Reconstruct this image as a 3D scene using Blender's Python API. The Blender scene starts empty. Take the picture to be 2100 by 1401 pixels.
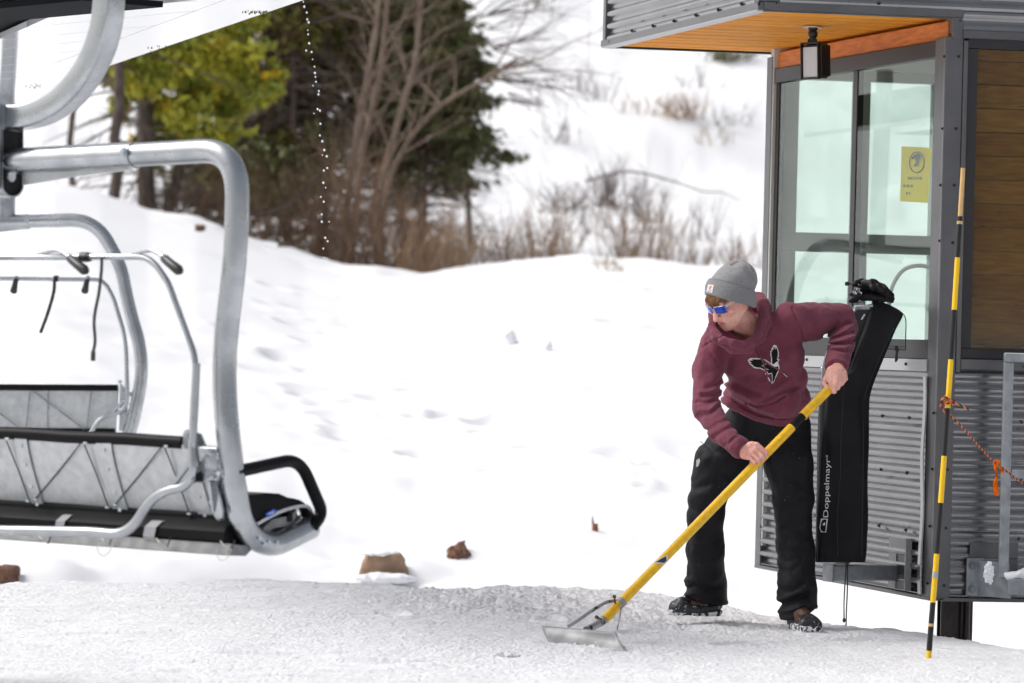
import bpy, math, random
import numpy as np
from mathutils import Vector, Matrix
from mathutils.bvhtree import BVHTree

# ------------------------------------------------------------------ camera, sky, sun, exposure
scene = bpy.context.scene
FPX = 7875.0                       # focal length in photo pixels (135 mm on 36 mm, 2100 px wide)
EYE = np.array([0.0, 0.0, 1.24])
PITCH = 10.5 / FPX
ROLL = 0.025
_F = np.array([0, math.cos(PITCH), -math.sin(PITCH)])
_U0 = np.array([0, math.sin(PITCH), math.cos(PITCH)])
_R0 = np.array([1.0, 0, 0])
_R = math.cos(ROLL) * _R0 + math.sin(ROLL) * _U0
_U = -math.sin(ROLL) * _R0 + math.cos(ROLL) * _U0

cd = bpy.data.cameras.new('camera')
cam = bpy.data.objects.new('camera', cd)
scene.collection.objects.link(cam)
m = Matrix(((_R[0], _U[0], -_F[0], EYE[0]), (_R[1], _U[1], -_F[1], EYE[1]), (_R[2], _U[2], -_F[2], EYE[2]), (0, 0, 0, 1)))
cam.matrix_world = m
cd.sensor_width = 36.0
cd.lens = 135.0
cd.clip_start = 0.1
cd.clip_end = 1500
cd.dof.use_dof = True
cd.dof.focus_distance = 16.4
cd.dof.aperture_fstop = 4.2
scene.camera = cam

world = bpy.data.worlds.new('World')
scene.world = world
world.use_nodes = True
wn = world.node_tree
wn.nodes.clear()
sky = wn.nodes.new('ShaderNodeTexSky')
sky.sky_type = 'NISHITA'
sky.sun_disc = False
SUN_EL, SUN_AZ = math.radians(50), math.radians(-80)      # azimuth from +Y towards +X
sky.sun_elevation = SUN_EL
sky.sun_rotation = SUN_AZ
sky.dust_density = 6.0
sky.air_density = 1.0
sky.ozone_density = 1.0
hs = wn.nodes.new('ShaderNodeHueSaturation')
hs.inputs['Saturation'].default_value = 0.35
bg = wn.nodes.new('ShaderNodeBackground')
bg.inputs['Strength'].default_value = 0.15
wo = wn.nodes.new('ShaderNodeOutputWorld')
wn.links.new(sky.outputs[0], hs.inputs['Color'])
wn.links.new(hs.outputs[0], bg.inputs[0])
wn.links.new(bg.outputs[0], wo.inputs[0])

sl = bpy.data.lights.new('sun', 'SUN')
sl.energy = 1.3
sl.angle = math.radians(22)
sl.color = (1.0, 0.965, 0.92)
sun = bpy.data.objects.new('sun', sl)
scene.collection.objects.link(sun)
sd = Vector((math.sin(SUN_AZ) * math.cos(SUN_EL), math.cos(SUN_AZ) * math.cos(SUN_EL), math.sin(SUN_EL)))
sun.rotation_euler = sd.to_track_quat('Z', 'Y').to_euler()
sun.location = (-8, 10, 14)

scene.view_settings.view_transform = 'Standard'
scene.view_settings.look = 'None'
scene.view_settings.gamma = 1
scene.view_settings.use_curve_mapping = False
scene.view_settings.exposure = 0.10
scene.cycles.max_bounces = 8
scene.cycles.transparent_max_bounces = 12
scene.cycles.use_denoising = True
scene.cycles.sample_clamp_indirect = 6

rng = random.Random(7)
nrs = np.random.RandomState(11)

# ------------------------------------------------------------------ geometry helpers
def ray(u, v):
    x, y = (u - 1050.0) / FPX, (700.5 - v) / FPX
    d = _F + x * _R + y * _U
    return d / d[1]

def P(u, v, y):
    """the point at distance y (metres down the view) seen at photo pixel u, v"""
    return EYE + ray(u, v) * y

def HIT(u, v, p0, n):
    d = ray(u, v)
    n = np.asarray(n, float)
    return EYE + d * (np.dot(np.asarray(p0) - EYE, n) / np.dot(d, n))

def A(*a):
    return np.array(a, float)

def unit(v):
    v = np.asarray(v, float)
    return v / (np.linalg.norm(v) + 1e-12)

class MB:
    """collects shapes (world coordinates), then links them as one mesh object"""
    def __init__(s):
        s.v, s.f = [], []
    def add(s, vs, fs):
        o = len(s.v)
        s.v.extend([tuple(map(float, p)) for p in vs])
        s.f.extend([tuple(int(i) + o for i in f) for f in fs])
        return s
    def box(s, c, ax, ay, az):
        """oriented box: centre and three half-extent vectors"""
        c, ax, ay, az = map(lambda q: np.asarray(q, float), (c, ax, ay, az))
        vs = [c + i * ax + j * ay + k * az for k in (-1, 1) for j in (-1, 1) for i in (-1, 1)]
        fs = [(0, 2, 3, 1), (4, 5, 7, 6), (0, 1, 5, 4), (2, 6, 7, 3), (0, 4, 6, 2), (1, 3, 7, 5)]
        if np.dot(np.cross(ax, ay), az) < 0:
            fs = [f[::-1] for f in fs]
        return s.add(vs, fs)
    def bbox(s, c, ax, ay, az, b=0.004):
        """box with chamfered edges"""
        c, ax, ay, az = map(lambda q: np.asarray(q, float), (c, ax, ay, az))
        L = [np.linalg.norm(q) for q in (ax, ay, az)]
        b = min(b, min(L) * 0.45)
        E = [q / l for q, l in zip((ax, ay, az), L)]
        vs, idx = [], {}
        for sx in (-1, 1):
            for sy in (-1, 1):
                for sz in (-1, 1):
                    for a in range(3):
                        sg = (sx, sy, sz)
                        p = c.copy()
                        for q in range(3):
                            p = p + E[q] * sg[q] * (L[q] if q == a else L[q] - b)
                        idx[(sx, sy, sz, a)] = len(vs)
                        vs.append(p)
        fs = []
        for a in range(3):
            b1, b2 = [q for q in range(3) if q != a]
            for sa in (-1, 1):
                q4 = []
                for (p, q) in ((-1, -1), (1, -1), (1, 1), (-1, 1)):
                    sg = [0, 0, 0]; sg[a] = sa; sg[b1] = p; sg[b2] = q
                    q4.append(idx[(sg[0], sg[1], sg[2], a)])
                fs.append(q4)
            # edges along axis a
            for p in (-1, 1):
                for q in (-1, 1):
                    r = []
                    for sa, ff in ((-1, b1), (1, b1), (1, b2), (-1, b2)):
                        sg = [0, 0, 0]; sg[a] = sa; sg[b1] = p; sg[b2] = q
                        r.append(idx[(sg[0], sg[1], sg[2], ff)])
                    fs.append(r)
        for sx in (-1, 1):
            for sy in (-1, 1):
                for sz in (-1, 1):
                    fs.append([idx[(sx, sy, sz, a)] for a in range(3)])
        out = []
        for f in fs:
            pts = [vs[i] for i in f]
            n = np.cross(pts[1] - pts[0], pts[2] - pts[0])
            ce = sum(pts) / len(pts)
            out.append(f if np.dot(n, ce - c) > 0 else f[::-1])
        return s.add(vs, out)
    def tube(s, path, r, seg=12, caps=True, section=None, binormal=None, closed=False):
        path = [np.asarray(p, float) for p in path]
        n = len(path)
        if not hasattr(r, '__len__'):
            r = [r] * n
        T = []
        for i in range(n):
            if closed:
                t = path[(i + 1) % n] - path[i - 1]
            else:
                t = path[min(i + 1, n - 1)] - path[max(i - 1, 0)]
            T.append(unit(t))
        if binormal is not None:
            B = unit(binormal)
            fr = []
            for t in T:
                N = unit(np.cross(B, t))
                fr.append((N, unit(np.cross(t, N))))
        else:
            a = A(0, 0, 1) if abs(T[0][2]) < 0.9 else A(1, 0, 0)
            N = unit(np.cross(np.cross(T[0], a), T[0]))
            fr = []
            for i, t in enumerate(T):
                N = unit(N - t * np.dot(N, t))
                fr.append((N, np.cross(t, N)))
        if section is None:
            section = [(math.cos(2 * math.pi * k / seg), math.sin(2 * math.pi * k / seg)) for k in range(seg)]
        m_ = len(section)
        vs = []
        for p, (N, B_), rr in zip(path, fr, r):
            for (x, y) in section:
                vs.append(p + rr * (x * N + y * B_))
        fs = []
        for i in range(n - 1 + (1 if closed else 0)):
            a0, b0 = i * m_, ((i + 1) % n) * m_
            for k in range(m_):
                k2 = (k + 1) % m_
                fs.append((a0 + k, a0 + k2, b0 + k2, b0 + k))
        if caps and not closed:
            fs.append(tuple(range(m_ - 1, -1, -1)))
            fs.append(tuple((n - 1) * m_ + k for k in range(m_)))
        return s.add(vs, fs)
    def prism(s, pts, ext):
        """polygon of 3-D points pushed along the vector ext"""
        pts = [np.asarray(p, float) for p in pts]
        ext = np.asarray(ext, float)
        n = len(pts)
        nrm = np.zeros(3)
        for i in range(n):
            nrm += np.cross(pts[i] - pts[0], pts[(i + 1) % n] - pts[0])
        if np.dot(nrm, ext) > 0:
            pts = pts[::-1]
        vs = pts + [p + ext for p in pts]
        fs = [tuple(range(n)), tuple(range(2 * n - 1, n - 1, -1))]
        for i in range(n):
            j = (i + 1) % n
            fs.append((j, i, i + n, j + n))
        return s.add(vs, fs)
    def disc(s, c, nrm, r, h, seg=16, r2=None):
        """short cylinder from c along the unit normal"""
        nrm = unit(nrm)
        c = np.asarray(c, float)
        return s.tube([c, c + nrm * h], [r, r2 if r2 else r], seg)
    def ball(s, c, r, nu=10, nv=7, jit=0.0):
        c = np.asarray(c, float)
        r = np.asarray(r, float) * np.ones(3)
        vs = [c + r * A(0, 0, 1)]
        for j in range(1, nv):
            th = math.pi * j / nv
            for i in range(nu):
                ph = 2 * math.pi * i / nu
                q = A(math.sin(th) * math.cos(ph), math.sin(th) * math.sin(ph), math.cos(th))
                vs.append(c + r * q * (1 + jit * rng.uniform(-1, 1)))
        vs.append(c - r * A(0, 0, 1))
        fs = []
        for i in range(nu):
            fs.append((0, 1 + i, 1 + (i + 1) % nu))
            e = 1 + (nv - 2) * nu
            fs.append((len(vs) - 1, e + (i + 1) % nu, e + i))
            for j in range(nv - 2):
                a0 = 1 + j * nu
                fs.append((a0 + i, a0 + nu + i, a0 + nu + (i + 1) % nu, a0 + (i + 1) % nu))
        return s.add(vs, fs)

BASE = {}
def empty(name, base, label=None, cat=None, group=None):
    o = bpy.data.objects.new(name, None)
    o.empty_display_size = 0.1
    scene.collection.objects.link(o)
    o.location = tuple(map(float, base))
    BASE[o.name] = np.asarray(base, float)
    tag(o, label, cat, group)
    return o

def tag(o, label=None, cat=None, group=None, kind=None):
    if label: o['label'] = label
    if cat: o['category'] = cat
    if group: o['group'] = group
    if kind: o['kind'] = kind
    return o

def link_mesh(name, vs, fs, mat, parent=None, smooth=True, base=None, sharp=None):
    """vs: (n,3) world coordinates"""
    vs = np.asarray(vs, float)
    if parent is not None:
        b = BASE[parent.name]
    elif base is not None:
        b = np.asarray(base, float)
    else:
        b = np.array([vs[:, 0].mean(), vs[:, 1].mean(), vs[:, 2].min()])
    me = bpy.data.meshes.new(name)
    vl = vs - b
    if isinstance(fs, np.ndarray) and fs.ndim == 2:
        nf, k = fs.shape
        me.vertices.add(len(vl))
        me.vertices.foreach_set('co', vl.astype(np.float32).ravel())
        me.loops.add(nf * k)
        me.loops.foreach_set('vertex_index', fs.astype(np.int32).ravel())
        me.polygons.add(nf)
        me.polygons.foreach_set('loop_start', np.arange(0, nf * k, k, dtype=np.int32))
        me.update(calc_edges=True)
    else:
        me.from_pydata([tuple(p) for p in vl.tolist()], [], fs)
        me.update()
    if smooth:
        me.polygons.foreach_set('use_smooth', np.ones(len(me.polygons), dtype=bool))
    if mat is not None:
        me.materials.append(mat)
    o = bpy.data.objects.new(name, me)
    scene.collection.objects.link(o)
    if sharp is not None:
        mod = me
        try:
            me.set_sharp_from_angle(angle=math.radians(sharp))
        except Exception:
            pass
    if parent is not None:
        o.parent = parent
        BASE[o.name] = b
    else:
        o.location = tuple(b)
        BASE[o.name] = b
    if parent is not None and parent.type == 'MESH' and parent.parent is None:
        BASE[o.name] = b
    return o

def build(name, mb, mat, parent=None, smooth=True, sharp=35, **k):
    return link_mesh(name, np.array(mb.v), mb.f, mat, parent, smooth, sharp=sharp, **k)

def copy_at(o, parent, delta):
    c = o.copy()
    scene.collection.objects.link(c)
    c.parent = parent
    c.location = Vector(o.location) + Vector(tuple(map(float, delta)))
    BASE[c.name] = BASE[o.name]
    return c

def fillet(pts, rad, n=7):
    """polyline with rounded corners; rad one number or one per interior point"""
    pts = [np.asarray(p, float) for p in pts]
    if not hasattr(rad, '__len__'):
        rad = [rad] * (len(pts) - 2)
    out = [pts[0]]
    for i in range(1, len(pts) - 1):
        a, b, c = pts[i - 1], pts[i], pts[i + 1]
        la, lc = np.linalg.norm(a - b), np.linalg.norm(c - b)
        r = min(rad[i - 1], la * 0.49, lc * 0.49)
        p, q = b + (a - b) / la * r, b + (c - b) / lc * r
        for k in range(n + 1):
            t = k / n
            out.append((1 - t) ** 2 * p + 2 * t * (1 - t) * b + t * t * q)
    out.append(pts[-1])
    return out

def spline(pts, n=6):
    """Catmull-Rom through the points"""
    pts = [np.asarray(p, float) for p in pts]
    q = [2 * pts[0] - pts[1]] + pts + [2 * pts[-1] - pts[-2]]
    out = []
    for i in range(1, len(q) - 2):
        for k in range(n):
            t = k / n
            a, b, c, d = q[i - 1], q[i], q[i + 1], q[i + 2]
            out.append(0.5 * ((2 * b) + (-a + c) * t + (2 * a - 5 * b + 4 * c - d) * t * t + (-a + 3 * b - 3 * c + d) * t ** 3))
    out.append(pts[-1])
    return out

# ------------------------------------------------------------------ noise
def _hash(ix, iy, iz, seed):
    h = (ix.astype(np.int64) * 374761393 + iy.astype(np.int64) * 668265263 + iz.astype(np.int64) * 2147483647 + seed * 974634777) & 0xffffffff
    h = ((h ^ (h >> 13)) * 1274126177) & 0xffffffff
    h = (h ^ (h >> 16)) & 0xffffffff
    return h.astype(np.float32) * np.float32(2.0 / 0xffffffff) - 1.0

def vnoise(x, y, z=None, seed=0):
    """value noise, -1..1"""
    x = np.asarray(x, np.float32); y = np.asarray(y, np.float32)
    z = np.zeros_like(x) if z is None else np.asarray(z, np.float32)
    ix, iy, iz = np.floor(x), np.floor(y), np.floor(z)
    fx, fy, fz = x - ix, y - iy, z - iz
    fx, fy, fz = fx * fx * (3 - 2 * fx), fy * fy * (3 - 2 * fy), fz * fz * (3 - 2 * fz)
    r = 0
    for dx in (0, 1):
        for dy in (0, 1):
            for dz in (0, 1):
                w = (fx if dx else 1 - fx) * (fy if dy else 1 - fy) * (fz if dz else 1 - fz)
                r = r + w * _hash(ix + dx, iy + dy, iz + dz, seed)
    return r

def fbm(x, y, z=None, oct=4, seed=0, gain=0.5):
    a, s, r = 1.0, 1.0, 0
    for i in range(oct):
        r = r + a * vnoise(x * s, y * s, None if z is None else z * s, seed + i * 17)
        a *= gain
        s *= 2.03
    return r

# ------------------------------------------------------------------ signed-distance modelling (surface nets)
def seg_d(X, Y, Z, a, b):
    ab = b - a
    L = float(np.dot(ab, ab)) + 1e-12
    t = np.clip(((X - a[0]) * ab[0] + (Y - a[1]) * ab[1] + (Z - a[2]) * ab[2]) / L, 0, 1)
    dx, dy, dz = X - (a[0] + t * ab[0]), Y - (a[1] + t * ab[1]), Z - (a[2] + t * ab[2])
    return np.sqrt(dx * dx + dy * dy + dz * dz), t

def cone(X, Y, Z, a, b, r1, r2):
    d, t = seg_d(X, Y, Z, a, b)
    return d - (r1 + (r2 - r1) * t)

def ell(X, Y, Z, c, r, R=None):
    x, y, z = X - c[0], Y - c[1], Z - c[2]
    if R is not None:                     # columns of R = local axes
        x, y, z = (x * R[0][0] + y * R[0][1] + z * R[0][2], x * R[1][0] + y * R[1][1] + z * R[1][2], x * R[2][0] + y * R[2][1] + z * R[2][2])
    k0 = np.sqrt((x / r[0]) ** 2 + (y / r[1]) ** 2 + (z / r[2]) ** 2)
    k1 = np.sqrt((x / r[0] ** 2) ** 2 + (y / r[1] ** 2) ** 2 + (z / r[2] ** 2) ** 2) + 1e-9
    return k0 * (k0 - 1) / k1

def smin(a, b, k):
    h = np.clip(0.5 + 0.5 * (b - a) / k, 0, 1)
    return b + (a - b) * h - k * h * (1 - h)

def smax(a, b, k):
    return -smin(-a, -b, k)

def sdf_mesh(fn, lo, hi, h, margin=0.02):
    lo, hi = np.asarray(lo, float), np.asarray(hi, float)
    B = 8
    nb = np.ceil((hi - lo) / (h * B)).astype(int)
    n = nb * B
    cc = [lo[i] + (np.arange(nb[i]) + 0.5) * B * h - 0.5 * h for i in range(3)]
    CX, CY, CZ = np.meshgrid(*cc, indexing='ij')
    d = fn(CX.ravel().astype(np.float32), CY.ravel().astype(np.float32), CZ.ravel().astype(np.float32)).reshape(nb)
    S = np.empty((nb[0], B, nb[1], B, nb[2], B), np.float32)
    S[:] = np.where(d < 0, -1.0, 1.0)[:, None, :, None, :, None]
    act = np.argwhere(np.abs(d) < B * h * 0.9 + margin)
    loc = np.arange(B) * h
    for s in range(0, len(act), 1500):
        a = act[s:s + 1500]
        o = lo + a * B * h
        X = np.broadcast_to((o[:, 0, None, None, None] + loc[None, :, None, None]), (len(a), B, B, B))
        Y = np.broadcast_to((o[:, 1, None, None, None] + loc[None, None, :, None]), (len(a), B, B, B))
        Z = np.broadcast_to((o[:, 2, None, None, None] + loc[None, None, None, :]), (len(a), B, B, B))
        val = fn(X.ravel().astype(np.float32), Y.ravel().astype(np.float32), Z.ravel().astype(np.float32)).reshape(len(a), B, B, B)
        S[a[:, 0], :, a[:, 1], :, a[:, 2], :] = val
    S = S.reshape(n)
    I = S < 0
    c = I[:-1, :-1, :-1]
    allc, anyc = c.copy(), c.copy()
    for dx in (0, 1):
        for dy in (0, 1):
            for dz in (0, 1):
                q = I[dx:n[0] - 1 + dx, dy:n[1] - 1 + dy, dz:n[2] - 1 + dz]
                allc &= q
                anyc |= q
    idx = np.argwhere(anyc & ~allc)
    dims = np.array(anyc.shape)
    flat = (idx[:, 0] * dims[1] + idx[:, 1]) * dims[2] + idx[:, 2]
    corners = [(dx, dy, dz) for dx in (0, 1) for dy in (0, 1) for dz in (0, 1)]
    cv = np.stack([S[idx[:, 0] + c_[0], idx[:, 1] + c_[1], idx[:, 2] + c_[2]] for c_ in corners], 1)
    acc = np.zeros((len(idx), 3)); cnt = np.zeros(len(idx))
    for i, ci in enumerate(corners):
        for j, cj in enumerate(corners):
            if j > i and sum(abs(ci[k] - cj[k]) for k in range(3)) == 1:
                a_, b_ = cv[:, i], cv[:, j]
                m_ = (a_ < 0) != (b_ < 0)
                t = np.where(m_, a_ / np.where(m_, a_ - b_, 1), 0)
                p = np.array(ci)[None] + t[:, None] * (np.array(cj) - np.array(ci))[None]
                acc += np.where(m_[:, None], p, 0)
                cnt += m_
    V = lo + (idx + acc / cnt[:, None]) * h
    quads = []
    for ax in range(3):
        sl0 = [slice(None)] * 3; sl1 = [slice(None)] * 3
        sl0[ax] = slice(0, -1); sl1[ax] = slice(1, None)
        e0, e1 = I[tuple(sl0)], I[tuple(sl1)]
        ed = np.argwhere(e0 != e1)
        b1, b2 = [q for q in range(3) if q != ax]
        ok = (ed[:, b1] > 0) & (ed[:, b2] > 0) & (ed[:, b1] < dims[b1]) & (ed[:, b2] < dims[b2])
        ed = ed[ok]
        fl = e0[tuple(ed.T)]
        q4 = []
        for (p, q) in ((0, 0), (1, 0), (1, 1), (0, 1)):
            c_ = ed.copy()
            c_[:, b1] -= p
            c_[:, b2] -= q
            q4.append(np.searchsorted(flat, (c_[:, 0] * dims[1] + c_[:, 1]) * dims[2] + c_[:, 2]))
        q4 = np.stack(q4, 1)
        flip = fl if ax != 1 else ~fl
        q4[~flip] = q4[~flip][:, ::-1]
        quads.append(q4)
    F = np.concatenate(quads)
    ok = (F < len(V)).all(1)
    return V, F[ok]
# ------------------------------------------------------------------ materials
def mat(name, col, rough=0.6, metal=0.0, col2=None, nscale=8.0, nlo=0.4, nhi=0.6, detail=4, bump=0.0, bscale=60.0, bdist=0.002,
        rough2=None, stretch=None, coat=0.0, trans=0.0, sheen=0.0, sss=0.0, layers=(), bstretch=None):
    """principled material; col2 mixes in by object-space noise; layers = extra (scale, lo, hi, colour) stains"""
    m = bpy.data.materials.new(name)
    m.use_nodes = True
    nt = m.node_tree
    N = nt.nodes
    b = N['Principled BSDF']
    b.inputs['Base Color'].default_value = (*col, 1)
    b.inputs['Roughness'].default_value = rough
    b.inputs['Metallic'].default_value = metal
    b.inputs['Coat Weight'].default_value = coat
    b.inputs['Coat Roughness'].default_value = 0.08
    if trans: b.inputs['Transmission Weight'].default_value = trans
    if sheen:
        b.inputs['Sheen Weight'].default_value = sheen
        b.inputs['Sheen Roughness'].default_value = 0.5
    if sss:
        b.inputs['Subsurface Weight'].default_value = sss
        b.inputs['Subsurface Radius'].default_value = (0.012, 0.005, 0.003)
        b.inputs['Subsurface Scale'].default_value = 1.0
    tc = N.new('ShaderNodeTexCoord')
    def mp(st):
        if st is None: return tc.outputs['Object']
        q = N.new('ShaderNodeMapping')
        q.inputs['Scale'].default_value = st
        nt.links.new(tc.outputs['Object'], q.inputs['Vector'])
        return q.outputs[0]
    vec = mp(stretch)
    last = None
    def noise(sc, lo, hi, v=None, det=detail):
        n = N.new('ShaderNodeTexNoise')
        n.inputs['Scale'].default_value = sc
        n.inputs['Detail'].default_value = det
        nt.links.new(v if v is not None else vec, n.inputs['Vector'])
        r = N.new('ShaderNodeMapRange')
        r.inputs['From Min'].default_value = lo
        r.inputs['From Max'].default_value = hi
        nt.links.new(n.outputs['Fac'], r.inputs['Value'])
        return r.outputs[0]
    if col2 is not None:
        f = noise(nscale, nlo, nhi)
        mx = N.new('ShaderNodeMix'); mx.data_type = 'RGBA'
        mx.inputs[6].default_value = (*col, 1)
        mx.inputs[7].default_value = (*col2, 1)
        nt.links.new(f, mx.inputs[0])
        last = mx.outputs[2]
        if rough2 is not None:
            r = N.new('ShaderNodeMapRange')
            r.inputs['To Min'].default_value = rough
            r.inputs['To Max'].default_value = rough2
            nt.links.new(f, r.inputs['Value'])
            nt.links.new(r.outputs[0], b.inputs['Roughness'])
    for (sc, lo, hi, c) in layers:
        f = noise(sc, lo, hi)
        mx = N.new('ShaderNodeMix'); mx.data_type = 'RGBA'
        if last is None: mx.inputs[6].default_value = (*col, 1)
        else: nt.links.new(last, mx.inputs[6])
        mx.inputs[7].default_value = (*c, 1)
        nt.links.new(f, mx.inputs[0])
        last = mx.outputs[2]
    if last is not None:
        nt.links.new(last, b.inputs['Base Color'])
    if bump:
        n = N.new('ShaderNodeTexNoise')
        n.inputs['Scale'].default_value = bscale
        n.inputs['Detail'].default_value = 5
        nt.links.new(mp(bstretch), n.inputs['Vector'])
        bp = N.new('ShaderNodeBump')
        bp.inputs['Strength'].default_value = bump
        bp.inputs['Distance'].default_value = bdist
        nt.links.new(n.outputs['Fac'], bp.inputs['Height'])
        nt.links.new(bp.outputs[0], b.inputs['Normal'])
    return m

M = {}
M['ramp'] = mat('packed_snow', (0.785, 0.795, 0.82), 0.6, col2=(0.71, 0.72, 0.75), nscale=9, nlo=0.35, nhi=0.7, bump=0.6, bscale=170, bdist=0.006, sss=0.0)
M['field'] = mat('fresh_snow', (0.85, 0.86, 0.885), 0.7, bump=0.15, bscale=6, bdist=0.02)
M['snowcap'] = mat('snow_clod', (0.88, 0.89, 0.92), 0.7, bump=0.4, bscale=60, bdist=0.006)
M['galv'] = mat('galvanised_steel', (0.46, 0.48, 0.50), 0.24, 0.97, col2=(0.36, 0.38, 0.40), nscale=9, nlo=0.35, nhi=0.7, rough2=0.38,
                bump=0.12, bscale=90, bdist=0.001, layers=((5, 0.58, 0.8, (0.40, 0.41, 0.43)), (33, 0.68, 0.78, (0.30, 0.29, 0.28))))
M['galv_sheet'] = mat('galvanised_sheet', (0.58, 0.595, 0.60), 0.45, 0.7, col2=(0.47, 0.485, 0.495), nscale=30, nlo=0.3, nhi=0.7, rough2=0.5,
                      bump=0.08, bscale=70, bdist=0.001, layers=((6, 0.62, 0.8, (0.42, 0.43, 0.44)),))
M['pan'] = mat('dull_seat_pan', (0.27, 0.275, 0.28), 0.6, 0.3, col2=(0.20, 0.205, 0.21), nscale=20)
M['galv_dull'] = mat('weathered_galvanised_steel', (0.36, 0.38, 0.40), 0.5, 0.7, col2=(0.27, 0.29, 0.31), nscale=22, nlo=0.35, nhi=0.65, rough2=0.6,
                     bump=0.15, bscale=70, bdist=0.001, layers=((13, 0.66, 0.75, (0.23, 0.17, 0.11)),))
M['black_fabric'] = mat('black_cover_fabric', (0.009, 0.0092, 0.011), 0.7, col2=(0.013, 0.013, 0.0155), nscale=6, bump=0.25, bscale=420, bdist=0.0008)
M['vinyl'] = mat('black_vinyl', (0.006, 0.006, 0.0065), 0.45, bump=0.15, bscale=25, bdist=0.004)
M['rubber'] = mat('black_rubber', (0.010, 0.010, 0.011), 0.38, col2=(0.022, 0.022, 0.024), nscale=12, bump=0.05, bscale=200)
M['arm_foam'] = mat('black_foam_tube', (0.012, 0.0125, 0.015), 0.42, bump=0.1, bscale=300, bdist=0.0005)
M['strap_grey'] = mat('grey_webbing', (0.33, 0.33, 0.35), 0.7, bump=0.2, bscale=300, bdist=0.0005)
M['wire'] = mat('dark_cord', (0.02, 0.02, 0.02), 0.6)
M['white_wire'] = mat('pale_cord', (0.5, 0.49, 0.45), 0.6)
M['blue_tag'] = mat('blue_fabric_tag', (0.02, 0.09, 0.55), 0.6)
M['siding'] = mat('grey_painted_corrugated_steel', (0.26, 0.26, 0.265), 0.20, 0.88, col2=(0.23, 0.23, 0.235), nscale=3, bump=0.03, bscale=40, layers=((40, 0.7, 0.8, (0.16, 0.155, 0.15)),))
M['flash'] = mat('grey_flashing', (0.125, 0.125, 0.13), 0.36, 0.4, col2=(0.105, 0.105, 0.11), nscale=5, bump=0.03, bscale=30)
M['flash_light'] = mat('light_grey_drip_edge', (0.42, 0.43, 0.44), 0.4, 0.4)
M['window_frame'] = mat('dark_bronze_window_frame', (0.028, 0.027, 0.029), 0.45, 0.3, bump=0.02, bscale=60)
M['inner_frame'] = mat('grey_inner_window_frame', (0.34, 0.36, 0.355), 0.5, 0.1)
M['inner_wall'] = mat('pale_painted_inner_wall', (0.5, 0.52, 0.5), 0.6)
M['inner_floor'] = mat('dark_floor', (0.12, 0.12, 0.12), 0.7)
M['cedar'] = [mat('varnished_cedar', c, 0.42, col2=c2, nscale=5, nlo=0.35, nhi=0.65, stretch=(1.2, 22, 22), bump=0.05, bscale=30, 
                  layers=((9, 0.68, 0.78, (0.14, 0.05, 0.015)),)) for c, c2 in
              (((0.84, 0.33, 0.032), (0.66, 0.23, 0.02)), ((0.90, 0.40, 0.05), (0.75, 0.29, 0.03)), ((0.75, 0.27, 0.025), (0.84, 0.34, 0.04)))]
M['beam'] = mat('red_orange_timber_beam', (0.72, 0.235, 0.05), 0.5, col2=(0.52, 0.15, 0.035), nscale=4, nlo=0.35, nhi=0.65, stretch=(2, 2, 18), bump=0.1, bscale=20,
                layers=((16, 0.68, 0.73, (0.09, 0.025, 0.01)),))
M['inner_plank'] = [mat('brown_inner_plank', c, 0.5, col2=c2, nscale=5, nlo=0.35, nhi=0.65, stretch=(1, 10, 14), layers=((7, 0.68, 0.74, (0.05, 0.02, 0.008)),)) for c, c2 in
                    (((0.31, 0.18, 0.05), (0.20, 0.105, 0.028)), ((0.34, 0.20, 0.058), (0.23, 0.12, 0.033)), ((0.28, 0.155, 0.042), (0.18, 0.09, 0.024)))]
M['screw'] = mat('dark_screw', (0.03, 0.03, 0.03), 0.4, 0.5)
M['bolt'] = mat('zinc_bolt', (0.45, 0.52, 0.56), 0.3, 0.9)
M['bolt_grey'] = mat('grey_bolt', (0.22, 0.23, 0.24), 0.4, 0.8)
M['black_plastic'] = mat('black_plastic', (0.014, 0.014, 0.015), 0.4)
M['lens_white'] = mat('floodlight_glass', (0.62, 0.64, 0.66), 0.12, 0.0, coat=1.0)
M['chrome'] = mat('bright_metal', (0.7, 0.72, 0.74), 0.25, 0.9)
M['white_panel'] = mat('white_gloss_roof_panel', (0.86, 0.87, 0.89), 0.12, 0.0, coat=1.0)
M['dark_panel'] = mat('dark_grey_roof_trim', (0.018, 0.019, 0.022), 0.9)
M['dark_panel'].node_tree.nodes['Principled BSDF'].inputs['Specular IOR Level'].default_value = 0.05
M['steel_post'] = mat('black_steel_post', (0.035, 0.032, 0.031), 0.42, 0.5, col2=(0.055, 0.045, 0.04), nscale=12, layers=((5, 0.6, 0.72, (0.14, 0.05, 0.025)), (25, 0.72, 0.8, (0.3, 0.28, 0.27))), stretch=(3, 3, 0.8))
M['yellow_paint'] = mat('yellow_painted_handle', (0.92, 0.54, 0.004), 0.34, col2=(0.82, 0.46, 0.006), nscale=7, stretch=(6, 6, 6), coat=0.2,
                        layers=((45, 0.66, 0.74, (0.34, 0.24, 0.10)), (14, 0.70, 0.76, (0.45, 0.33, 0.14))))
M['yellow_tape'] = mat('yellow_tape', (0.92, 0.56, 0.006), 0.45, layers=((30, 0.66, 0.72, (0.6, 0.28, 0.1)),), bump=0.2, bscale=60)
M['black_tape'] = mat('black_tape', (0.009, 0.009, 0.009), 0.4, layers=((18, 0.72, 0.74, (0.45, 0.25, 0.1)),), bump=0.25, bscale=60)
M['grey_tape'] = mat('grey_tape', (0.4, 0.41, 0.42), 0.5)
M['bamboo'] = mat('bare_bamboo', (0.60, 0.35, 0.13), 0.5, col2=(0.68, 0.45, 0.2), nscale=20, stretch=(1, 1, 0.2))
M['rope_orange'] = mat('orange_rope_strand', (0.70, 0.17, 0.06), 0.7)
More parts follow.
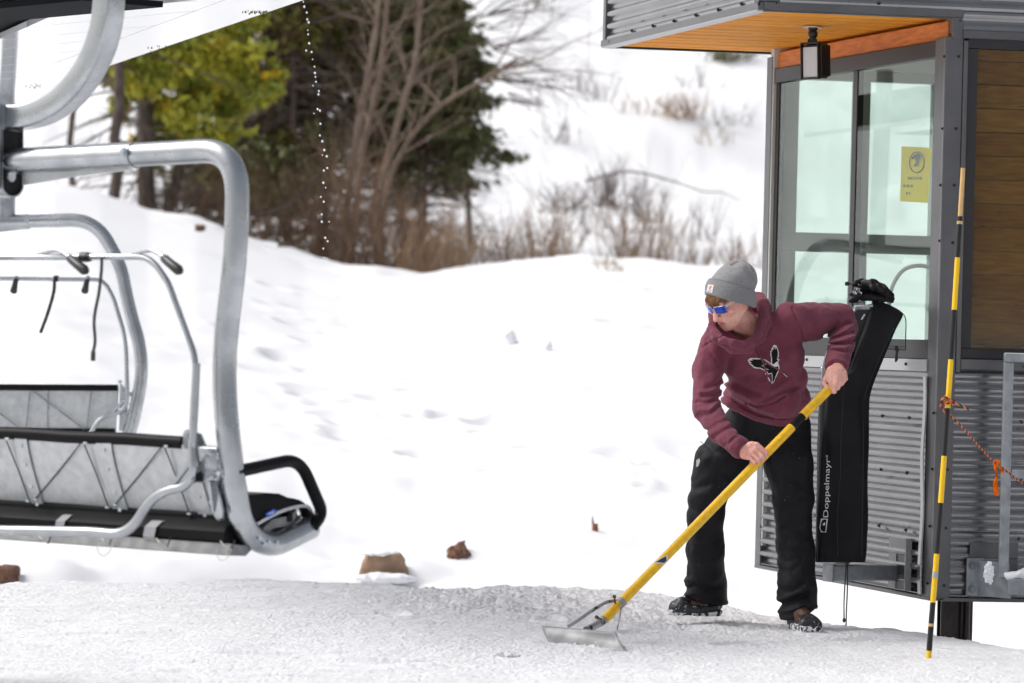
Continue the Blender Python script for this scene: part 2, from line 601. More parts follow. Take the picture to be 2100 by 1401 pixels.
M['rope_black'] = mat('black_rope_strand', (0.02, 0.02, 0.02), 0.7)
M['ribbon'] = mat('orange_flagging_tape', (0.95, 0.28, 0.01), 0.45, trans=0.0)
M['aluminium'] = mat('worn_aluminium_blade', (0.34, 0.345, 0.355), 0.5, 0.6, col2=(0.24, 0.245, 0.25), nscale=9, nlo=0.4, nhi=0.6, rough2=0.55, bump=0.1, bscale=40,
                     layers=((24, 0.66, 0.74, (0.62, 0.63, 0.66)),))
M['brace'] = mat('scuffed_steel_brace', (0.42, 0.42, 0.43), 0.4, 0.8, layers=((24, 0.55, 0.62, (0.05, 0.05, 0.05)),))
M['rock_tan'] = mat('tan_rock', (0.38, 0.25, 0.165), 0.85, col2=(0.26, 0.17, 0.11), nscale=9, bump=0.5, bscale=14, bdist=0.02)
M['rock_red'] = mat('red_brown_rock', (0.19, 0.095, 0.06), 0.85, col2=(0.12, 0.065, 0.045), nscale=9, bump=0.5, bscale=14, bdist=0.02)
M['stump'] = mat('weathered_orange_stump', (0.27, 0.10, 0.035), 0.85, col2=(0.14, 0.05, 0.02), nscale=10, stretch=(4, 4, 1))
M['bark'] = mat('grey_brown_bark', (0.13, 0.10, 0.085), 0.9, col2=(0.075, 0.055, 0.045), nscale=9, stretch=(3, 3, 0.7), bump=0.5, bscale=20, bdist=0.02)
M['bark_pale'] = mat('pale_bare_bark', (0.27, 0.20, 0.15), 0.85, col2=(0.18, 0.13, 0.10), nscale=7, stretch=(3, 3, 0.7))
M['bark_orange'] = mat('orange_brown_bark', (0.15, 0.06, 0.025), 0.9, col2=(0.07, 0.03, 0.015), nscale=7)
M['twig'] = mat('grey_twigs', (0.17, 0.14, 0.135), 0.9)
M['twig_brown'] = mat('brown_twigs', (0.19, 0.125, 0.08), 0.9)
M['willow'] = mat('orange_brown_stems', (0.33, 0.21, 0.13), 0.8, col2=(0.25, 0.165, 0.115), nscale=3)
M['reed'] = mat('dry_orange_reeds', (0.40, 0.25, 0.14), 0.8, col2=(0.28, 0.18, 0.11), nscale=3)
M['reed_pale'] = mat('dry_straw', (0.42, 0.30, 0.16), 0.8, col2=(0.30, 0.2, 0.1), nscale=3)
M['leaf_yellow'] = mat('yellow_green_foliage', (0.50, 0.47, 0.045), 0.7, col2=(0.27, 0.30, 0.04), nscale=1.6, nlo=0.4, nhi=0.6, layers=((2.6, 0.6, 0.66, (0.70, 0.45, 0.01)), (3.5, 0.70, 0.74, (0.32, 0.06, 0.01))))
M['leaf_olive'] = mat('olive_foliage', (0.13, 0.125, 0.025), 0.7, col2=(0.22, 0.20, 0.035), nscale=2.5, nlo=0.4, nhi=0.62, layers=((1.6, 0.54, 0.62, (0.13, 0.085, 0.04)), (6, 0.62, 0.7, (0.07, 0.08, 0.02))))
M['leaf_dark'] = mat('dark_spruce_foliage', (0.085, 0.10, 0.035), 0.7, col2=(0.15, 0.15, 0.05), nscale=1.4, nlo=0.42, nhi=0.62, layers=((1.8, 0.56, 0.66, (0.13, 0.09, 0.05)),))
M['sign_yellow'] = mat('yellow_sign', (0.82, 0.68, 0.01), 0.5)
M['sign_black'] = mat('sign_black_print', (0.04, 0.05, 0.03), 0.6)
M['sign_print'] = mat('faded_sign_print', (0.16, 0.16, 0.05), 0.6)
M['drop'] = mat('water', (0.9, 0.95, 1.0), 0.03, trans=0.9)
M['drop'].node_tree.nodes['Principled BSDF'].inputs['IOR'].default_value = 1.33

def translucent_mat(name, col, f=0.5):
    m = bpy.data.materials.new(name); m.use_nodes = True
    nt = m.node_tree; N = nt.nodes; N.clear()
    out = N.new('ShaderNodeOutputMaterial'); a = N.new('ShaderNodeBsdfDiffuse'); b = N.new('ShaderNodeBsdfTranslucent'); mx = N.new('ShaderNodeMixShader')
    a.inputs[0].default_value = (*col, 1); b.inputs[0].default_value = (*col, 1); mx.inputs[0].default_value = f
    nt.links.new(a.outputs[0], mx.inputs[1]); nt.links.new(b.outputs[0], mx.inputs[2]); nt.links.new(mx.outputs[0], out.inputs[0])
    return m
M['sign_yellow'] = translucent_mat('yellow_plastic_sheet', (1.0, 0.72, 0.003), 0.12)
M['ribbon'] = translucent_mat('orange_plastic_film', (0.98, 0.22, 0.01), 0.35)
def glass_mat(name, tint, gloss_rough=0.0, base=0.0):
    m = bpy.data.materials.new(name)
    m.use_nodes = True
    nt = m.node_tree; N = nt.nodes; N.clear()
    out = N.new('ShaderNodeOutputMaterial')
    tr = N.new('ShaderNodeBsdfTransparent'); tr.inputs[0].default_value = (*tint, 1)
    gl = N.new('ShaderNodeBsdfGlossy'); gl.inputs['Roughness'].default_value = gloss_rough
    gl.inputs['Color'].default_value = (0.93, 1.0, 0.96, 1)
    fr = N.new('ShaderNodeFresnel'); fr.inputs['IOR'].default_value = 1.5
    mx = N.new('ShaderNodeMixShader')
    ad = N.new('ShaderNodeMath'); ad.operation = 'MULTIPLY_ADD'
    ad.inputs[1].default_value = 1.0; ad.inputs[2].default_value = base; ad.use_clamp = True
    nt.links.new(fr.outputs[0], ad.inputs[0])
    ge = N.new('ShaderNodeNewGeometry')
    sb = N.new('ShaderNodeMath'); sb.operation = 'SUBTRACT'; sb.inputs[0].default_value = 1.0
    ml = N.new('ShaderNodeMath'); ml.operation = 'MULTIPLY'
    nt.links.new(ge.outputs['Backfacing'], sb.inputs[1])       # no total reflection where light leaves the pane again
    nt.links.new(ad.outputs[0], ml.inputs[0]); nt.links.new(sb.outputs[0], ml.inputs[1])
    nt.links.new(ml.outputs[0], mx.inputs[0])
    nt.links.new(tr.outputs[0], mx.inputs[1])
    nt.links.new(gl.outputs[0], mx.inputs[2])
    nt.links.new(mx.outputs[0], out.inputs[0])
    return m
M['glass'] = glass_mat('green_tinted_glass', (0.85, 0.92, 0.885), base=0.0)
M['glass_back'] = glass_mat('back_window_glass', (0.90, 0.945, 0.92))
M['poly'] = glass_mat('scratched_polycarbonate', (0.86, 0.82, 0.74), 0.12, 0.03)
M['clear_vinyl'] = glass_mat('crinkled_clear_vinyl', (0.80, 0.84, 0.83), 0.16, 0.32)

for k_ in M['cedar'] + M['inner_plank'] + [M['beam'], M['black_fabric'], M['vinyl'], M['arm_foam'], M['rubber']]:
    k_.node_tree.nodes['Principled BSDF'].inputs['Specular IOR Level'].default_value = 0.22

nt_ = M['clear_vinyl'].node_tree
n_ = nt_.nodes.new('ShaderNodeTexNoise'); n_.inputs['Scale'].default_value = 26; n_.inputs['Detail'].default_value = 3; n_.inputs['Distortion'].default_value = 1.5
b_ = nt_.nodes.new('ShaderNodeBump'); b_.inputs['Distance'].default_value = 0.02; b_.inputs['Strength'].default_value = 1.0
nt_.links.new(n_.outputs['Fac'], b_.inputs['Height'])
for q_ in nt_.nodes:
    if q_.type == 'BSDF_GLOSSY': nt_.links.new(b_.outputs[0], q_.inputs['Normal'])

for k_ in ('vinyl', 'arm_foam', 'rubber'):
    q_ = M[k_].node_tree.nodes['Principled BSDF']; q_.inputs['Specular IOR Level'].default_value = 0.12; q_.inputs['Base Color'].default_value = (0.005, 0.005, 0.006, 1)

for k_ in M['cedar']:
    q_ = k_.node_tree.nodes['Principled BSDF']; q_.inputs['Specular IOR Level'].default_value = 0.08; q_.inputs['Roughness'].default_value = 0.6
# ------------------------------------------------------------------ ground: one snow field to the hillside, plus the packed snow of the unloading ramp
_cu = np.array([-900, 0, 100, 200, 300, 400, 500, 620, 700, 860, 950, 1050, 1200, 1300, 1450, 1700, 2100, 3000.])
_cv = np.array([355, 372, 373, 395, 430, 452, 486, 524, 542, 556, 549, 531, 520, 527, 548, 570, 585, 585.])
YC = 52.0
def hor(u):
    return 690.0 + ROLL * (u - 1050.0)

FEET = []   # footprints and dents in the field, as (x, y, along, across, angle, depth)
def terrain(x, y):
    x = np.asarray(x, float); y = np.asarray(y, float)
    yy = np.maximum(y, 1.0)
    u = 1050 + x / np.maximum(yy, 20) * FPX
    zc = EYE[2] + (hor(u) - np.interp(u, _cu, _cv)) / FPX * YC
    z0 = -0.80
    t = np.clip((y - 21.0) / (YC - 21.0), 0, 1)
    z = z0 + (zc - z0) * (1.45 * t - 0.45 * t * t)
    s = lambda a, b: np.clip((y - a) / (b - a), 0, 1) ** 2 * (3 - 2 * np.clip((y - a) / (b - a), 0, 1))
    z = z - 0.22 * s(YC, YC + 5)
    zg = z
    flat = 2.2 + np.clip((y - 59) / 14, 0, 1) * 1.65
    k = s(55, 63)
    z = z * (1 - k) + flat * k
    z = z + np.clip(y - 72, 0, 3) * 0.27 * 1.3 + np.clip(y - 74, 0, 400) * 0.315
    z = z + 0.07 * fbm(x * 0.25, y * 0.2, oct=3, seed=3) * s(22, 34)
    z = z + 0.2 * fbm(x * 0.3, y * 0.3, oct=3, seed=5) * s(60, 80)
    z = z + 0.045 * fbm(x * 1.6, y * 1.2, oct=3, seed=15) * s(46, 51)
    # soft lumps just behind the ramp, where the rocks lie
    z = z + (0.05 * fbm(x * 1.1, y * 0.7, oct=3, seed=9)) * (1 - s(30, 44)) * s(20, 22)
    for (fx, fy, la, lb, an, dp) in FEET:
        near = (np.abs(x - fx) < 1.6) & (np.abs(y - fy) < 1.6)
        if not near.any():
            continue
        dx, dy = x[near] - fx, y[near] - fy
        a, b = dx * math.cos(an) + dy * math.sin(an), -dx * math.sin(an) + dy * math.cos(an)
        q = (a / la) ** 2 + (b / lb) ** 2
        z[near] = z[near] - dp * np.exp(-q * q) + dp * 0.35 * np.exp(-((np.sqrt(q) - 1.5) / 0.35) ** 2)
    return z

def ground_hit(u, v, y0=21.0, y1=140.0):
    ys = np.arange(y0, y1, 0.05)
    d = ray(u, v)
    pts = EYE[None] + ys[:, None] * d[None]
    g = terrain(pts[:, 0], pts[:, 1])
    w = np.nonzero(pts[:, 2] <= g)[0]
    i = w[0] if len(w) else len(ys) - 1
    return A(pts[i, 0], pts[i, 1], g[i])

def on_ground(u, y):
    x = (u - 1050) / FPX * y
    return A(x, y, float(terrain(np.array([x]), np.array([y]))[0]))

_foot_px = [(560, 627), (620, 640), (660, 662), (720, 672), (780, 725), (835, 755), (862, 780), (852, 803), (878, 828), (800, 822), (890, 856),
            (930, 852), (948, 842), (1005, 870), (1000, 886), (1085, 899), (1120, 914), (1230, 931), (1290, 942), (1360, 960), (1395, 972),
            (600, 670), (632, 705), (598, 741), (632, 803), (635, 818), (688, 836), (686, 854), (735, 873), (745, 904), (708, 888), (745, 925),
            (700, 780), (860, 940), (925, 950), (1040, 962), (1090, 968), (1210, 982), (1290, 990), (1380, 1010),
            (905, 608), (925, 590), (770, 590), (800, 580), (770, 600), (860, 578), (1075, 635), (1090, 638), (580, 740), (545, 765), (1060, 700), (1190, 605),
            (1265, 663), (1300, 580), (1350, 600), (560, 590), (640, 598), (520, 690), (505, 625), (650, 760), (1150, 640), (980, 655)]
for (u_, v_) in _foot_px:
    p = ground_hit(u_, v_)
    FEET.append((p[0], p[1], 0.22 * rng.uniform(.6, 1.4), 0.13 * rng.uniform(.8, 1.4) * (1 + (p[1] - 25) * 0.02), rng.uniform(-.5, .2), rng.uniform(.03, .065)))

for (u_, v_, la_, lb_, dp_) in ((880, 1138, .4, .5, -.035), (1000, 1128, .5, .4, -.03), (810, 1182, .3, .2, -.05), (60, 1178, .3, .4, -.05), (1110, 1108, .5, .5, -.05), (760, 1120, .4, .5, .04)):
    p = ground_hit(u_, v_)
    FEET.append((p[0], p[1], la_, lb_, 0.2, dp_))

def grid_mesh(X, Y, Z):
    ny, nx = X.shape
    V = np.stack([X.ravel(), Y.ravel(), Z.ravel()], 1)
    i = np.arange(nx * ny).reshape(ny, nx)
    F = np.stack([i[:-1, :-1].ravel(), i[:-1, 1:].ravel(), i[1:, 1:].ravel(), i[1:, :-1].ravel()], 1)
    return V, F

tt = np.concatenate([np.linspace(-1.6, -0.2, 40)[:-1], np.linspace(-0.2, 0.2, 380), np.linspace(0.2, 1.6, 40)[1:]])
ys = np.concatenate([np.array([4.0, 10.0, 15.0, 18.0]), np.geomspace(19.5, 60, 520), np.linspace(60.2, 110, 120), np.geomspace(111, 330, 30)])
TT, YY = np.meshgrid(tt, ys)
XX = TT * YY
V, F = grid_mesh(XX, YY, terrain(XX.ravel(), YY.ravel()).reshape(XX.shape))
o = link_mesh('snow_field', V, F, M['field'], base=(0, 30, 0))
tag(o, kind='structure')
# the same snow behind and beside the camera, one big sheet well below
b = MB()
b.add([(-420, -420, -1.6), (420, -420, -1.6), (420, 420, -1.6), (-420, 420, -1.6)], [(0, 1, 2, 3)])
o = build('snow_ground', b, M['field'], base=(0, 0, -1.6))
tag(o, kind='structure')

# the ramp: a raised bank of packed, raked snow
_eu = np.array([-2500, 0, 150, 330, 520, 760, 910, 1000, 1100, 1200, 1300, 1400, 1480, 1560, 1640, 1700, 1780, 1900, 1990, 2100, 3300.])
_ev = np.array([1185, 1197, 1191, 1190, 1184, 1195, 1206, 1203, 1200, 1204, 1212, 1228, 1240, 1254, 1268, 1277, 1286, 1292, 1303, 1326, 1480.])
def ramp_z(x, y):
    u = 1050 + x / y * FPX
    ye = EYE[2] * FPX / (np.interp(u, _eu, _ev) - hor(u))
    ye = ye + 0.05 * fbm(x * 7, np.zeros_like(x) + 3, oct=4, seed=21) - 0.02
    z = 0.012 * fbm(x * 1.3, y * 0.9, oct=3, seed=22)
    # loose, lumpy snow raked up near the far edge, behind the blade and round the boots
    def blob(px, py, rx, ry):
        return np.exp(-(((x - px) / rx) ** 2 + ((y - py) / ry) ** 2))
    lump = 0.18 + 0.9 * blob(-0.05, 18.4, 0.75, 0.9) + 0.6 * blob(0.9, 17.2, 0.8, 0.8) + 0.3 * blob(0.35, 15.35, 0.35, 0.25) + 0.35 * blob(-0.1, 17.3, 0.6, 0.6)
    lump = np.where(x < -0.45, lump * 0.65, lump)
    z = z + 0.012 * lump * fbm(x * 11, y * 8, oct=3, seed=23)
    z = z + 0.0075 * lump * np.abs(fbm(x * 34, y * 26, oct=3, seed=24))
    rough = 0.55 + 0.45 * np.clip(fbm(x * 1.1, y * 0.8, oct=2, seed=61) + 0.5, 0, 1.4)
    z = z + rough * 0.0034 * fbm(x * 150, y * 85, oct=2, seed=25) + 0.0016 * fbm(x * 30, y * 45, oct=2, seed=45)
    z = z + 0.007 * (np.maximum(0, vnoise(x * 75, y * 55, seed=33) - 0.70) / 0.30) * (0.5 + lump)
    # drag marks of the rake: fine ridges running left to right
    z = z + 0.0045 * fbm(x * 2.2 + y * 1.5, y * 22 - x * 2, oct=3, seed=26) * np.where(x < -0.3, 1.8, 0.8)
    for (fx, fy, an) in ((0.55, 16.2, 1.2), (0.2, 16.75, 1.6), (0.95, 15.7, 0.9), (1.5, 16.1, 0.4), (-0.5, 16.9, 1.9)):
        dx, dy = x - fx, y - fy
        a, b_ = dx * math.cos(an) + dy * math.sin(an), -dx * math.sin(an) + dy * math.cos(an)
        q = (a / 0.15) ** 2 + (b_ / 0.055) ** 2
        z = z - 0.016 * np.exp(-q * q) + 0.006 * np.exp(-((np.sqrt(q) - 1.35) / 0.25) ** 2)
    z = z + 0.02 * blob(0.0, 18.3, 0.7, 0.5)                       # low heap
    z = z - 0.028 * blob(0.75, 16.75, 0.10, 0.22) * (1 + 0.5 * fbm(x * 20, y * 20, oct=2, seed=27))   # dent left by the lifted boot
    z = z - 0.02 * blob(1.02, 16.55, 0.22, 0.05)
    z = z + 0.008 * blob(0.36, 15.18, 0.14, 0.05) + 0.006 * blob(0.10, 15.40, 0.06, 0.04)              # snow pushed up by the blade
    z = z - 0.02 * blob(-0.35, 14.5, 0.16, 0.05) + 0.016 * blob(-0.28, 14.42, 0.10, 0.03)
    # crest: rounded shoulder, then down the bank
    d = y - ye
    z = z - np.where(d > -0.15, (np.clip(d + 0.15, 0, None) ** 2) * 0.9, 0)
    z = z - np.where(d > 0, np.minimum(d * 0.75, 2.2), 0)
    return np.maximum(z, -1.7)

def ramp_rows(dy):
    return np.arange(13.2, 19.9, dy)
xs = np.concatenate([np.linspace(-6.0, -2.75, 40)[:-1], np.linspace(-2.75, 2.75, 900), np.linspace(2.75, 6.0, 40)[1:]])
ysr = np.concatenate([np.linspace(-3, 13.2, 60)[:-1], ramp_rows(0.0092), np.linspace(20.0, 22.5, 12)])
XX, YY = np.meshgrid(xs, ysr)
ZZ = np.zeros_like(XX)
nearrows = YY[:, 0] < 5
yv = np.maximum(YY, 5.0)
ZZ = ramp_z(XX.ravel(), yv.ravel()).reshape(XX.shape)
V, F = grid_mesh(XX, YY, ZZ)
o = link_mesh('packed_snow_ramp', V, F, M['ramp'], base=(0, 15, 0))
tag(o, kind='structure')
# ------------------------------------------------------------------ lift operator's hut
VPL = -1248.0
AD = unit(A((VPL - 1050) / FPX, 1.0, 0.0))             # along the window wall, away from the camera
BD = unit(A(1.0, 0.18, 0.0))                           # along the front wall, to the right
AN = unit(np.cross(A(0, 0, 1), AD)); AN = AN if AN[0] < 0 else -AN     # outward normals
BN = unit(np.cross(A(0, 0, 1), BD)); BN = BN if BN[1] < 0 else -BN
DN = 16.7
C0 = P(1926, 1034, DN); C0[2] = 0
ZB = 0.148                                              # underside of the hut
def wa(s, z, o=0.0): return C0 + AD * s + A(0, 0, z) + AN * o
def wb(s, z, o=0.0): return C0 + BD * s + A(0, 0, z) + BN * o
def pa(u, v, o=0.0):
    """photo pixel -> (s, z) on the window wall"""
    p = HIT(u, v, C0 + AN * o, AN) - C0
    return float(np.dot(p[:2], AD[:2])), float(p[2])
def pb(u, v, o=0.0):
    p = HIT(u, v, C0 + BN * o, BN) - C0
    return float(np.dot(p[:2], BD[:2])), float(p[2])
LA = pa(1572, 700)[0]
LB = 1.35
ZA_SILL = pa(1790, 735)[1]
ZTOP_B = pb(2030, 72)[1]                                # lower edge of the cladding above the front window
ZSOF = HIT(1565, 20, C0 + BN * 0.002, BN)[2]                             # underside of the roof box

hut = empty('lift_operator_hut', C0 + A(0, 0, ZB), 'grey corrugated steel hut with big glass windows and a cedar soffit', 'hut')
print('HUT', C0, 'LA', LA, 'sill', ZA_SILL, 'ztopB', ZTOP_B, 'zsof', ZSOF)

def corr(mb, org, d, n, s0, s1, z0, z1, depth=0.013, pitch=0.0605, lift=0.004, phase=0.0):
    """corrugated sheet: rounded trapezoid ribs running along d"""
    prof = []
    z = z0
    shape = [(0.0, 0), (0.10, 0), (0.17, .12), (0.30, .88), (0.37, 1), (0.60, 1), (0.67, .88), (0.80, .12), (0.87, 0)]
    k0 = math.floor((z0 - phase) / pitch)
    z_ = []
    for k in range(k0, int((z1 - phase) / pitch) + 2):
        for (t, h) in shape:
            zz = phase + (k + t) * pitch
            if z0 <= zz <= z1:
                z_.append((zz, h))
    z_ = [(z0, z_[0][1])] + z_ + [(z1, z_[-1][1])]
    ns = max(2, int((s1 - s0) / 0.25) + 1)
    vs, fs = [], []
    for (zz, h) in z_:
        for i in range(ns):
            s = s0 + (s1 - s0) * i / (ns - 1)
            w = 0.0012 * math.sin(s * 9 + zz * 5)
            vs.append(org + d * s + A(0, 0, zz) + n * (lift + depth * h + w))
    for j in range(len(z_) - 1):
        for i in range(ns - 1):
            a = j * ns + i
            fs.append((a, a + 1, a + 1 + ns, a + ns))
    mb.add(vs, fs)

def vbox(name, org, d, n, s0, s1, z0, z1, o0, o1, mt, parent, bev=0.002):
    b = MB()
    c = org + d * (s0 + s1) / 2 + A(0, 0, (z0 + z1) / 2) + n * (o0 + o1) / 2
    b.bbox(c, d * (s1 - s0) / 2, n * (o1 - o0) / 2, A(0, 0, (z1 - z0) / 2), bev)
    return build(name, b, mt, parent, smooth=False)

# window wall: framing body behind the sheets, siding, window
vbox('wall_frame', C0, AD, AN, 0.03, LA - 0.02, ZB + 0.01, ZA_SILL - 0.03, -0.10, 0.0, M['inner_wall'], hut)
b = MB(); corr(b, C0, AD, AN, 0.05, LA - 0.03, ZB + 0.01, ZA_SILL - 0.045, 0.023)
build('siding', b, M['siding'], hut, smooth=False)
vbox('wall_frame', C0, BD, BN, 0.03, LB, ZB + 0.01, pb(2030, 742)[1] - 0.02, -0.10, 0.0, M['inner_wall'], hut)
b = MB(); corr(b, C0, BD, BN, 0.05, LB, ZB + 0.01, pb(2030, 748)[1], 0.013)
build('siding', b, M['siding'], hut, smooth=False)
# floor of the hut
b = MB()
fl = [wa(0.02, 0), wb(LB, 0), wb(LB, 0) + AD * (LA - .02), wa(LA - 0.02, 0)]
b.prism([p + A(0, 0, ZB + 0.004) for p in fl], A(0, 0, 0.09))
build('floor_slab', b, M['inner_floor'], hut, smooth=False)
# drip edges under both walls
vbox('drip_edge', C0, AD, AN, 0.0, LA, ZB - 0.012, ZB + 0.004, -0.02, 0.035, M['flash'], hut)
vbox('drip_edge', C0, BD, BN, 0.02, LB, ZB - 0.012, ZB + 0.004, -0.02, 0.03, M['flash'], hut)

# corner flashing, both faces, and its bent bright lip
ZCT = pa(1940, 78)[1]
vbox('corner_flashing', C0, BD, BN, -0.030, 0.050, ZB, ZTOP_B - 0.02, -0.01, 0.024, M['flash'], hut)
vbox('corner_flashing', C0, AD, AN, -0.024, 0.10, ZB, ZCT, -0.01, 0.030, M['flash'], hut)
b = MB()
pts = []
for i in range(15):
    z = ZB + 0.01 + i * 0.068
    pts.append(wa(0.106, z, 0.034 + 0.004 * math.sin(i * 0.9)))
b.tube(pts, 1.0, section=[(0.022, 0.004), (-0.022, 0.010), (-0.024, 0.004), (0.02, -0.004)], binormal=AN)
build('bent_flashing_lip', b, M['siding'], hut, smooth=False)
# far corner
vbox('corner_flashing', C0, AD, AN, LA - 0.06, LA + 0.015, ZB - 0.01, ZCT + 0.05, -0.03, 0.028, M['flash'], hut)

# ---- window in wall A
zb0, zb1 = ZA_SILL, pa(1765, 118)[1]
WS0 = pa(1931, 600)[0]; WS1 = LA - 0.06
wz0 = ZA_SILL + 0.005
wz1 = pa(1765, 113)[1]
win = vbox('window', C0, AD, AN, WS0, WS1, wz0, wz0 + 0.085, -0.03, 0.022, M['window_frame'], hut)
fw = 0.055
vbox('frame', C0, AD, AN, WS0, WS1, wz1 - 0.07, wz1, -0.03, 0.022, M['window_frame'], win)
vbox('frame', C0, AD, AN, WS0, WS0 + 0.075, wz0 + 0.087, wz1 - 0.072, -0.025, 0.010, M['window_frame'], win)
vbox('frame', C0, AD, AN, WS1 - 0.06, WS1, wz0 + 0.087, wz1 - 0.072, -0.025, 0.010, M['window_frame'], win)
ms = pa(1752, 400)[0]
vbox('mullion', C0, AD, AN, ms - 0.028, ms + 0.028, wz0 + 0.087, wz1 - 0.072, -0.024, 0.009, M['window_frame'], win)
for s0, s1 in ((WS0 + 0.077, ms - 0.030), (ms + 0.030, WS1 - 0.062)):
    vbox('pane', C0, AD, AN, s0, s1, wz0 + 0.089, wz1 - 0.074, 0.000, 0.005, M['glass'], win, 0.0005)
vbox('window_sill', C0, AD, AN, 0.10, LA - 0.06, ZA_SILL - 0.05, ZA_SILL + 0.003, -0.01, 0.036, M['flash_light'], hut)

# timber beam above the window
bz0, bz1 = wz1 + 0.002, ZSOF - 0.012
vbox('timber_beam', C0, AD, AN, 0.03, LA - 0.01, bz0, bz1, -0.12, 0.004, M['beam'], hut, 0.004)
vbox('beam_end_cap', C0, BD, BN, 0.0, 0.045, bz0 - 0.005, pb(1950, 36)[1], 0.004, 0.03, M['flash'], hut)

# ---- front wall window (brown boards behind scratched plastic)
fz0, fz1 = pb(2030, 737)[1], pb(2030, 80)[1]
fs0 = pb(1968, 700)[0]
fwin = vbox('window', C0, BD, BN, fs0, LB, fz0, fz0 + 0.045, -0.04, 0.018, M['window_frame'], hut)
vbox('frame', C0, BD, BN, fs0, LB, fz1 - 0.045, fz1, -0.04, 0.018, M['window_frame'], fwin)
vbox('frame', C0, BD, BN, fs0, fs0 + 0.045, fz0 + 0.047, fz1 - 0.047, -0.04, 0.018, M['window_frame'], fwin)
vbox('pane', C0, BD, BN, fs0 + 0.047, LB, fz0 + 0.047, fz1 - 0.047, 0.002, 0.006, M['poly'], fwin, 0.0005)
vbox('window_trim', C0, BD, BN, 0.052, fs0 - 0.002, fz0 - 0.06, ZTOP_B - 0.03, -0.01, 0.030, M['flash'], hut)
vbox('window_trim', C0, BD, BN, fs0, LB, fz0 - 0.045, fz0 - 0.002, -0.01, 0.030, M['flash'], hut)
# interior boarded wall
PITCHW = 0.104
z = fz0 - 0.15; k = 0
while z < fz1 + 0.1:
    vbox('inner_board', C0, BD, BN, fs0 + 0.012, LB, z, z + PITCHW - 0.003, -0.12, -0.075, M['inner_plank'][(k * 2) % 3], hut, 0.002)
    z += PITCHW; k += 1

# cladding above the front window and round the roof box
OVL = 0.0
RC = HIT(1565, 20, C0 + BN * 0.002, BN); RC[2] = 0                        # front corner of the roof box
_fc = P(1246, 97, (ZSOF - EYE[2]) * FPX / 598.0) - RC; _fc[2] = 0
LF = float(np.linalg.norm(_fc)); RAD = unit(_fc)            # the roof box runs a touch steeper than the wall
RAN = unit(np.cross(A(0, 0, 1), RAD)); RAN = RAN if RAN[0] < 0 else -RAN
RB = float(np.dot((C0 - RC)[:2], BD[:2]))
ZR1 = ZSOF + 0.75
FO = float(np.dot((RC - C0)[:2], BN[:2]))                # the roof front stands this far out from the front wall
print('roof', RC, 'LF', LF, 'RB', RB, 'FO', FO)
def ra(s, z, o=0.0): return RC + RAD * s + A(0, 0, z) + RAN * o
def rb(s, z, o=0.0): return RC + BD * s + A(0, 0, z) + BN * o
b = MB(); corr(b, RC, RAD, RAN, 0.05, LF - 0.03, ZSOF + 0.030, ZR1, 0.016, phase=0.02)
build('roof_cladding', b, M['siding'], hut, smooth=False)
b = MB(); corr(b, RC, BD, BN, 0.07, RB + LB + 0.3, ZSOF + 0.030, ZR1, 0.012, phase=0.03)
build('roof_cladding', b, M['siding'], hut, smooth=False)
vbox('roof_core', RC, RAD, RAN, 0.02, LF - 0.02, ZSOF + 0.03, ZR1, -0.06, 0.0, M['flash'], hut)
vbox('roof_core', RC, BD, BN, 0.02, RB + LB + .3, ZSOF + 0.03, ZR1, -0.06, 0.0, M['flash'], hut)
b = MB()
top = [RC, rb(RB + LB + .3, 0), rb(RB + LB + .3, 0) + RAD * LF, ra(LF, 0)]
b.prism([p + A(0, 0, ZR1) for p in top], A(0, 0, 0.05))
build('roof_deck', b, M['flash'], hut, smooth=False)
ftz = ZSOF
vbox('fascia_trim', RC, RAD, RAN, -0.02, LF + 0.02, ftz, ftz + 0.032, -0.02, 0.03, M['flash'], hut)
vbox('fascia_trim', RC, BD, BN, -0.0, RB + 0.045, ftz, ftz + 0.032, -0.02, 0.03, M['flash'], hut)
vbox('soffit_edge', RC, RAD, RAN, 0.0, LF + 0.01, ftz - 0.006, ftz + 0.001, -0.03, 0.028, M['flash_light'], hut)
vbox('soffit_edge', RC, BD, BN, 0.0, RB - 0.02, ftz - 0.006, ftz + 0.001, -0.03, 0.0, M['flash'], hut)
vbox('rear_trim', RC + RAD * (LF - 0.01), BD, -RAD, -0.01, RB, ftz - 0.006, ftz + 0.03, -0.01, 0.01, M['window_frame'], hut)
vbox('corner_flashing', RC, BD, BN, -0.012, 0.068, ftz + 0.034, ZR1, -0.02, 0.022, M['flash'], hut)
vbox('corner_flashing', RC, RAD, RAN, -0.015, 0.05, ftz + 0.034, ZR1, -0.02, 0.026, M['flash'], hut)
vbox('corner_flashing', RC, RAD, RAN, LF - 0.035, LF + 0.01, ftz + 0.034, ZR1, -0.04, 0.024, M['flash'], hut)
# cladding strip on the main front wall between roof box and window
zf = pb(2030, 64)[1]
vbox('head_trim', C0, BD, BN, 0.047, LB + .1, ZTOP_B - 0.02, zf - 0.002, -0.02, 0.032, M['flash'], hut)
b = MB(); corr(b, C0, BD, BN, 0.05, LB + .1, zf, ZSOF + 0.06, 0.012)
build('siding', b, M['siding'], hut, smooth=False)
vbox('head_core', C0, BD, BN, 0.0, LB, ZTOP_B, ZSOF + 0.03, -0.09, 0.002, M['flash'], hut)

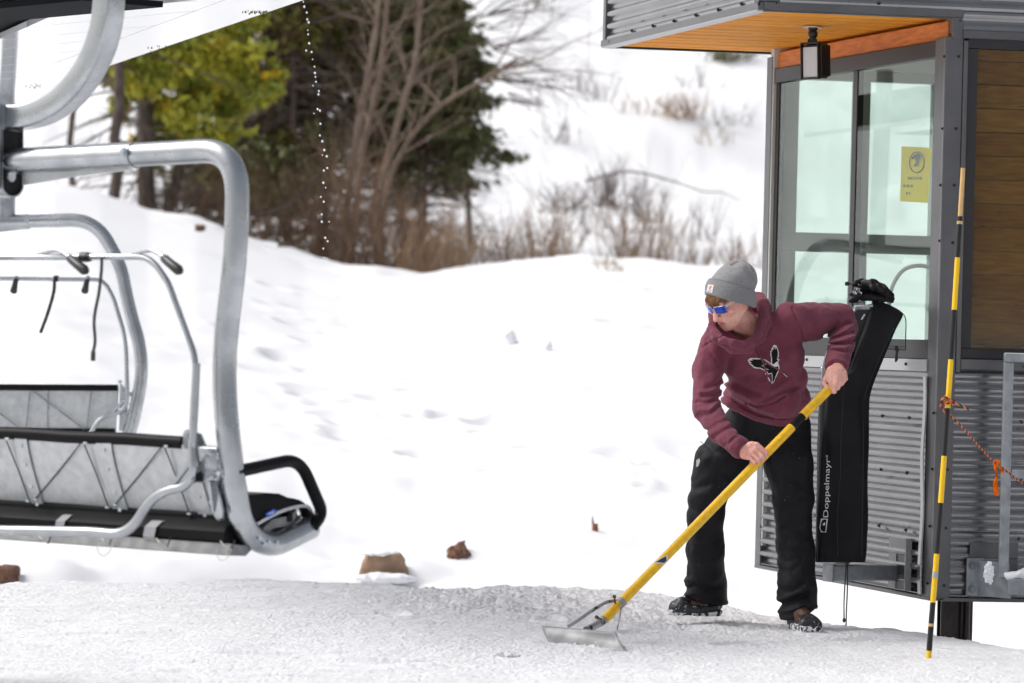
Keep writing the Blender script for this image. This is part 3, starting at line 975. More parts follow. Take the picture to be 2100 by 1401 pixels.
# soffit boards, running towards the hut and on over its ceiling
NB = 38
bw = (LF - 0.06) / NB
for k in range(NB):
    s0 = 0.035 + k * bw
    xl = (RB - 0.03 + LB * 0.8) / 2 if k > 1 else (RB - 0.02) / 2
    c = RC + RAD * (s0 + bw / 2) + BD * xl + BD * 0.02 + A(0, 0, ZSOF + 0.012 + 0.001 * (k % 3))
    b = MB()
    b.bbox(c, RAD * (bw / 2 - 0.003), BD * xl, A(0, 0, 0.009), 0.006)
    build('soffit_board', b, M['cedar'][(k * 7 + k // 3) % 3], hut, smooth=False)
b = MB()
b.prism([p + A(0, 0, ZSOF + 0.026) for p in (ra(0.02, 0, -.02), rb(RB + LB * .8, 0, -.02), rb(RB + LB * .8, 0, -.02) + RAD * (LF - .05), ra(LF - 0.03, 0, -.02))], A(0, 0, 0.02))
build('soffit_backing', b, M['window_frame'], hut, smooth=False)

# rear wall with two windows, seen through the glass; right wall closes the room
RW = C0 + AD * (LA - 0.02)
RN = -BN
def rear(name, s0, s1, z0, z1, mt, par=hut, o0=-0.06, o1=0.0, bev=0.002):
    return vbox(name, RW, BD, RN, s0, s1, z0, z1, o0, o1, mt, par, bev)
def pr(u, v):
    p = HIT(u, v, RW, RN) - RW
    return float(np.dot(p[:2], BD[:2])), float(p[2])
sx = [pr(1590, 400)[0], pr(1628, 400)[0], pr(1742, 400)[0], pr(1774, 400)[0], pr(1903, 400)[0]]
zz_ = [pr(1740, 168)[1], pr(1740, 480)[1], pr(1740, 519)[1], pr(1740, 705)[1]]
rear('rear_wall', -0.02, LB, ZB + 0.1, zz_[3], M['inner_wall'])
rear('rear_wall', -0.02, LB, zz_[0] + 0.05, ZSOF + 0.01, M['inner_wall'])
rear('rear_wall', sx[4] + 0.04, LB, zz_[3] + 0.001, zz_[0] + 0.049, M['inner_wall'])
rear('corner_post', -0.02, 0.035, zz_[3] + .001, zz_[0] + 0.049, M['inner_wall'])
for (a0, a1) in ((0.036, (sx[2] + sx[3]) / 2), ((sx[2] + sx[3]) / 2 + 0.002, sx[4] + 0.039)):
    first = a0 < 0.05
    e0, e1 = (sx[1], sx[2]) if first else (sx[3], sx[4])
    w = rear('window', a0, a1, zz_[0], zz_[0] + 0.048, M['inner_frame'])
    rear('frame', a0, a1, zz_[2] - (zz_[1] - zz_[2]) * -0.0 - 0.0, zz_[1], M['inner_frame'], w) if zz_[1] > zz_[2] else None
    rear('frame', a0, e0, zz_[3] + .002, zz_[2] - .001, M['inner_frame'], w)
    rear('frame', a0, e0, zz_[1] + .001, zz_[0] - .001, M['inner_frame'], w)
    rear('frame', e1, a1, zz_[3] + .002, zz_[2] - .001, M['inner_frame'], w)
    rear('frame', e1, a1, zz_[1] + .001, zz_[0] - .001, M['inner_frame'], w)
    rear('pane', e0, e1, zz_[3] + .002, zz_[2] - .001, M['glass_back'], w, -0.034, -0.030, 0.0005)
    rear('pane', e0, e1, zz_[1] + .001, zz_[0] - .001, M['glass_back'], w, -0.034, -0.030, 0.0005)
vbox('side_wall', C0 + BD * (LB - 0.03), AD, BD, -0.02, LA, ZB, ZSOF, -0.06, 0.03, M['inner_wall'], hut)
# swivel chair back inside, only its rounded top shows over the sill
b = MB()
pts = [P(1822, 660, 18.4), P(1826, 600, 18.4), P(1850, 556, 18.4), P(1888, 545, 18.4), P(1915, 560, 18.4), P(1925, 620, 18.4)]
b.tube(spline(pts, 6), 0.010, 8)
swc = empty('swivel_chair', (P(1870, 700, 18.4)[0], 18.4, ZB + 0.1), 'pale framed chair standing inside the hut behind the glass', 'chair')
build('back_frame', b, M['lens_white'], swc)
b = MB()
c = P(1872, 740, 18.4)
b.bbox(c, A(0.08, 0, 0), A(0, 0.02, 0), A(0, 0, 0.07), 0.02)
build('backrest', b, M['inner_frame'], swc)
b = MB(); b.disc(A(c[0], 18.3, 0.62), A(0, 0, 1), 0.2, 0.06, 20); build('seat', b, M['inner_frame'], swc)
b = MB(); b.disc(A(c[0], 18.3, ZB + .094), A(0, 0, 1), 0.03, 0.375, 12); build('leg', b, M['galv'], swc)

# screws
def screw_proto():
    b = MB()
    b.disc((0, 0, 0), (0, 0, 1), 0.0085, 0.003, 10)
    b.disc((0, 0, 0.003), (0, 0, 1), 0.0058, 0.006, 6)
    me_o = link_mesh('screw', np.array(b.v), b.f, M['screw'], None, False, base=(0, 0, 0))
    return me_o
sp = screw_proto()
first = [True]
def screw(p, n, sc=1.0, parent=hut):
    global sp
    if first[0]:
        o = sp; first[0] = False
    else:
        o = sp.copy(); scene.collection.objects.link(o)
    o.parent = parent
    o.location = Vector(tuple(p - BASE[parent.name]))
    o.rotation_euler = Vector(tuple(n)).to_track_quat('Z', 'Y').to_euler()
    o.scale = (sc, sc, sc)
    BASE[o.name] = p
for (u, v) in ((1820, 853), (1875, 857), (1817, 963), (1870, 970), (1813, 1078), (1868, 1087), (1809, 1170), (1666, 838), (1666, 950), (1571, 1080), (1663, 1062)):
    s, z = pa(u, v); screw(wa(s, z, 0.021), AN, 1.15)
for (u, v) in ((1916, 847), (1913, 962), (1908, 1079), (1903, 1196), (1938, 116), (1934, 264), (1930, 380), (1928, 494)):
    s, z = pa(u, v, 0.03); screw(wa(s, z, 0.032), AN, 0.8)
for (u, v) in ((1818, 745), (1874, 747), (1670, 738)):
    s, z = pa(u, v); screw(wa(s, z, 0.036), AN, 0.9)
for (u, v) in ((1966, 116), (1961, 264), (1957, 380), (1954, 498), (1943, 963), (1940, 1083), (1936, 1201), (2095, 866), (2094, 983), (2089, 1105), (2098, 752)):
    s, z = pb(u, v, 0.025); screw(wb(s, z, 0.024), BN, 0.8)
for (u, v) in ((1297, 63), (1340, 53), (1383, 43), (1428, 31), (1474, 20), (1522, 8), (1558, 8), (1252, 85)):
    p = HIT(u, v, RC + RAN * 0.022, RAN); screw(p, RAN, 1.1)
for (u, v) in ((1592, 7), (1803, 7), (1968, 43)):
    p = HIT(u, v, RC + BN * 0.022, BN); screw(p, BN, 0.9)

# steel post under the hut (wide flange)
pc = P(1958, 1262, 17.15)
post = empty('steel_support_post', (pc[0], pc[1], -1.0), 'rust stained black steel post under the corner of the hut', 'post')
b = MB()
hw = 0.072
b.box((pc[0], pc[1] - 0.07, -0.45), A(hw, 0.012, 0), A(0, 0.007, 0), A(0, 0, 0.59))
b.box((pc[0], pc[1] + 0.07, -0.45), A(hw, 0.012, 0), A(0, 0.007, 0), A(0, 0, 0.59))
build('flange', b, M['steel_post'], post, smooth=False)
b = MB(); b.box((pc[0] + 0.02, pc[1], -0.45), A(0.006, 0, 0), A(0, 0.062, 0), A(0, 0, 0.588)); build('web', b, M['steel_post'], post, smooth=False)
b = MB(); b.tube([A(pc[0] + 0.045, pc[1] - 0.09, -1.0), A(pc[0] + 0.045, pc[1] - 0.09, 0.13)], 0.012, 10); b.tube([A(pc[0] + 0.022, pc[1] - 0.087, -1.0), A(pc[0] + 0.022, pc[1] - 0.087, 0.13)], 0.008, 10)
build('conduit', b, M['steel_post'], post)

# galvanised arm and its flashing on the window wall
arm = empty('galvanised_outrigger', P(1850, 1190, 17.2), 'stubby galvanised steel box arm poking out of the wall under the cover', 'bracket')
sL, zL = pa(1842, 1175)
aw = wa(sL, 0, -0.02); az = EYE[2] - (1171 - hor(1780)) * 17.15 / FPX
end = P(1700, 1171, 16.95); end[2] = az
d = unit(aw * A(1, 1, 0) - end * A(1, 1, 0)); L_ = np.linalg.norm((aw - end)[:2])
b = MB(); b.bbox(A(*(aw[:2] + end[:2]) / 2, az), d * L_ / 2, unit(np.cross(d, A(0, 0, 1))) * 0.035, A(0, 0, 0.036), 0.006)
build('box_arm', b, M['galv_dull'], arm, smooth=False)
b = MB(); b.bbox(A(*(end[:2] - d[:2] * 0.004), az), d * 0.003, unit(np.cross(d, A(0, 0, 1))) * 0.04, A(0, 0, 0.04), 0.002)
build('end_plate', b, M['galv_dull'], arm, smooth=False)
s0, z1_ = pa(1834, 1098); s1, z0_ = pa(1876, 1212)
sa, sb = min(s0, s1), max(s0, s1)
vbox('flashing_plate', C0, AD, AN, sa, sb, z1_ - 0.075, z1_, 0.021, 0.025, M['flash'], hut)
vbox('flashing_plate', C0, AD, AN, sa, sa + 0.07, z0_, z1_ - 0.077, 0.021, 0.025, M['flash'], hut)
vbox('flashing_plate', C0, AD, AN, sb - 0.09, sb, z0_, z1_ - 0.077, 0.021, 0.025, M['flash'], hut)
vbox('wall_opening', C0, AD, AN, sa + 0.071, sb - 0.091, z0_, z1_ - 0.077, 0.018, 0.0205, M['black_plastic'], hut)
vbox('flashing_return', C0, AD, AN, sa - 0.004, sa, z0_, z1_, 0.02, 0.05, M['flash_light'], hut)

# bolted bracket and guard rail on the front wall
rail = empty('galvanised_guard_rail', P(2064, 1200, 16.7), 'galvanised square tube guard rail bolted to the front of the hut, snow on its foot', 'railing')
def pbo(u, v, o): return HIT(u, v, C0 + BN * o, BN)
s0, z1_ = pb(1986, 1112); s1, z0_ = pb(2082, 1226)
vbox('flashing_plate', C0, BD, BN, s0, s1, z1_ - 0.068, z1_, 0.021, 0.025, M['flash'], hut)
vbox('flashing_plate', C0, BD, BN, s0, s0 + 0.062, z0_, z1_ - 0.07, 0.021, 0.025, M['flash'], hut)
vbox('flashing_plate', C0, BD, BN, s1 - 0.04, s1, z0_, z1_ - 0.07, 0.021, 0.025, M['flash'], hut)
sP0, zP1 = pb(1985, 1145, .05); sP1, zP0 = pb(2005, 1222, .05)
vbox('base_plate', C0, BD, BN, sP0, sP1 + 0.03, zP0, zP1, 0.026, 0.046, M['galv_dull'], rail)
for (u, v) in ((1994, 1160), (1993, 1208)):
    p = pbo(u, v, 0.046)
    b = MB(); b.disc(p, BN, 0.019, 0.003, 16); build('washer', b, M['bolt_grey'], rail, smooth=False)
    b = MB(); b.disc(p + BN * .003, BN, 0.013, 0.011, 6); build('bolt_head', b, M['bolt_grey'], rail, smooth=False)
# stub arm with web, running out towards the camera and right
OUT = 0.30
pA, pB = pbo(2022, 1185, 0.04), pbo(2022, 1185, 0.0)
b = MB()
w0 = [pbo(2006, 1150, 0.046), pbo(2006, 1222, 0.046)]
x_ = BN * 0.16 + BD * 0.09
b.prism([w0[0], w0[0] + x_ * .95, w0[1] + x_, w0[1]], BD * 0.008)
build('gusset', b, M['galv_dull'], rail, smooth=False)
pt = pbo(2050, 1196, 0.0) + BN * 0.2
zc_ = EYE[2] - (1201 - hor(2080)) * pt[1] / FPX
b = MB()
b.bbox(A(pt[0] + 0.30, pt[1] - 0.05, zc_ - 0.004), A(0.33, -0.03, 0), A(0.003, 0.035, 0), A(0, 0, 0.036), 0.006)
build('foot_beam', b, M['galv_dull'], rail, smooth=False)
pz = [HIT(2063, v, pt, A(0, 1, 0)) for v in (733, 1180)]
pz[0][0] = pz[1][0] = (pz[0][0] + pz[1][0]) / 2
ztop = pz[0][2]; zmid = HIT(2063, 972, pt, A(0, 1, 0))[2]
RX = pz[0][0]
b = MB(); b.bbox(A(RX, pt[1], (zc_ + 0.032 + ztop - 0.021) / 2), A(0.0205, 0, 0), A(0, 0.0205, 0), A(0, 0, (ztop - 0.021 - zc_ - 0.032) / 2), 0.004)
build('rail_post', b, M['galv_dull'], rail, smooth=False)
b = MB(); b.bbox(A(RX - 0.0205 + 0.35, pt[1] - 0.01, ztop), A(0.35, -0.01, 0), A(0, 0.0205, 0), A(0, 0, 0.0205), 0.004)
build('top_rail', b, M['galv_dull'], rail, smooth=False)
b = MB(); b.bbox(A(RX + 0.022 + 0.34, pt[1] - 0.01, zmid), A(0.34, -0.01, 0), A(0, 0.0205, 0), A(0, 0, 0.0205), 0.004)
build('middle_rail', b, M['galv_dull'], rail, smooth=False)
# snow on the foot beam
def clod(name, c, r, label, par=None, sub=3, m=M['snowcap'], base=None, amp=0.35, cat='snow clump', seed=0, group=None):
    def fn(X, Y, Z):
        d = ell(X, Y, Z, c, r)
        s_ = min(r)
        return d + amp * s_ * fbm(X / s_ * 0.8, Y / s_ * 0.8, Z / s_ * 0.8, 3, seed=seed)
    r = np.asarray(r, float)
    V, F = sdf_mesh(fn, c - r * 1.7, c + r * 1.7, float(min(r)) / 5)
    o = link_mesh(name, V, F, m, par)
    if par is None: tag(o, label, cat, group)
    return o
clod('snow_clump', A(RX + 0.10, pt[1] - 0.02, zc_ + 0.045), A(0.10, 0.035, 0.028), 'clump of snow lying on the guard rail foot beam', seed=4)
clod('snow_clump', P(2028, 1175, pt[1] - 0.06), A(0.022, 0.008, 0.05), 'streak of wet snow stuck on the gusset plate beside the bolts', seed=5, amp=.6)
clod('snow_clump', P(1951, 1217, 16.78), A(0.018, 0.012, 0.02), 'small lump of snow at the foot of the corner flashing', seed=6, amp=.5)

# floodlight
fl = empty('floodlight', P(1668, 55, 17.2), 'black square floodlight hanging from the cedar soffit', 'floodlight')
def fp(u, v, y=17.2): return P(u, v, y)
top = fp(1667, 55); top[2] = ZSOF - 0.004
yy = EYE[2] and (ZSOF - EYE[2]) * FPX / (hor(1667) - 55)
def fp(u, v, dy=0.0): return P(u, v, yy + dy)
b = MB(); b.disc(fp(1667, 55) , A(0, 0, -1), 0.048, 0.006, 20); build('mount_plate', b, M['chrome'], fl)
b = MB(); b.tube([fp(1667, 55), fp(1667, 62)], 0.022, 12); b.ball(fp(1667, 70), 0.023, 12, 8); b.tube([fp(1667, 76), fp(1666, 86)], [0.016, 0.014], 10); b.box(fp(1666, 84), A(.022, 0, 0), A(0, .012, 0), A(0, 0, .008))
build('knuckle', b, M['black_plastic'], fl)
# housing: lens faces left and slightly to the camera
ln = unit(A(-0.74, -0.66, -0.05))                          # lens direction
sd_ = unit(np.cross(A(0, 0, 1), ln)); upv = unit(np.cross(ln, sd_))
hc = fp(1676, 125)
b = MB(); b.bbox(hc, ln * 0.034, sd_ * 0.050, upv * 0.080, 0.012); build('housing', b, M['black_plastic'], fl, smooth=False)
b = MB()
for sg in (-1, 1):
    b.bbox(hc + ln * 0.044 + sd_ * sg * 0.052, ln * 0.010, sd_ * 0.003, upv * 0.084, 0.002)
    b.bbox(hc + ln * 0.044 + upv * sg * 0.080, ln * 0.010, sd_ * 0.049, upv * 0.004, 0.002)
build('bezel', b, M['black_plastic'], fl, smooth=False)
b = MB(); b.bbox(hc + ln * 0.040 - upv * 0.006, ln * 0.004, sd_ * 0.047, upv * 0.068, 0.001); build('lens', b, M['lens_white'], fl, smooth=False)
for k in range(5):
    b = MB(); b.bbox(hc - ln * 0.038 + sd_ * (k - 2) * 0.019, ln * 0.006, sd_ * 0.003, upv * 0.07, 0.001); build('cooling_fin', b, M['black_plastic'], fl, smooth=False)

# yellow notice hung inside the glass
yq = 17.42
sg_ = empty('yellow_notice', P(1877, 415, yq), 'yellow warning notice with a round black symbol hanging inside the hut window', 'sign')
yl, yr = 17.60, 17.22
q = [P(1846, 413, yl), P(1903, 416, yr), P(1911, 303, yr), P(1849, 300, yl)]
def PS(u, v, dd=0.0):
    y_ = yl + (yr - yl) * (u - 1847) / 60.0
    return P(u, v, y_ - 0.010 - dd)
b = MB(); b.prism(q, A(0, 0.003, 0)); build('sheet', b, M['sign_yellow'], sg_, smooth=False)
b = MB()
pts = [PS(1880 + 15 * math.cos(t), 333 + 21 * math.sin(t)) for t in np.linspace(0, 2 * math.pi, 29)[:-1]]
b.tube(pts, 0.0028, 6, closed=True)
build('symbol_ring', b, M['sign_black'], sg_)
b = MB()
b.prism([PS(u, v) for u, v in ((1877, 317), (1883, 315), (1886, 322), (1883, 340), (1876, 343), (1873, 340), (1878, 333), (1877, 325), (1871, 327), (1869, 323))], A(0, 0.001, 0))
build('symbol_figure', b, M['sign_black'], sg_, smooth=False)

for (u0_, u1_, v0_) in ((1862, 1892, 366), (1852, 1897, 382), (1858, 1893, 397)):
    b = MB()
    n_ = 6
    for k in range(n_):
        ua = u0_ + (u1_ - u0_) * k / n_
        b.prism([PS(ua, v0_ - 3), PS(ua + (u1_ - u0_) / n_ * .72, v0_ - 3), PS(ua + (u1_ - u0_) / n_ * .72, v0_ + 2.5), PS(ua, v0_ + 2.5)], A(0, 0.001, 0))
    build('print_line', b, M['sign_print'], sg_, smooth=False)
# ------------------------------------------------------------------ white gloss roof panels of the lift terminal, over the chairs
CZ = EYE[2] + 1.41
def cz(u, v): return P(u, v, 1.41 * FPX / (hor(u) - v))
can = empty('terminal_roof', A(-2.2, 19, CZ), 'glossy white panelled underside of the lift terminal roof at the top', 'canopy')
E0, E1 = cz(620, 1), cz(30, 201)
ED = unit((E1 - E0) * A(1, 1, 0))
EIN = unit(np.cross(A(0, 0, 1), ED)); EIN = EIN if EIN[0] < 0 else -EIN
e0, e1 = E0 - ED * 0.6, E1 + ED * 0.8
b = MB()
b.prism([e0, e1, e1 + EIN * 0.30, e0 + EIN * 0.30], A(0, 0, 0.03))
build('edge_panel', b, M['white_panel'], can, smooth=False)
SD = unit((cz(385, 24) - cz(0, 62)) * A(1, 1, 0))      # direction of the seams
SN = unit(np.cross(A(0, 0, 1), SD)); SN = SN if SN[1] > 0 else -SN
i0 = E0 + EIN * 0.304
def on_inner(o):
    """where the seam line at offset o meets the border panel"""
    a, c = SD[:2], ED[:2]
    q = (cz(0, 62) + SN * o)[:2]
    M2 = np.array([[a[0], -c[0]], [a[1], -c[1]]])
    t = np.linalg.solve(M2, i0[:2] - q)
    return A(*(q + a * t[0]), CZ)
offs = [-0.30]
for v in (62, 83, 101, 119, 135, 149, 163):
    offs.append(float(np.dot((cz(0, v) - cz(0, 62))[:2], SN[:2])))
offs += [offs[-1] + .4]
for a_, b_ in zip(offs[:-1], offs[1:]):
    p, q = on_inner(a_ + 0.005), on_inner(b_ - 0.005)
    mb = MB()
    mb.prism([p, q, q - SD * 1.5, p - SD * 1.5], A(0, 0, 0.03))
    build('roof_panel', mb, M['white_panel'], can, smooth=False)
mb = MB()
p, q = on_inner(-0.302), on_inner(0.1)
p0, p1 = cz(0, 32), cz(192, 14)
dd = unit((p1 - p0) * A(1, 1, 0))
mb.prism([p0 - dd * .6 + A(0, 0, -0.03), p1 + dd * 0.55 + A(0, 0, -0.03), p1 + dd * 0.55 - SN * 0.4 + A(0, 0, -0.03), p0 - dd * .6 - SN * 0.4 + A(0, 0, -0.03)], A(0, 0, 0.026))
build('dark_trim', mb, M['dark_panel'], can, smooth=False)
mb = MB()
mb.prism([e0 - EIN * -0.35 + A(0, 0, .05), e1 + EIN * 0.35 + A(0, 0, .05), e1 + EIN * 1.5 + A(0, 0, .05), e0 + EIN * 1.5 + A(0, 0, .05)], A(0, 0, 0.25))
build('roof_body', mb, M['dark_panel'], can, smooth=False)
# dark specks on the gloss underside, a painted reflection of the trees
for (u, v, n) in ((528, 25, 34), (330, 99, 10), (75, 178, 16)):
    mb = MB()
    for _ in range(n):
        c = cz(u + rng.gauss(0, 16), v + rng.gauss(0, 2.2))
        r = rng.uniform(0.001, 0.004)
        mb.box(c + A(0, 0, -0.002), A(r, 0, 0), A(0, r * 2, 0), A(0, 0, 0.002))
    o = build('tree_reflection_specks', mb, M['leaf_dark'], can, smooth=False); tag(o, kind='stuff')

# ------------------------------------------------------------------ near chair
LD = unit(A(0.80, -0.60, 0)); FD = unit(A(0.60, 0.80, 0))
O = P(465, 900, 14.0)
def hb(u, v, off=0.0): return HIT(u, v, O + FD * off, FD)
def ha(u, v, off=0.0): return HIT(u, v, O + LD * off, LD)
chair = empty('chairlift_chair', A(O[0] - .8, O[1] + .5, 0.44), 'galvanised chairlift chair in front, its black padded seat seen from behind', 'chairlift chair', 'chairs hanging from the lift')
def part(name, mb, m, par=chair, smooth=True, **k):
    return build(name, mb, m, par, smooth, **k)
# frame tube
pb_ = [hb(20, 331), hb(250, 319), hb(435, 311), hb(487, 372), hb(486, 470), hb(455, 700), hb(456, 790), hb(468, 900)]
pa_ = [ha(484, 1010), ha(520, 1116), ha(565, 1116), ha(637, 1081)]
path = fillet(pb_[:2] + [hb(487, 306)] + [hb(486, 500), hb(456, 745), hb(470, 930)] + [ha(496, 1085)] + [ha(552, 1124)] + [pa_[-1]], [0.01, 0.17, 0.2, 0.2, 0.2, 0.1, 0.10], 9)
mb = MB(); mb.tube(path, 0.0445, 20)
part('frame_tube', mb, M['galv'])
# outer sleeve on the top tube with its bolt, and the gusset under it
mb = MB(); mb.tube([hb(-20, 333.5), hb(278, 318.2)], 0.050, 20)
slv = part('sleeve', mb, M['galv'])
mb = MB(); c = hb(255, 312, -0.05); mb.disc(c, -FD, 0.019, 0.004, 14); mb.disc(c - FD * .004, -FD, 0.012, 0.009, 6); part('bolt', mb, M['bolt'], slv, smooth=False)
mb = MB(); mb.prism([hb(45, 350, -.008), hb(270, 338, -.008), hb(262, 349, -.008), hb(150, 362, -.008), hb(45, 380, -.008)], FD * 0.016)
part('gusset', mb, M['galv'], smooth=False)
# clamp: U-shaped strap round a rubber block
CL = HIT(24, 330, O + LD * (np.dot(hb(24, 330) - O, LD)), FD)
def cu(u, v, l=0.0):
    """plane of the clamp's open side: F and z, at lateral position of the clamp"""
    return HIT(u, v, CL + LD * l, LD)
prof = [cu(6, 262), cu(6, 378)] + [cu(26.5 - 20.5 * math.cos(t), 378 + 24 * math.sin(t)) for t in np.linspace(0.2, math.pi - 0.2, 12)] + [cu(47, 378), cu(47, 270)]
mb = MB()
inner = prof; outer = []
ctr = cu(26, 340)
for p_ in prof:
    outer.append(p_ + unit(p_ - cu(26, 350)) * 0.007)
n_ = len(prof)
vs = inner + outer + [p_ - LD * 0.11 for p_ in inner] + [p_ - LD * 0.11 for p_ in outer]
fs = []
for i in range(n_ - 1):
    fs += [(i, i + 1, n_ + i + 1, n_ + i), (2 * n_ + i + 1, 2 * n_ + i, 3 * n_ + i, 3 * n_ + i + 1), (i + 1, i, 2 * n_ + i, 2 * n_ + i + 1), (n_ + i, n_ + i + 1, 3 * n_ + i + 1, 3 * n_ + i)]
mb.add(vs, fs)
part('clamp_strap', mb, M['galv'])
mb = MB(); mb.prism([p_ - LD * 0.012 + unit(p_ - ctr) * -0.003 for p_ in prof], -LD * 0.09); part('rubber_block', mb, M['rubber'], smooth=False)
mb = MB(); mb.bbox(cu(4, 240) - LD * 0.05 - FD * .02, LD * 0.06, FD * 0.035, A(0, 0, 0.05), 0.006); part('clamp_plate', mb, M['galv'], smooth=False)
mb = MB(); mb.bbox(cu(-6, 320) - LD * 0.05, LD * 0.06, FD * 0.012, A(0, 0, 0.15), 0.004); part('clamp_plate', mb, M['galv'], smooth=False)
c = cu(20, 362); mb = MB(); mb.disc(c, LD, 0.021, 0.012, 16); part('clamp_pin', mb, M['chrome'])
# hanger: rounded square tube swinging up and over
arc = [hb(0, 241), hb(26, 241), hb(60, 238), hb(95, 226), hb(130, 205), hb(160, 176), hb(185, 140), hb(204, 100), hb(216, 60), hb(222, 20), hb(225, -40), hb(226, -160), hb(226, -420)]
sq = []
for q in range(4):
    a0 = math.pi / 2 * q
    for t in (-0.32, -0.12, 0.12, 0.32):
        aa = a0 + math.pi / 4 + t * 1.1
        cx, cy = math.copysign(0.72, math.cos(a0 + math.pi / 4)), math.copysign(0.72, math.sin(a0 + math.pi / 4))
        sq.append((cx + 0.28 * math.cos(a0 + math.pi / 4 + t * 2.4), cy + 0.28 * math.sin(a0 + math.pi / 4 + t * 2.4)))
mb = MB(); mb.tube(spline(arc, 5), 0.047, section=sq, binormal=FD)
part('hanger', mb, M['galv'], sharp=50)

# seat back: curved sheet
def prof_back(t):
    """t 0 top .. 1 bottom: (forward, height) of the sheet"""
    return 0.115 * t ** 1.35
zt, zb = hb(375, 912)[2], HIT(430, 1068, O + FD * 0.11, FD)[2]
l1, l0 = float(np.dot((hb(440, 1000) - O), LD)), -2.25
def cl(l, f, z): return A(*(O[:2] + LD[:2] * l + FD[:2] * f), z)
mb = MB()
nt_, nl_ = 14, 12
for side in (0, 1):
    vs = []
    for j in range(nt_ + 1):
        t = j / nt_
        for i in range(nl_ + 1):
            vs.append(cl(l0 + (l1 - l0) * i / nl_, prof_back(t) + side * 0.003, zt + (zb - zt) * t))
    fs = []
    for j in range(nt_):
        for i in range(nl_):
            a = j * (nl_ + 1) + i
            f = (a, a + 1, a + nl_ + 2, a + nl_ + 1)
            fs.append(f if side else f[::-1])
    mb.add(vs, fs)
part('back_sheet', mb, M['galv_sheet'])
def on_back(u, v, o=-0.006):
    """pixel -> point on the seat back sheet (o behind it)"""
    f = 0.05
    for _ in range(6):
        p = HIT(u, v, O + FD * (f + o), FD)
        t = min(1, max(0, (p[2] - zt) / (zb - zt)))
        f = prof_back(t)
    return HIT(u, v, O + FD * (f + o), FD)
for (ut, vt, w_) in ((43, 905, 28), (213, 915, 34), (388, 925, 30)):
    l_c = float(np.dot(on_back(ut, vt) - O, LD))
    hw_ = w_ / FPX * 14.2 / 0.8 / 2
    mb = MB()
    for j in range(14):
        t0, t1 = j / 14, (j + 1) / 14
        sh = 0.0
        a, b2 = cl(l_c - hw_, prof_back(t0) - 0.004, zt + (zb - zt) * t0), cl(l_c + hw_, prof_back(t0) - 0.004, zt + (zb - zt) * t0)
        c_, d_ = cl(l_c + hw_, prof_back(t1) - 0.004, zt + (zb - zt) * t1), cl(l_c - hw_, prof_back(t1) - 0.004, zt + (zb - zt) * t1)
        mb.prism([a, b2, c_, d_], -FD * 0.004)
    rib = part('back_strap', mb, M['galv_sheet'])
    for t in (0.12, 0.38, 0.68, 0.93):
        p = cl(l_c, prof_back(t) - 0.008, zt + (zb - zt) * t)
        mb = MB(); mb.disc(p, -FD, 0.0085, 0.004, 8); part('rivet', mb, M['bolt'], rib, smooth=False)
# padding rolls
def roll(name, l0_, l1_, f, z, r, m, squash=1.0, seg=16, zslope=0.0):
    mb = MB()
    sec = [(math.cos(2 * math.pi * k / seg), squash * math.sin(2 * math.pi * k / seg)) for k in range(seg)]
    n = 14
    pts = [cl(l0_ + (l1_ - l0_) * i / n, f, z + 0.002 * math.sin(i * 1.7)) for i in range(n + 1)]
    mb.tube(pts, r, section=sec, binormal=A(0, 0, 1))
    return part(name, mb, m)
zp = hb(300, (891 + 916) / 2)[2]
roll('top_pad', l0, float(np.dot(hb(374, 905) - O, LD)), 0.008, zp, 0.024, M['vinyl'])
zlp = (HIT(300, 1042, O + FD * .1, FD)[2] + HIT(300, 1060, O + FD * .1, FD)[2]) / 2
roll('lower_pad', l0, l1 + 0.03, 0.112, zlp - 0.003, 0.020, M['vinyl'], 1.2)
# seat: cushion and pan from a side profile, pushed along the bench
zs = EYE[2] - (1014 - hor(520)) * 14.2 / FPX
def side(fs_, name, m, la=l0, lb=l1 + 0.02, smooth=True, n=1):
    mb = MB()
    pts = [cl(la, f, z) for f, z in fs_]
    n_ = len(pts)
    vs = []
    K = 16
    for k in range(K + 1):
        l = la + (lb - la) * k / K
        for f, z in fs_:
            vs.append(cl(l, f, z))
    fq = []
    for k in range(K):
        for i in range(n_):
            j = (i + 1) % n_
            fq.append((k * n_ + i, k * n_ + j, (k + 1) * n_ + j, (k + 1) * n_ + i))
    fq.append(tuple(range(n_ - 1, -1, -1))); fq.append(tuple(K * n_ + i for i in range(n_)))
    mb.add(vs, fq)
    return part(name, mb, m, smooth=smooth, sharp=50)
zr = HIT(300, 1075, O + FD * 0.03, FD)[2]
zlow = HIT(300, 1106, O + FD * 0.02, FD)[2]
cush = [(0.115, zlp + 0.005), (0.16, zs - 0.005), (0.26, zs + 0.006), (0.34, zs + 0.002), (0.405, zs - 0.018), (0.435, zs - 0.055), (0.425, zs - 0.085), (0.38, zs - 0.075), (0.28, zs - 0.085), (0.16, zlow - 0.002), (0.07, zlow - 0.004), (0.038, zlow + 0.012), (0.036, zlow + 0.045), (0.06, zr + 0.012)]
side(cush, 'seat_cushion', M['vinyl'])
zmt = zlow - 0.001; zmb = HIT(300, 1128, O + FD * 0.03, FD)[2]
pan = [(0.045, zmt + .004), (0.12, zmt - .006), (0.28, zs - 0.092), (0.375, zs - 0.082), (0.40, zs - 0.07), (0.415, zs - 0.05), (0.42, zs - 0.07), (0.40, zs - 0.105), (0.375, zs - 0.118), (0.28, zs - 0.125), (0.13, zmb - 0.004), (0.035, zmb), (0.031, zmb + 0.004)]
side(pan, 'seat_pan', M['pan'], lb=l1 + 0.045)
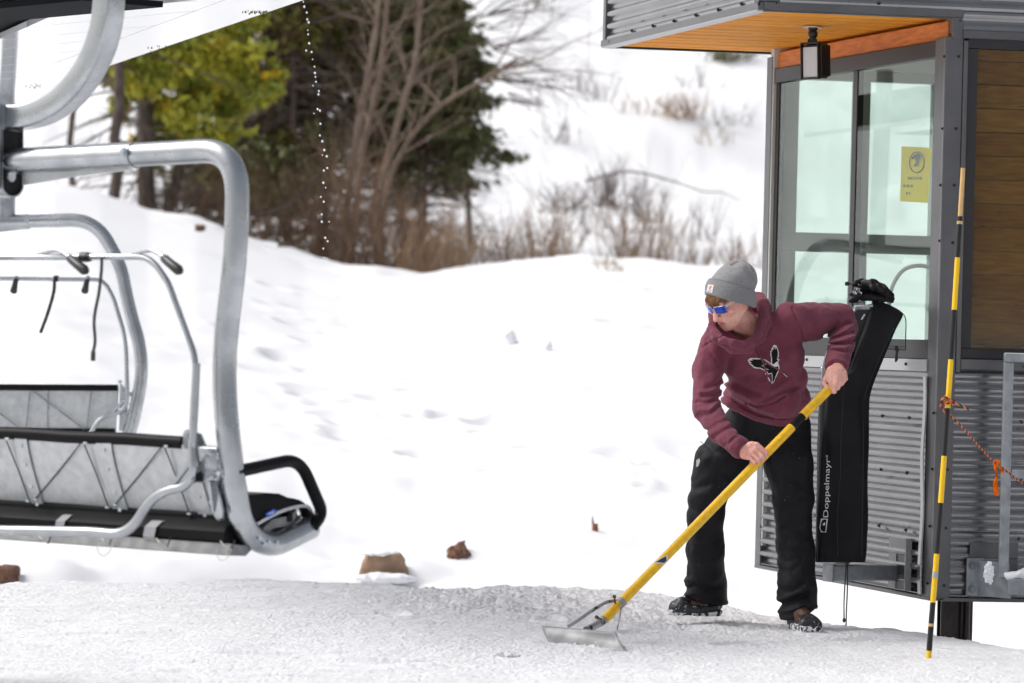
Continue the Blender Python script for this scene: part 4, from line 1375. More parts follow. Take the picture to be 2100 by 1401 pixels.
# end loop of the seat shell seen beside the tube
mb = MB()
lp = [ha(508, 1078, -.01), ha(560, 1050, -.01), ha(600, 1038, -.01), ha(620, 1039, -.01), ha(629, 1056, -.01), ha(622, 1072, -.01), ha(590, 1082, -.01)]
mb.tube(spline(lp, 5), 1.0, section=[(0.006, 0.03), (-0.006, 0.03), (-0.006, -0.03), (0.006, -0.03)], binormal=LD)
part('shell_rim', mb, M['galv'])
mb = MB(); mb.prism([ha(520, 1080, -.04), ha(600, 1050, -.04), ha(620, 1060, -.04), ha(600, 1090, -.04), ha(540, 1098, -.04)], -LD * 0.004); part('end_plate', mb, M['galv_sheet'], smooth=False)
mb = MB(); mb.bbox(ha(588, 1061, -.02), FD * 0.014, LD * 0.02, A(0, 0, 0.016), 0.004); part('rubber_stop', mb, M['rubber'], smooth=False)
# fold of the cushion cover at the open end with the blue tag
mb = MB()
top_ = [ha(497, 1016, .012), ha(540, 1013, .014), ha(572, 1018, .012), ha(610, 1024, .012), ha(628, 1036, .01), ha(634, 1056, .01)]
bot_ = [ha(500, 1075, .012), ha(520, 1068, .02), ha(556, 1055, .02), ha(596, 1040, .018), ha(622, 1040, .012), ha(632, 1062, .01)]
tp, bt = spline(top_, 4), spline(bot_, 4)
mb.prism(tp + bt[::-1], -LD * 0.03)
part('cushion_end', mb, M['vinyl'], smooth=False)
mb = MB(); mb.prism([ha(543, 1054, .024), ha(560, 1044, .024), ha(568, 1047, .024), ha(566, 1052, .024), ha(548, 1062, .024)], LD * 0.0015)
part('blue_tag', mb, M['blue_tag'], smooth=False)
mb = MB()
for t in (0.25, 0.38, 0.51, 0.64, 0.77):
    p = ha(547 + 18 * t, 1056 - 8 * t, .0262)
    mb.bbox(p, FD * 0.0022, LD * 0.0004, A(0, 0, 0.0028), 0.0001)
part('tag_print', mb, M['lens_white'], smooth=False)
# grey webbing straps round the cushion
for (u0, u1) in ((108, 126), (290, 313)):
    la_, lb_ = float(np.dot(HIT(u0, 1095, O + FD * .03, FD) - O, LD)), float(np.dot(HIT(u1, 1095, O + FD * .03, FD) - O, LD))
    seq = [(0.10, zlp - 0.018), (0.058, zr + 0.012), (0.033, zlow + 0.046), (0.034, zlow + 0.010), (0.05, zlow - 0.006)]
    mb = MB()
    for k in range(len(seq) - 1):
        (f0, z0), (f1, z1) = seq[k], seq[k + 1]
        s0 = 0.035 * (1 - k / 4) ; s1 = 0.035 * (1 - (k + 1) / 4)
        mb.prism([cl(la_ + s0, f0 - .003, z0), cl(lb_ + s0, f0 - .003, z0), cl(lb_ + s1, f1 - .003, z1), cl(la_ + s1, f1 - .003, z1)], -FD * 0.002)
    part('webbing_strap', mb, M['strap_grey'], smooth=False)
# bungee cords across the back
def cord(u0, v0, u1, v1, m=M['wire'], r=0.0028, o=-0.02):
    a, b2 = on_back(u0, v0, o), on_back(u1, v1, o)
    mb = MB(); mb.tube([a, (a + b2) / 2 + FD * 0.004, b2], r, 6); part('bungee_cord', mb, m)
for q in ((-2, 912, -60, 1022), (13, 904, 60, 1026), (165, 910, 71, 1025), (173, 912, 222, 1039), (330, 918, 235, 1036), (338, 919, 389, 1054), (386, 1054, 392, 1085)):
    cord(*q)
for (u, v) in ((15, 900), (175, 909), (341, 916), (57, 1028), (73, 1025), (220, 1041), (236, 1036), (388, 1054)):
    mb = MB(); mb.bbox(on_back(u, v, -0.022), LD * 0.009, FD * 0.004, A(0, 0, 0.0035), 0.001); part('cord_hook', mb, M['bolt'], smooth=False)
for (u, v, w) in ((78, 1097, 22), (205, 1100, 20), (320, 1104, 24), (452, 1110, 24)):
    a = HIT(u, v, O + FD * 0.02, FD); b2 = HIT(u + w * .95, v + 18, O + FD * 0.02, FD)
    mb = MB(); mb.tube([a, HIT(u + w * .35, v + 9, O, FD), b2], 0.0026, 6); part('tie_cord', mb, M['white_wire'])
    mb = MB(); mb.tube([b2, HIT(u + w * .95 + 7, v - 2, O + FD * .02, FD)], 0.0026, 6); part('tie_cord', mb, M['wire'])
for (u, v, w) in ((452, 1128, 22), (208, 1118, 16)):
    mb = MB(); mb.tube(spline([HIT(u - 6, v - 2, O + FD * .02, FD), HIT(u - 8, v + 10, O, FD), HIT(u + 2, v + 22, O, FD), HIT(u + 14, v + 16, O, FD), HIT(u + 24, v - 2, O + FD * .02, FD)], 6), 0.0016, 6); part('cord_loop', mb, M['white_wire'])

# armrest
mb = MB(); mb.tube(fillet([ha(482, 968, .03), ha(614, 940, .03), ha(662, 1052, .03), ha(640, 1082, .03)], [0.09, 0.06], 10), 0.0235, 18)
part('armrest', mb, M['arm_foam'])
# brackets at the end of the back
mb = MB(); mb.prism([ha(470, 985, -.05), ha(430, 985, -.05), ha(438, 1050, -.05), ha(450, 1068, -.05), ha(462, 1066, -.05), ha(470, 1040, -.05)], -LD * 0.01)
mb.prism([hb(428, 985), hb(444, 985), hb(456, 1048), hb(454, 1062), hb(444, 1064), hb(436, 1050)], FD * 0.01)
part('hinge_plate', mb, M['galv'], smooth=False)
mb = MB(); mb.bbox(hb(436, 923, -.01), LD * 0.045, FD * 0.03, A(0, 0, 0.0105), 0.004); part('upper_lug', mb, M['galv'], smooth=False)
for u in (424, 438, 446):
    mb = MB(); mb.disc(hb(u, 932, -.03), A(0, 0, -1), 0.008, 0.012, 8); part('bolt', mb, M['bolt'])
mb = MB(); mb.prism([hb(402, 960, -.06), hb(420, 935, -.05), hb(446, 942, -.03), hb(446, 962, -.03), hb(412, 990, -.06)], FD * 0.008); part('hinge_arm', mb, M['galv'], smooth=False)
mb = MB(); mb.bbox(hb(405, 978, -.075), LD * 0.013, FD * 0.012, A(0, 0, 0.017), 0.003); part('rubber_stop', mb, M['rubber'], smooth=False)
mb = MB(); mb.bbox(hb(406, 989, -.07), LD * 0.016, FD * 0.014, A(0, 0, 0.003), 0.001); part('stop_seat', mb, M['galv'], smooth=False)
mb = MB(); mb.prism([hb(441, 965, -.015), hb(452, 968, -.015), hb(447, 1052, .09), hb(436, 1052, .09)], FD * 0.006); part('end_strap', mb, M['galv'], smooth=False)
for (u, v, f) in ((430, 996, .03), (434, 1030, .07), (443, 978, -.01), (456, 1045, .06)):
    mb = MB(); mb.disc(hb(u, v, f - .02), -FD, 0.0095, 0.006, 8); part('bolt', mb, M['bolt'], smooth=False)
for (u, v) in ((530, 1104), (550, 1111), (567, 1113), (541, 1117)):
    mb = MB(); mb.disc(ha(u, v, .044), LD, 0.0075, 0.006, 8); part('bolt', mb, M['bolt'], smooth=False)
# pivot disc and raised safety bar
mb = MB(); mb.disc(hb(385, 901, -.062), -LD * .5 - FD * .85, 0.036, 0.008, 22); mb.disc(hb(386, 900, -.075), -LD * .5 - FD * .85, 0.022, 0.01, 18); part('pivot_disc', mb, M['galv'], sharp=40)
mb = MB(); mb.prism([hb(396, 885, -.03), hb(410, 890, -.03), hb(420, 915, -.03), hb(402, 918, -.03)], FD * 0.01); part('pivot_plate', mb, M['galv'], smooth=False)
bar = part('safety_bar', MB().tube(fillet([hb(-420, 529, -.1), hb(308, 526.5, -.1), hb(345, 580, -.1), hb(402, 735, -.1), hb(393, 895, -.1), hb(395, 985, -.1)], [0.11, 0.03, 0.05, 0.12], 8), 0.0118, 14), M['galv'])
mb = MB(); mb.tube(fillet([hb(403, 745, -.1), hb(396, 890, -.1), hb(392, 950, -.1)], [.1], 6), 0.0145, 14)
low = fillet([hb(393, 900, -.1), hb(398, 996, -.1), hb(318, 1010, -.1), hb(262, 1098, -.1), hb(190, 1091, -.1), hb(-420, 1080, -.1)], [0.11, 0.09, 0.12, 0.05], 9)
nlow = len(low)
rr = [0.0150 + 0.0045 * min(1, i / (nlow * .55)) for i in range(nlow)]
mb.tube(low, rr, 14)
part('foot_bar', mb, M['galv'], bar)
mb = MB(); mb.tube([hb(345, 1008, -.1), hb(390, 950, -.1)], 0.010, 10); part('brace_tube', mb, M['galv'], bar)
for du in (0, -193, -386):
    mb = MB(); mb.tube(spline([hb(262 + du, 525, -.1), hb(290 + du, 517, -.108), hb(312 + du, 514, -.116), hb(330 + du, 523, -.126), hb(342 + du, 534, -.135)], 5), 0.0072, 10)
    hk = part('grip_rod', mb, M['galv'], bar)
    mb = MB(); mb.tube([hb(334 + du, 529, -.13), hb(338 + du, 531, -.132), hb(352 + du, 543, -.14), hb(366 + du, 554, -.15), hb(371 + du, 557, -.152)], [0.012, 0.0165, 0.0175, 0.0195, 0.012], 14)
    part('grip', mb, M['black_plastic'], bar)
mb = MB(); mb.tube([hb(167, 527.5, -.1), hb(181, 527.4, -.1)], 0.0185, 14); mb.tube([hb(181, 527.5, -.1), hb(186, 527.4, -.1)], 0.0155, 14); part('collar', mb, M['black_plastic'], bar)
def ribbon(pts, w, m, name, parent, off=-0.115, th=0.0012):
    p_ = spline([hb(u, v, off) for u, v in pts], 6)
    mb = MB(); mb.tube(p_, 1.0, section=[(w / 2, th), (-w / 2, th), (-w / 2, -th), (w / 2, -th)], binormal=FD)
    return part(name, mb, m, parent, smooth=False)
rb_ = ribbon([(209, 528), (208, 555), (203, 600), (195, 640), (193, 665), (195, 700), (191, 722)], 0.014, M['wire'], 'hanging_strap', bar)
mb = MB(); mb.bbox(hb(191, 730, -.115), LD * 0.010, FD * 0.003, A(0, 0, 0.019), 0.002); part('strap_buckle', mb, M['black_plastic'], bar, smooth=False)
# far half of the frame, mirrored about the hanger
midl = float(np.dot(hb(24, 330) - O, LD))
def mirror(o, name):
    me = o.data.copy()
    n = len(me.vertices)
    co = np.empty(n * 3, np.float32); me.vertices.foreach_get('co', co); co = co.reshape(-1, 3)
    bs = BASE[chair.name]
    w = co + bs
    l = (w - O) @ LD
    w = w - np.outer(2 * (l - midl), LD)
    me.vertices.foreach_set('co', (w - bs).astype(np.float32).ravel()); me.flip_normals(); me.update()
    c = bpy.data.objects.new(name, me); scene.collection.objects.link(c); c.parent = chair; BASE[c.name] = bs
mirror(bpy.data.objects['frame_tube'], 'frame_tube'); mirror(bpy.data.objects['armrest'], 'armrest')
# chair scaled down about the camera (12 m away, seat half a metre up)
CS = 12.0 / 14.0
chair.scale = (CS, CS, CS)
chair.location = Vector(tuple(EYE + (BASE[chair.name] - EYE) * CS))

# ------------------------------------------------------------------ second chair, farther off
FY = 23.5
O2 = P(250, 800, FY)
L2 = unit(A(0.97, -0.10, 0)); F2 = unit(A(0.10, 0.97, 0))
def h2(u, v, off=0.0): return HIT(u, v, O2 + F2 * off, F2)
ch2 = empty('chairlift_chair', A(O2[0] - 1, O2[1], 0.6), 'second chairlift chair farther off, partly behind the front one, blurred', 'chairlift chair', 'chairs hanging from the lift')
def part2(name, mb, m, par=ch2, smooth=True): return build(name, mb, m, par, smooth)
mb = MB(); mb.tube(fillet([h2(-300, 452), h2(0, 456), h2(195, 450), h2(248, 545), h2(263, 625), h2(297, 745), h2(272, 870), h2(250, 930), h2(235, 960)], [.01, .28, .1, .3, .25, .2, .1], 8), 0.0415, 16); part2('frame_tube', mb, M['galv'])
mb = MB(); mb.tube([h2(-60, 457.5), h2(60, 455)], 0.047, 16); part2('sleeve', mb, M['galv'])
mb = MB(); mb.disc(h2(55, 450, -.046), -F2, 0.02, 0.01, 8); part2('bolt', mb, M['bolt'])
mb = MB(); mb.prism([h2(-60, 466, -.01), h2(55, 464, -.01), h2(50, 470, -.01), h2(-60, 482, -.01)], F2 * 0.02); part2('gusset', mb, M['galv'], smooth=False)
mb = MB(); mb.tube([h2(15, 455), h2(15, 250), h2(13, 135), h2(13, 60)], 0.042, section=sq, binormal=F2); part2('hanger', mb, M['galv_dull'])
bar2 = part2('safety_bar', MB().tube(fillet([h2(-300, 568, -.1), h2(212, 574, -.1), h2(232, 610, -.1), h2(258, 695, -.1), h2(262, 842, -.1), h2(205, 855, -.1), h2(182, 895, -.1)], [.08, .03, .1, .09, .1], 7), 0.0135, 10), M['galv'])
mb = MB(); mb.tube([h2(222, 853, -.1), h2(256, 820, -.1)], 0.010, 8); part2('brace_tube', mb, M['galv'], bar2)
for u in (34, 180, -112):
    mb = MB(); mb.tube([h2(u, 570, -.1), h2(u - 1, 576, -.13)], 0.016, 10); part2('grip_rod', mb, M['galv'], bar2)
    mb = MB(); mb.tube([h2(u - 2, 577, -.14), h2(u - 6, 597, -.22)], [0.016, 0.022], 12); part2('grip', mb, M['black_plastic'], bar2)
mb = MB(); mb.tube([h2(111, 571.5, -.1), h2(120, 571.6, -.1)], 0.019, 10); part2('collar', mb, M['black_plastic'], bar2)
mb = MB(); mb.tube(spline([h2(112, 574, -.12), h2(110, 600, -.12), h2(97, 645, -.12), h2(83, 683, -.12)], 5), 1.0, section=[(0.010, .002), (-0.010, .002), (-0.010, -.002), (0.010, -.002)], binormal=F2); part2('hanging_strap', mb, M['wire'], bar2)
def flat2(pts, name, m, off, th=0.01):
    mb = MB(); mb.prism([h2(u, v, off) for u, v in pts], F2 * th); return part2(name, mb, m, smooth=False)
flat2([(-300, 798), (243, 800), (238, 886), (-300, 882)], 'back_sheet', M['galv_sheet'], 0.02)
mb = MB(); mb.tube([h2(-300, 793, .01), h2(242, 795.5, .01)], 0.020, 14); part2('top_pad', mb, M['vinyl'])
mb = MB(); mb.tube([h2(-300, 887, .01), h2(236, 888, .01)], 0.028, 14); part2('lower_pad', mb, M['vinyl'])
flat2([(90, 801), (98, 801), (97, 880), (88, 880)], 'back_strap', M['galv_sheet'], 0.008)
flat2([(224, 801), (240, 801), (238, 882), (222, 882)], 'back_strap', M['galv_sheet'], 0.008)
for v in (808, 828, 848, 868):
    for u in (93, 232):
        mb = MB(); mb.disc(h2(u, v, .006), -F2, 0.008, 0.004, 8); part2('rivet', mb, M['bolt'])
for q in ((-60, 802, 42, 880), (62, 802, 53, 880), (67, 802, 172, 880), (187, 802, 178, 880)):
    mb = MB(); mb.tube([h2(q[0], q[1], -.02), h2(q[2], q[3], -.02)], 0.0048, 6); part2('bungee_cord', mb, M['galv_dull'])
flat2([(246, 786), (262, 800), (262, 884), (244, 884)], 'end_plate', M['galv'], 0.0, 0.02)
flat2([(262, 805), (274, 803), (274, 812), (262, 814)], 'upper_lug', M['galv'], 0.0, 0.03)
mb = MB(); mb.disc(h2(247, 783, -.02), -F2, 0.012, 0.02, 10); part2('bolt', mb, M['bolt'])
for (u, v) in ((250, 800), (254, 850), (250, 876), (262, 828)):
    mb = MB(); mb.disc(h2(u, v, -.004), -F2, 0.011, 0.006, 8); part2('bolt', mb, M['bolt'])

# ------------------------------------------------------------------ meltwater dripping off the roof edge
dr = [(622, 4), (624, 14), (629, 26), (630, 40), (633, 46), (631, 62), (632, 71), (634, 89), (628, 104), (639, 107), (641, 122), (645, 137), (646, 150), (647, 158), (648, 168), (642, 176), (654, 187), (653, 194), (651, 224), (656, 227), (644, 233),
      (657, 254), (656, 278), (661, 290), (665, 308), (661, 318), (670, 321), (671, 345), (664, 350), (663, 375), (668, 385), (658, 404), (664, 414), (660, 440), (660, 455), (675, 455), (667, 488), (672, 495), (663, 510), (665, 529), (670, 530)]
proto = None
for i, (u, v) in enumerate(dr):
    p = P(u, v, 16.3)
    r = rng.choice([0.0036, 0.0042, 0.0048]) if i % 5 else 0.0028
    if proto is None:
        mb = MB(); mb.ball(p, A(1, 1, 1.25) * 0.0042, 10, 8)
        proto = build('water_drop', mb, M['drop'], base=p)
        o = proto
    else:
        o = proto.copy(); scene.collection.objects.link(o); o.location = tuple(p)
    o.scale = (r / 0.0042,) * 3
    tag(o, 'bright drop of meltwater falling in a line from the white roof edge', 'water drop', 'drops of meltwater falling from the roof edge')
# ------------------------------------------------------------------ rocks, stump, snow lumps in the field
def rock(u, v, y, r, m, label, seed, rot=0.0, amp=0.25, name='rock', cut=None):
    c = P(u, v, y)
    def fn(X, Y, Z):
        tp = 1 + 0.22 * np.clip((Z - c[2]) / r[2], -1, 1) if name == 'rock' and min(r) > .08 else 1.0
        x, z = (X - c[0]) * tp * math.cos(rot) + (Z - c[2]) * math.sin(rot), -(X - c[0]) * math.sin(rot) + (Z - c[2]) * math.cos(rot)
        y_ = Y - c[1]
        q = lambda t, e: np.abs(t / e) ** 6
        d = ((q(x, r[0]) + q(y_, r[1]) + q(z, r[2])) ** (1 / 6.0) - 1) * min(r)
        return d + amp * min(r) * fbm(X / r[0] * 1.3, Y / r[1] * 1.3, Z / r[2] * 1.3, 3, seed=seed)
    mx = max(r)
    V, F = sdf_mesh(fn, c - 1.5 * np.asarray(r) - 0.02, c + 1.5 * np.asarray(r) + 0.02, mx / 20)
    o = link_mesh(name, V, F, m, None)
    tag(o, label, 'rock' if name == 'rock' else name.replace('_', ' '))
    return o
def ry(u, v): return ground_hit(u, v)[1]
y_ = 24.2
y_ = ground_hit(787, 1186)[1]
rock(787, 1161, y_, (0.140, 0.15, 0.088), M['rock_tan'], 'square tan rock wearing a cap of snow beyond the raked snow', 3, 0.03, 0.10)
clod('snow_clump', P(780, 1134, y_ - .02), A(0.13, 0.15, 0.024), 'rounded hood of snow lying on top of the square tan rock', seed=8, amp=.25)
clod('snow_clump', P(790, 1187, y_ - .25), A(0.20, 0.09, 0.036), 'low drift of snow banked against the front of the tan rock', seed=19, amp=.25)

clod('snow_bank', P(765, 1180, y_ - .3), A(0.20, 0.14, 0.06), 'smooth mound of snow against the front of the tan rock', seed=9, amp=.2) if False else None
rock(940, 1134, ground_hit(940, 1141)[1], (0.06, 0.07, 0.055), M['rock_red'], 'small jagged red brown rock poking from the snow', 6, 0.6, 0.3)
rock(12, 1180, 23.5, (0.075, 0.08, 0.055), M['rock_red'], 'dark brown rock half buried in snow at the far left edge', 7, 0.1, 0.2)
rock(410, 468, 45.0, (0.055, 0.06, 0.035), M['rock_red'], 'small red stone on the snow crest below the trees', 11)
rock(584, 502, 49.0, (0.08, 0.06, 0.03), M['bark'], 'flat dark stone on the snow crest beside the reeds', 12)
p = P(1220, 1092, ry(1220, 1090))
mb = MB()
sc = p[1] / FPX
mb.tube([p + A(0.0, 0, -0.1), p + A(0.001, 0, 0.018 * 1), p + A(-0.001, 0, 18 * sc)], [7.0 * sc, 6.8 * sc, 5.8 * sc], 9)
mb.tube([p + A(-4 * sc, 0, 14 * sc), p + A(-5.5 * sc, 0, 28 * sc), p + A(-6 * sc, 0, 36 * sc)], [2.6 * sc, 1.8 * sc, 0.3 * sc], 7)
o = build('tree_stump', mb, M['stump']); tag(o, 'short splintered orange brown stump standing alone in the snow', 'stump')
for (u, v, rx, rz, lab, sd__) in ((1044, 694, .062, .075, 'bigger pointed lump of snow standing on the open snow field', 31), (1124, 707, .045, .042, 'smaller round lump of snow right of the pointed one', 32)):
    g = ground_hit(u, v + 12)
    clod('snow_lump', P(u, v, g[1]) + A(0, 0, 0), A(rx, rx, rz) * g[1] / 36, lab, seed=sd__, amp=0.45)

# ------------------------------------------------------------------ banded bamboo pole with its rope
y0p, y1p = 15.28, 15.45
pb0, pb1 = P(1904, 1352, y0p), P(1975, 345, y1p)
def pole(v):
    t = (1352 - v) / (1352 - 345)
    bend = 0.006 * math.sin(math.pi * t)
    return pb0 + (pb1 - pb0) * t + A(bend, 0, 0)
bam = empty('bamboo_pole', pb0, 'bamboo marker pole wrapped in black and yellow bands, stuck in the snow', 'pole')
bands = [(345, 445, 'bamboo'), (445, 530, 'black_tape'), (530, 638, 'yellow_tape'), (638, 740, 'black_tape'), (740, 840, 'yellow_tape'), (840, 938, 'black_tape'),
         (938, 1034, 'yellow_tape'), (1034, 1138, 'black_tape'), (1138, 1237, 'yellow_tape'), (1237, 1335, 'black_tape'), (1335, 1352, 'yellow_tape')]
for (a, b_, mt) in bands:
    n = 10
    r = 0.0112 if mt != 'bamboo' else 0.0100
    vv = np.linspace(a, b_, n)
    rad = [r * (0.92 + 0.10 * (q - 345) / 1000) * (1 + 0.03 * math.sin(q * 0.21)) for q in vv]
    mb = MB(); mb.tube([pole(q) for q in vv], rad, 12)
    build('bare_cane' if mt == 'bamboo' else ('yellow_band' if mt[0] == 'y' else 'black_band'), mb, M[mt], bam)
mb = MB(); mb.tube([pole(1174), pole(1187)], 0.0122, 12); build('grey_tape_band', mb, M['grey_tape'], bam)
mb = MB(); mb.tube([pole(455), pole(461)], 0.0118, 12); mb.tube([pole(1280), pole(1286)], 0.0119, 12); build('tape_scrap', mb, M['bamboo'], bam)
mb = MB(); c = pole(1352); mb.tube([c + A(0, 0, 0.002), c - A(0, 0, 0.25)], 0.0105, 10); build('cane_tip', mb, M['bamboo'], bam)

def twisted(pts, r, name, parent, seg=3, turns_per_m=28):
    """laid rope: strands wound round the path; returns one object per colour"""
    p = spline(pts, 12)
    # resample
    d = [0.0]
    for i in range(1, len(p)): d.append(d[-1] + np.linalg.norm(p[i] - p[i - 1]))
    L = d[-1]; n = max(8, int(L / 0.004))
    q = np.array([[np.interp(L * i / n, d, [pp[k] for pp in p]) for k in range(3)] for i in range(n + 1)])
    T = np.gradient(q, axis=0); T /= np.linalg.norm(T, axis=1)[:, None]
    a = A(0.1, 0.2, 1); N1 = np.cross(T, a); N1 /= np.linalg.norm(N1, axis=1)[:, None]; N2 = np.cross(T, N1)
    for s in range(2):
        mb = MB()
        for k in range(2):
            ph = math.pi * s + k * math.pi * 0.5
            th = 2 * math.pi * turns_per_m * L * np.arange(n + 1) / n + ph
            w = q + (np.cos(th)[:, None] * N1 + np.sin(th)[:, None] * N2) * r * 0.55
            mb.tube(list(w), r * 0.6, 5)
        build(name if s else name, mb, M['rope_orange'] if s else M['rope_black'], parent)
rope = empty('marker_rope', pole(828), 'orange and black twisted rope knotted to the pole and running to the right', 'rope')
k0 = pole(822)
def rp(u, v, dy=0.0): return P(u, v, 15.35 + dy)
twisted([rp(1950, 852, .03), rp(1975, 878, .1), rp(2005, 912, .25), rp(2035, 944, .4), rp(2062, 965, .5), rp(2110, 1002, .7), rp(2160, 1042, .9)], 0.0038, 'rope_strand', rope)
twisted([rp(1930, 826), rp(1934, 820, -.02), rp(1945, 822, -.025), rp(1956, 826, -.01), rp(1950, 830, .02), rp(1936, 828, .02), rp(1930, 824, -.01), rp(1938, 815, -.03), rp(1947, 819, -.032), rp(1958, 822, -.02)], 0.0042, 'knot_strand', rope)
twisted([rp(1955, 824, -.02), rp(1965, 829, -.02), rp(1977, 834, -.01), rp(1987, 841, 0)], 0.0038, 'rope_tail', rope)
twisted([rp(1932, 820, -.01), rp(1929, 830, -.01), rp(1932, 838, 0), rp(1938, 846, .0)], 0.0038, 'rope_tail', rope)
twisted([rp(1930, 823, .01), rp(1935, 814, .015), rp(1941, 816, -.02), rp(1937, 826, -.028), rp(1944, 828, -.02), rp(1950, 820, .0)], 0.0042, 'knot_strand', rope)
rib = empty('flagging_ribbon', rp(2045, 1000, .45), 'bright orange plastic ribbon tied round the rope by the rail post', 'ribbon')
mb = MB()
pl = [(2036, 949), (2040, 944), (2047, 942), (2051, 946), (2048, 954), (2042, 960), (2037, 955)]
mb.prism([rp(u, v, .44) for u, v in pl], A(0.001, 0.01, 0)); build('ribbon_knot', mb, M['ribbon'], rib, smooth=False)
def rib_strip(pts, ws, name):
    vs, fs = [], []
    for (u, v, dy), w in zip(pts, ws):
        vs += [rp(u - w / 2, v, .45 + dy), rp(u + w / 2, v + 2, .45 - dy)]
    for i in range(len(pts) - 1):
        fs.append((2 * i, 2 * i + 1, 2 * i + 3, 2 * i + 2))
    mb = MB(); mb.add(vs, fs)
    o = build(name, mb, M['ribbon'], rib, smooth=True)
    md = o.modifiers.new('thickness', 'SOLIDIFY'); md.thickness = 0.0006
    return o
rib_strip([(2040, 954, .01), (2043, 966, -.008), (2044, 980, .01), (2041, 990, -.008), (2042, 1002, .008), (2044, 1016, 0)], [7, 5, 6, 9, 11, 8], 'ribbon_tail')
rib_strip([(2047, 952, .01), (2053, 960, -.008), (2056, 966, .01), (2057, 969, 0)], [7, 8, 7, 5], 'ribbon_tail')

# ------------------------------------------------------------------ operator console under its cover, gloves on top
CY = 16.93
con = empty('control_console', A(P(1730, 1000, CY)[0], CY, az + 0.036), 'tilted black control console with a metal rim, half under the black cover', 'console')
mb = MB()
q0 = [P(1686, 800, CY - .09), P(1700, 742, CY - .09), P(1756, 628, CY - .09), P(1800, 622, CY - .09), P(1800, 660, CY - .09), P(1765, 800, CY - .09)]
mb.prism([p_ + A(0, 0.06, 0) for p_ in q0], A(0, 0.12, 0)); build('housing', mb, M['black_plastic'], con, smooth=False)
mb = MB(); mb.tube(fillet([P(1686, 812, CY - .11), P(1689, 745, CY - .11), P(1706, 700, CY - .11), P(1756, 630, CY - .11), P(1790, 627, CY - .11)], [.03, .05, .03], 5), 0.0065, 10); build('metal_rim', mb, M['galv'], con)
mb = MB(); mb.bbox(P(1768, 631, CY - .11), A(0.034, 0, 0.001), A(0, .012, 0), A(0, 0, 0.009), .003); build('top_rail', mb, M['galv_dull'], con, smooth=False)
mb = MB(); mb.bbox(P(1690, 757, CY - .115), A(0.013, 0, 0), A(0, .01, 0), A(0, 0, 0.0085), .002); build('hinge', mb, M['chrome'], con, smooth=False)
mb = MB(); d_ = unit(P(1773, 648, CY) - P(1768, 656, CY)); mb.bbox(P(1770, 650, CY - .105), d_ * 0.014, A(0, .004, 0), unit(np.cross(d_, A(0, 1, 0))) * .0035, .001); build('label_strip', mb, M['lens_white'], con, smooth=False)
mb = MB(); mb.bbox(P(1750, 706, CY - .10), A(0.004, 0, 0), A(0, .01, 0), A(0, 0, 0.010), .002); build('yellow_button', mb, M['yellow_tape'], con, smooth=False)
pz_ = P(1726, 1160, CY)
mb = MB(); mb.bbox(A(pz_[0], CY, (az + .036 + P(1740, 700, CY)[2]) / 2), A(0.03, 0, 0), A(0, .03, 0), A(0, 0, (P(1740, 700, CY)[2] - az - .036) / 2), .004); build('pedestal', mb, M['galv_dull'], con, smooth=False)

rows = [(1152, 1672, 1771, .055), (1146, 1671, 1773, .07), (1120, 1671, 1776, .085), (1085, 1672, 1778, .09), (1050, 1673, 1779, .09), (990, 1676, 1780, .09), (920, 1678, 1780, .09), (850, 1681, 1780, .09), (815, 1684, 1781, .09),
        (790, 1688, 1787, .09), (778, 1700, 1791, .09), (762, 1736, 1797, .09), (729, 1748, 1811, .09), (700, 1758, 1824, .09), (670, 1770, 1838, .085), (650, 1777, 1850, .08), (642, 1780, 1853, .075), (632, 1784, 1838, .06), (622, 1787, 1815, .05), (615, 1790, 1798, .03)]
NS = 56
rows_i = []
vq = np.linspace(1152, 615, 150)
rv = [r[0] for r in rows][::-1]
uL = np.interp(vq, rv, [r[1] for r in rows][::-1]); uR = np.interp(vq, rv, [r[2] for r in rows][::-1]); dp = np.interp(vq, rv, [r[3] for r in rows][::-1])
ker = np.array([1, 2, 3, 2, 1.]); ker /= ker.sum()
def smo(a):
    b_ = np.pad(a, 2, mode='edge'); return np.convolve(b_, ker, 'valid')
uL, uR, dp = smo(uL), smo(uR), smo(dp)
vs, fs = [], []
for j, v in enumerate(vq):
    a, c_ = P(uL[j], v, CY), P(uR[j], v, CY)
    cx, hw_ = (a[0] + c_[0]) / 2, (c_[0] - a[0]) / 2
    for k in range(NS):
        th = 2 * math.pi * k / NS
        ex = 0.45
        x = math.copysign(abs(math.cos(th)) ** ex, math.cos(th)) * hw_
        y = math.copysign(abs(math.sin(th)) ** ex, math.sin(th)) * dp[j]
        zc__ = (a[2] + c_[2]) / 2 - 0.0 + (x / max(hw_, 1e-3)) * (c_[2] - a[2]) / 2
        wx = 0.0045 * math.sin(j * 0.05 + k * 0.4) + 0.006 * float(vnoise(np.array([k * 0.35]), np.array([j * 0.045]), seed=41)[0])
        if v > 1100: wx += 0.006 * math.sin(k * 2.1) * (v - 1100) / 50
        nx, ny = x / (hw_ + 1e-3), y / (dp[j] + 1e-3)
        vs.append(A(cx + x + nx * wx * .5, CY + y + ny * wx * 1.6, zc__))
for j in range(len(vq) - 1):
    for k in range(NS):
        k2 = (k + 1) % NS
        fs.append((j * NS + k, j * NS + k2, (j + 1) * NS + k2, (j + 1) * NS + k))
fs.append(tuple(range(NS - 1, -1, -1))); fs.append(tuple((len(vq) - 1) * NS + k for k in range(NS)))
cov = link_mesh('console_cover', np.array(vs), fs, M['black_fabric'], None, base=A(P(1722, 1150, CY)[0], CY, P(1722, 1152, CY)[2]))
tag(cov, 'long black fabric cover with white lettering drawn over the console beside the man', 'cover')
covtree = BVHTree.FromPolygons([Vector(tuple(p)) for p in vs], fs)
